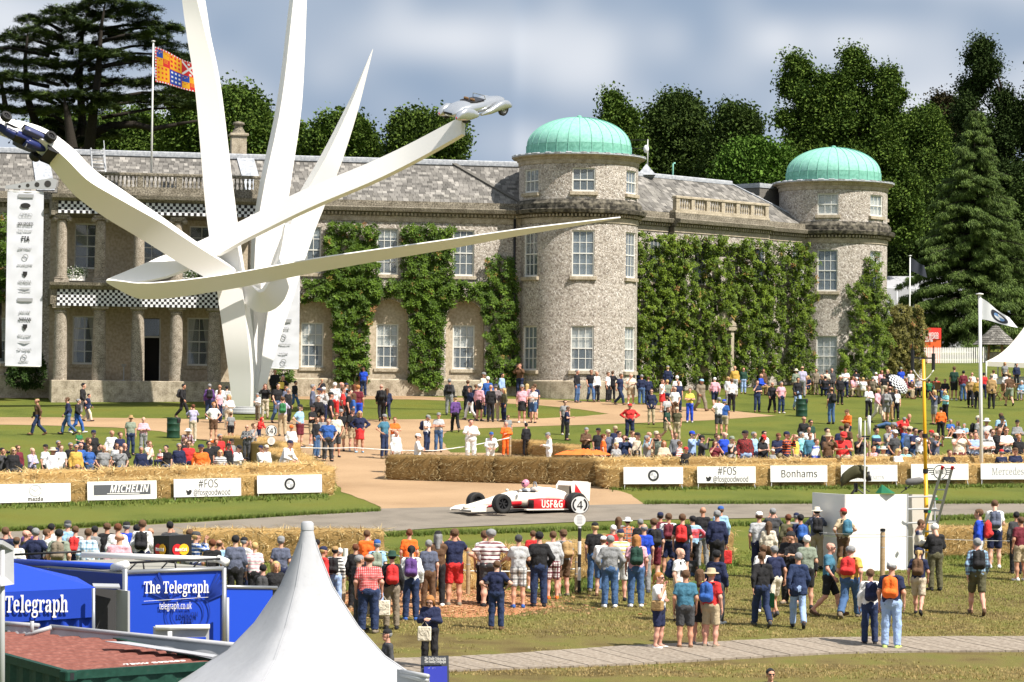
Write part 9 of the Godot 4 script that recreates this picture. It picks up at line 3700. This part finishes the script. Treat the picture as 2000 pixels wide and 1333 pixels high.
	crowd("among the central crowd", "crowd on the gravel drive", """
610 751 832 stand 90 blazer:slate trousers:black short:grey
628 740 794 chin 10 tee:black jeans:navy short:blond
622 759 838 photo 60 shirt:lightgrey trousers:khaki cap:navy
631 757 832 stand 180 shirt:lightgrey jeans:navy cap:white
621 773 850 stand 10 blazer:black trousers:khaki short:black
653 747 826 stand 170 shirt:white trousers:red short:white
666 747 822 stand 60 jacket:grey trousers:grey fringe:grey
675 749 816 stand 120 shirt:sky jeans:navy cap:navy
669 756 840 stand 90 tee:red shorts:darkgrey short:brown
645 767 852 stand 100 vest:black trousers:darkgrey cap:black
680 761 842 stand 90 tee:black trousers:black short:black
689 768 852 stand -90 tee:blue trousers:navy long:brown
698 752 832 stand 170 tee:maroon shorts:royal short:ginger
691 751 826 stand 190 tee:beige jeans:navy long:auburn
709 717 776 stand -10 polo:royal jeans:indigo short:black shades dark bag:white
733 710 770 stand 10 shirt:paleblue trousers:black bald shades camera:black
744 751 824 walk' 190 jacket:black trousers:black bald pack:black
755 758 822 walk 190 jacket:navy trousers:navy long:brown
617 815 896 stand 60 jacket:black jeans:denim short:brown
640 817 902 pocket 10 tee:blue trousers:darkgrey short:brown stout
628 812 894 fold 20 tee:grey trousers:grey short:brown
656 806 894 pocket 10 tee:cream shorts:darkgrey short:brown shades
665 800 882 stand 0 tee:black shorts:khaki cap:grey
688 798 882 chin 20 shirt:black shorts:khaki cap:darkgrey
702 803 885 hips 0 cardigan:navy skirt:red long:blond shades shoes=sky
609 792 872 fold 60 tee:black shorts:khaki cap:black
750 810 897 hips 45 vest:teal trousers:indigo cap:grey
770 815 892 fold 20 vest:orange trousers:white short:auburn""")
	crowd("by the dark middle bales", "marshals and people at the middle bales", """
773 841 925 stand 40 overalls:white trousers:white fringe:brown
815 848 938 fold 90 overalls:white trousers:white cap:white say=standing_before_the_dark_bales
833 811 884 phone 60 tee:white jeans:indigo cap:grey pack:navy
856 807 884 fold 0 tee:lightgrey jeans:denim cap:grey
889 774 845 walk 195 shirt:purple trousers:black cap:black
919 819 902 chin 10 overalls:white trousers:white short:black stout
957 845 920 lean 10 overalls:white trousers:white cap:blue
988 824 892 chin 10 jacket:orange trousers:orange bald
992 811 872 stand 20 tee:grey jeans:navy short:brown shades
1027 827 892 stand 200 jacket:black trousers:black cap:black
1072 845 925 phone -80 overalls:white trousers:white cap:grey
1103 782 850 stand 20 tee:grey jeans:black short:brown shades
1107 794 861 phone 80 tee:navy trousers:black short:brown""")
	crowd("by the front wall magnolias", "people on the drive before the front wall", """
883 715 772 stand 100 jacket:blue trousers:navy bald pack:brown
888 719 772 stand 110 jacket:blue trousers:navy short:brown
877 740 811 stand 180 jacket:darkgrey trousers:grey short:grey pack:black
913 743 808 stand 180 jacket:black trousers:black short:brown
918 757 821 walk' -50 jacket:navy trousers:white long:brown
929 751 816 stand 120 jacket:navy trousers:navy short:brown
936 751 823 stand 150 jacket:pink skirt:black cap:white
944 728 800 stand 60 jacket:cream trousers:khaki cap:grey
952 731 815 stand 180 shirt:blue trousers:navy short:white
958 752 825 stand 180 jacket:black trousers:black bald
967 751 823 stand 190 shirt:maroon~grey~check trousers:beige cap:navy
984 759 824 stand -60 jacket:olive jeans:navy long:blond satchel:tan
980 729 792 stand 60 shirt:paleblue trousers:grey short:black pack:black
1015 710 776 photo -20 jacket:brown jeans:navy short:brown camera:black
1019 752 827 stand 0 tee:pink skirt:black cap:grey
1029 750 816 stand 150 tee:pink trousers:black long:blond
1041 754 827 phone -30 tee:white shorts:denim short:brown
1044 750 820 stand 180 tee:navy shorts:navy short:brown""")
	crowd("on the lawn by the near tower", "people on the lawn by the near tower", """
1127 722 787 stand 60 jacket:black jeans:denim short:grey bag:white
1154 722 786 walk 10 polo:black jeans:denim short:brown shades
1165 726 786 stand 30 shirt:purple~white~check jeans:black bald shoes=taupe
1187 727 786 stand 60 tee:white trousers:black short:brown shoes=taupe
1196 725 784 hips 180 tee:black trousers:black short:brown
1211 730 792 walk' 60 tee:navy jeans:indigo short:brown
1232 730 790 chin 10 tee:cream~beige~stripe shorts:khaki bald stout
1242 710 768 stand 0 suit:royal~white~half trousers:blue short:auburn
1253 732 791 stand 180 jumper:navy jeans:denim short:grey
1266 736 791 stand 190 jacket:navy jeans:navy short:brown
1272 760 830 pocket 0 blazer:navy trousers:khaki short:brown shades
1230 789 857 hips 0 jacket:red trousers:navy cap:red stout
1304 715 774 stand 180 coat:navy trousers:black cap:grey
1293 741 806 chin 60 tee:white skirt:red short:brown
1303 742 802 stand 180 tee:sage jeans:navy short:blond pack:lime
1322 734 802 stand 180 tee:white trousers:khaki short:white
1325 744 806 stand 20 tee:navy jeans:navy short:grey
1318 756 822 pocket 10 tee:white trousers:brown fringe:brown shades
1302 774 837 stand 195 tee:lightgrey~sage~floral trousers:black short:brown
1303 795 862 walk 60 tee:darkgreen shorts:khaki short:brown
1322 796 862 stand -20 tee:olive trousers:khaki cap:beige pack:tan
1347 758 826 fold 0 tee:yellow trousers:royal short:brown shoes=white
1369 741 804 walk 30 jacket:taupe trousers:taupe cap:sky stout
1396 737 800 walk' 190 shirt:pink shorts:navy short:white pack:black
1404 776 851 hips 190 tee:white shorts:darkgrey short:grey
1414 781 851 stand 170 tee:blue shorts:khaki cap:royal
1422 736 792 stand 30 jacket:lightgrey trousers:grey long:blond
1429 740 805 stand 180 cardigan:white trousers:black short:brown
1435 715 774 stand 0 jacket:mustard trousers:lightgrey bald
1452 718 770 stand 10 jacket:darkgreen jeans:paleblue short:brown
1491 721 772 stand 10 jacket:brown trousers:brown long:brown
1487 731 773 sit 60 jacket:royal trousers:tan bald
1479 743 806 chin 10 tee:navy jeans:indigo short:brown
1508 747 807 walk 10 jacket:black~maroon~half trousers:black bald shades
1526 746 808 pocket 20 polo:pink jeans:indigo short:grey
1555 721 777 stand 190 jacket:sage trousers:khaki sunhat:cream
1567 716 777 stand 180 polo:lavender trousers:grey fringe:brown
1558 737 802 walk 10 coat:black jeans:paleblue short:black bag:black
1578 734 772 sit -40 dress:navy skirt:navy long:blond
1594 721 772 stand 10 blazer:taupe trousers:taupe bald""")
	crowd("right straw wall crowd", "crowd behind the right straw wall", """
1144 835 912 phone 20 jacket:brown trousers:black short:grey
1168 837 920 stand 30 tee:black jeans:navy cap:black
1178 848 930 stand 90 vest:orange trousers:white short:auburn
1187 840 925 stand 30 tee:slate jeans:navy cap:beige
1201 833 916 stand 30 jacket:navy jeans:navy cap:khaki
1208 842 926 stand 50 shirt:grey~white~check jeans:navy short:black shades
1203 865 946 stand 30 tee:lightgrey~darkgrey~floral jeans:navy short:blond
1218 850 936 photo 20 jacket:indigo jeans:black short:brown camera:black
1234 842 926 stand 50 tee:white trousers:khaki short:brown
1244 846 940 stand 60 jacket:beige trousers:khaki cap:black satchel:black
1263 851 945 photo 70 tee:grey jeans:navy short:grey camera:black
1267 844 926 stand 40 shirt:sky jeans:navy bald
1281 843 930 stand 30 shirt:khaki jeans:navy cap:beige
1287 847 940 stand -40 tee:sage jeans:black short:brown
1296 861 945 fold 20 cardigan:beige trousers:khaki long:ginger
1319 845 930 stand 20 shirt:navy~grey~check jeans:navy short:brown
1327 862 946 stand 70 jumper:white~red~stripe jeans:navy short:brown shades
1339 874 950 stand 40 jacket:black jeans:black cap:red
1351 843 938 photo 60 shirt:paleblue jeans:navy cap:royal
1370 851 942 photo 80 jacket:darkgrey jeans:black cap:black camera:black
1400 849 935 stand 50 tee:blue jeans:navy short:brown
1396 861 946 photo 20 tee:maroon jeans:navy long:brown
1414 844 935 stand 40 tee:royal jeans:black bald
1429 853 945 chin 50 vest:lightgrey~black~half trousers:brown cap:sage
1455 842 940 stand 20 shirt:black~red~floral jeans:paleblue cap:black stout
1472 844 930 stand 50 shirt:sky jeans:navy short:grey
1489 850 940 phone 40 tee:black jeans:black cap:red longhair
1492 842 924 stand 30 tee:white jeans:navy short:black shades
1509 878 946 stand 40 tee:grey jeans:navy cap:cream
1519 846 936 phone 20 tee:navy trousers:khaki short:auburn
1536 844 940 photo 60 jacket:navy~orange~stripe jeans:navy cap:navy
1554 849 936 stand 60 tee:yellow trousers:khaki bald shades
1565 844 926 stand 60 tee:aqua jeans:navy short:grey
1582 845 936 stand 20 jumper:teal jeans:navy short:brown
1594 857 946 stand 50 jacket:royal~white~half jeans:navy short:brown
1570 814 896 stand 20 jacket:black jeans:black fringe:brown shades
1583 820 902 stand 30 tee:darkgreen jeans:navy short:black shades
1579 833 916 stand 20 tee:white jeans:black short:black
1615 836 926 stand 30 jacket:black jeans:black short:black
1617 847 946 photo 30 jacket:brown trousers:black sunhat:khaki
1646 844 946 phone 10 polo:red trousers:beige cap:red stout handset:black
1643 832 926 stand 190 tee:navy jeans:navy short:brown
1654 827 926 stand 140 tee:brown jeans:navy short:brown
1656 800 872 phone -60 jacket:orange trousers:navy short:brown
1678 848 940 photo 40 tee:black trousers:beige bald camera:black
1711 835 930 fold 50 tee:aqua~navy~half jeans:navy short:black
1706 870 943 sit 20 shirt:pink trousers:khaki short:black
1725 873 943 sit 40 jacket:beige~olive~floral trousers:khaki sunhat:cream
1734 832 926 chin 50 tee:grey jeans:navy short:brown
1745 826 916 stand 60 shirt:white~blue~check jeans:navy cap:grey
1748 841 936 pocket 40 tee:darkgrey jeans:navy cap:white
1755 877 947 sit 50 tee:white jeans:navy long:blond shades
1769 874 944 sit 20 jacket:aqua jeans:navy long:beige shades
1767 832 922 stand 60 shirt:blue jeans:navy fringe:brown shades
1777 834 926 stand 120 shirt:paleblue jeans:navy cap:beige
1787 836 930 fold 40 tee:navy jeans:denim short:black shades
1765 815 852 floor 190 tee:red jeans:navy short:grey pack:black
1750 806 838 lie 0 tee:red jeans:denim bald
1798 840 936 photo 40 tee:white trousers:olive short:black
1819 841 926 stand 60 tee:darkgrey jeans:navy cap:red
1828 847 936 photo 60 tee:slate jeans:navy cap:beige handset:black
1838 795 860 stand 185 jacket:orange trousers:black short:black
1859 819 852 floor 20 polo:blue jeans:navy short:grey
1868 823 857 floor -60 tee:grey shorts:navy long:brown
1882 827 860 floor -30 tee:sky shorts:khaki short:grey
1873 841 940 photo 20 tee:cream trousers:maroon sunhat:white stout
1855 879 946 sit 20 jacket:black jeans:navy short:brown
1905 844 940 fold 20 polo:paleblue jeans:navy short:brown
1896 845 930 stand 20 tee:lightgrey jeans:navy short:brown
1911 813 900 stand 60 tee:grey trousers:khaki cap:cream pack:black
1927 818 906 stand 10 jacket:lightgrey trousers:grey sunhat:white shades
1927 842 940 fold 20 tee:black~white~half trousers:beige bald shades
1938 838 936 stand 20 tee:white jeans:navy short:brown shades
1951 834 936 stand 20 hoodie:black jeans:black short:brown
1965 835 936 fold 20 tee:white jeans:navy short:auburn shades
1957 814 900 chin 40 tee:black trousers:black sunhat:black
1955 807 892 stand 190 polo:sky trousers:grey short:brown
1956 879 946 sit 190 tee:navy jeans:navy cap:red
1984 876 946 sit 10 tee:navy jeans:navy cap:brown
1990 848 940 stand 10 tee:black jeans:black short:ginger
1987 821 902 fold 10 jumper:grey jeans:navy cap:black""")
	crowd("on the right lawn", "people walking on the right lawn", """
1624 757 829 stand 205 tee:darkgrey jeans:denim fringe:brown pack:black
1641 734 791 stand 10 jacket:black~blue~half trousers:black short:white
1697 754 819 chin 10 shirt:white trousers:black short:brown
1714 758 826 walk 60 jacket:pink trousers:cream short:blond bag:taupe
1731 759 826 walk' 175 shirt:grey shorts:grey short:brown pack:grey
1738 755 824 stand 190 shirt:black trousers:tan fringe:brown
1750 760 821 stand 0 tee:white trousers:black long:brown shades
1825 762 830 photo -60 tee:slate shorts:grey long:blond pack:black
1847 763 824 phone -50 tee:aqua trousers:black long:blond bag:cream
1864 716 783 stand 165 vest:darkgreen shorts:black short:brown
1882 724 784 stand 180 jumper:maroon jeans:denim short:black pack:black
1899 728 780 stand 180 shirt:lavender~white~check jeans:navy bald
1896 736 797 walk -10 shirt:tan trousers:black bald shades
1922 728 780 stand 180 tee:red jeans:navy short:black
1910 738 799 stand 150 shirt:mustard trousers:black bald
1937 731 799 stand 180 blazer:tan trousers:black cap:khaki
1941 723 777 chin 180 tee:white trousers:khaki short:brown
1965 728 780 stand 180 shirt:white trousers:brown sunhat:khaki
1972 730 794 walk 185 tee:brown shorts:sage cap:tan satchel:black
73 779 851 walk -80 jacket:brown jeans:indigo fringe:brown satchel:black say=on_the_left_lawn
132 776 850 walk' -80 jacket:navy jeans:denim short:brown say=on_the_left_lawn
150 779 847 walk 85 jacket:black jeans:blue short:grey say=on_the_left_lawn
160 748 824 walk 80 jacket:black trousers:grey short:black say=on_the_left_lawn
171 769 824 walk' 80 blazer:navy trousers:cream short:black say=on_the_left_lawn
327 684 745 chin -40 blazer:black trousers:black short:black say=in_the_portico_shade""")
	crowd("at the terrace tables", "people at the terrace tables", """
1615 723 772 stand 180 jacket:cream trousers:khaki short:brown
1625 720 772 stand 10 blazer:darkgrey trousers:darkgrey fringe:brown
1605 732 772 sit 60 shirt:darkgrey trousers:black fringe:grey
1612 735 775 sit 185 tee:black jeans:navy short:black
1651 720 777 phone 0 tee:grey~white~check jeans:navy short:brown
1672 722 772 stand 190 tee:black trousers:black short:black
1666 735 776 sit 60 polo:pink trousers:khaki short:brown
1673 737 776 sit -60 tee:white trousers:khaki short:white
1686 738 777 sit 180 tee:white trousers:beige short:blond
1705 736 777 sit 150 blazer:taupe trousers:brown short:grey
1711 728 774 stand 20 shirt:white trousers:black cap:white
1722 723 777 stand 20 tee:pink trousers:navy long:auburn
1734 722 774 stand -30 jacket:black trousers:black long:blond
1727 731 782 stand 185 tee:black trousers:beige short:brown
1745 735 777 sit 40 blazer:navy trousers:grey short:white
1754 736 777 sit 180 tee:navy jeans:navy long:blond
1760 718 770 stand 0 tee:royal trousers:khaki cap:sage
1779 723 774 stand 10 tee:white trousers:navy short:brown
1769 737 780 sit 60 jumper:maroon trousers:khaki short:grey
1781 743 778 sit -40 tee:brown jeans:navy cap:royal
1796 736 777 sit -20 shirt:lightgrey trousers:black short:brown
1815 741 778 sit 180 tee:green jeans:navy short:black
1829 737 776 sit 190 tee:red jeans:navy short:brown
1828 742 778 sit 60 shirt:sky jeans:navy short:black
1846 741 782 sit -20 jacket:black jeans:denim short:brown
1963 707 756 stand 0 tee:grey trousers:black long:blond
1986 710 757 stand 10 shirt:navy trousers:black short:black
1996 744 783 sit -30 shirt:sky trousers:grey short:white""")
	heights.sort()
	var limit:float=heights[maxi(0,heights.size()-299)]
	for e in everyone:
		person(e[0],e[1],e[2],e[3]<limit)
	merge_far()
	var car:=get_node("racing_car") as Node3D
	var d:=thing("person","racing driver in a pink helmet at the wheel of the white car","person",car.transform*V3(0.02,0.08,0),car.rotation.y-PI/2)
	d.scale=V3(0.94,0.94,0.94)
	put("body",figure("drive","body",false),plain(lin(0.5,0.3,0.2),0.6),d)
	put("suit",figure("drive","shirt",false),cloth("white"),d)
	put("trousers",figure("drive","trousers",false),cloth("white"),d)
	var h:=put("helmet",hair_mesh("helmet"),plain(lin(0.72,0.26,0.36),0.25),d)
	h.position=pose_of("drive").H
	var st:=mb(true)
	for i in 8:
		var a:=-0.9+1.8*i/8
		var b:=-0.9+1.8*(i+1)/8
		quad(st,V3(sin(a)*0.135,-0.01,cos(a)*0.14),V3(sin(a)*0.13,0.055,cos(a)*0.135),V3(sin(b)*0.13,0.055,cos(b)*0.135),V3(sin(b)*0.135,-0.01,cos(b)*0.14))
	obj("visor",st,M.black_plastic,d).position=h.position
	for k in said:
		if said[k]>1:
			print("SHARED LABEL ",said[k]," ",k)

func V3(x:float,y:float,z:float)->Vector3:
	return Vector3(x,y,z)
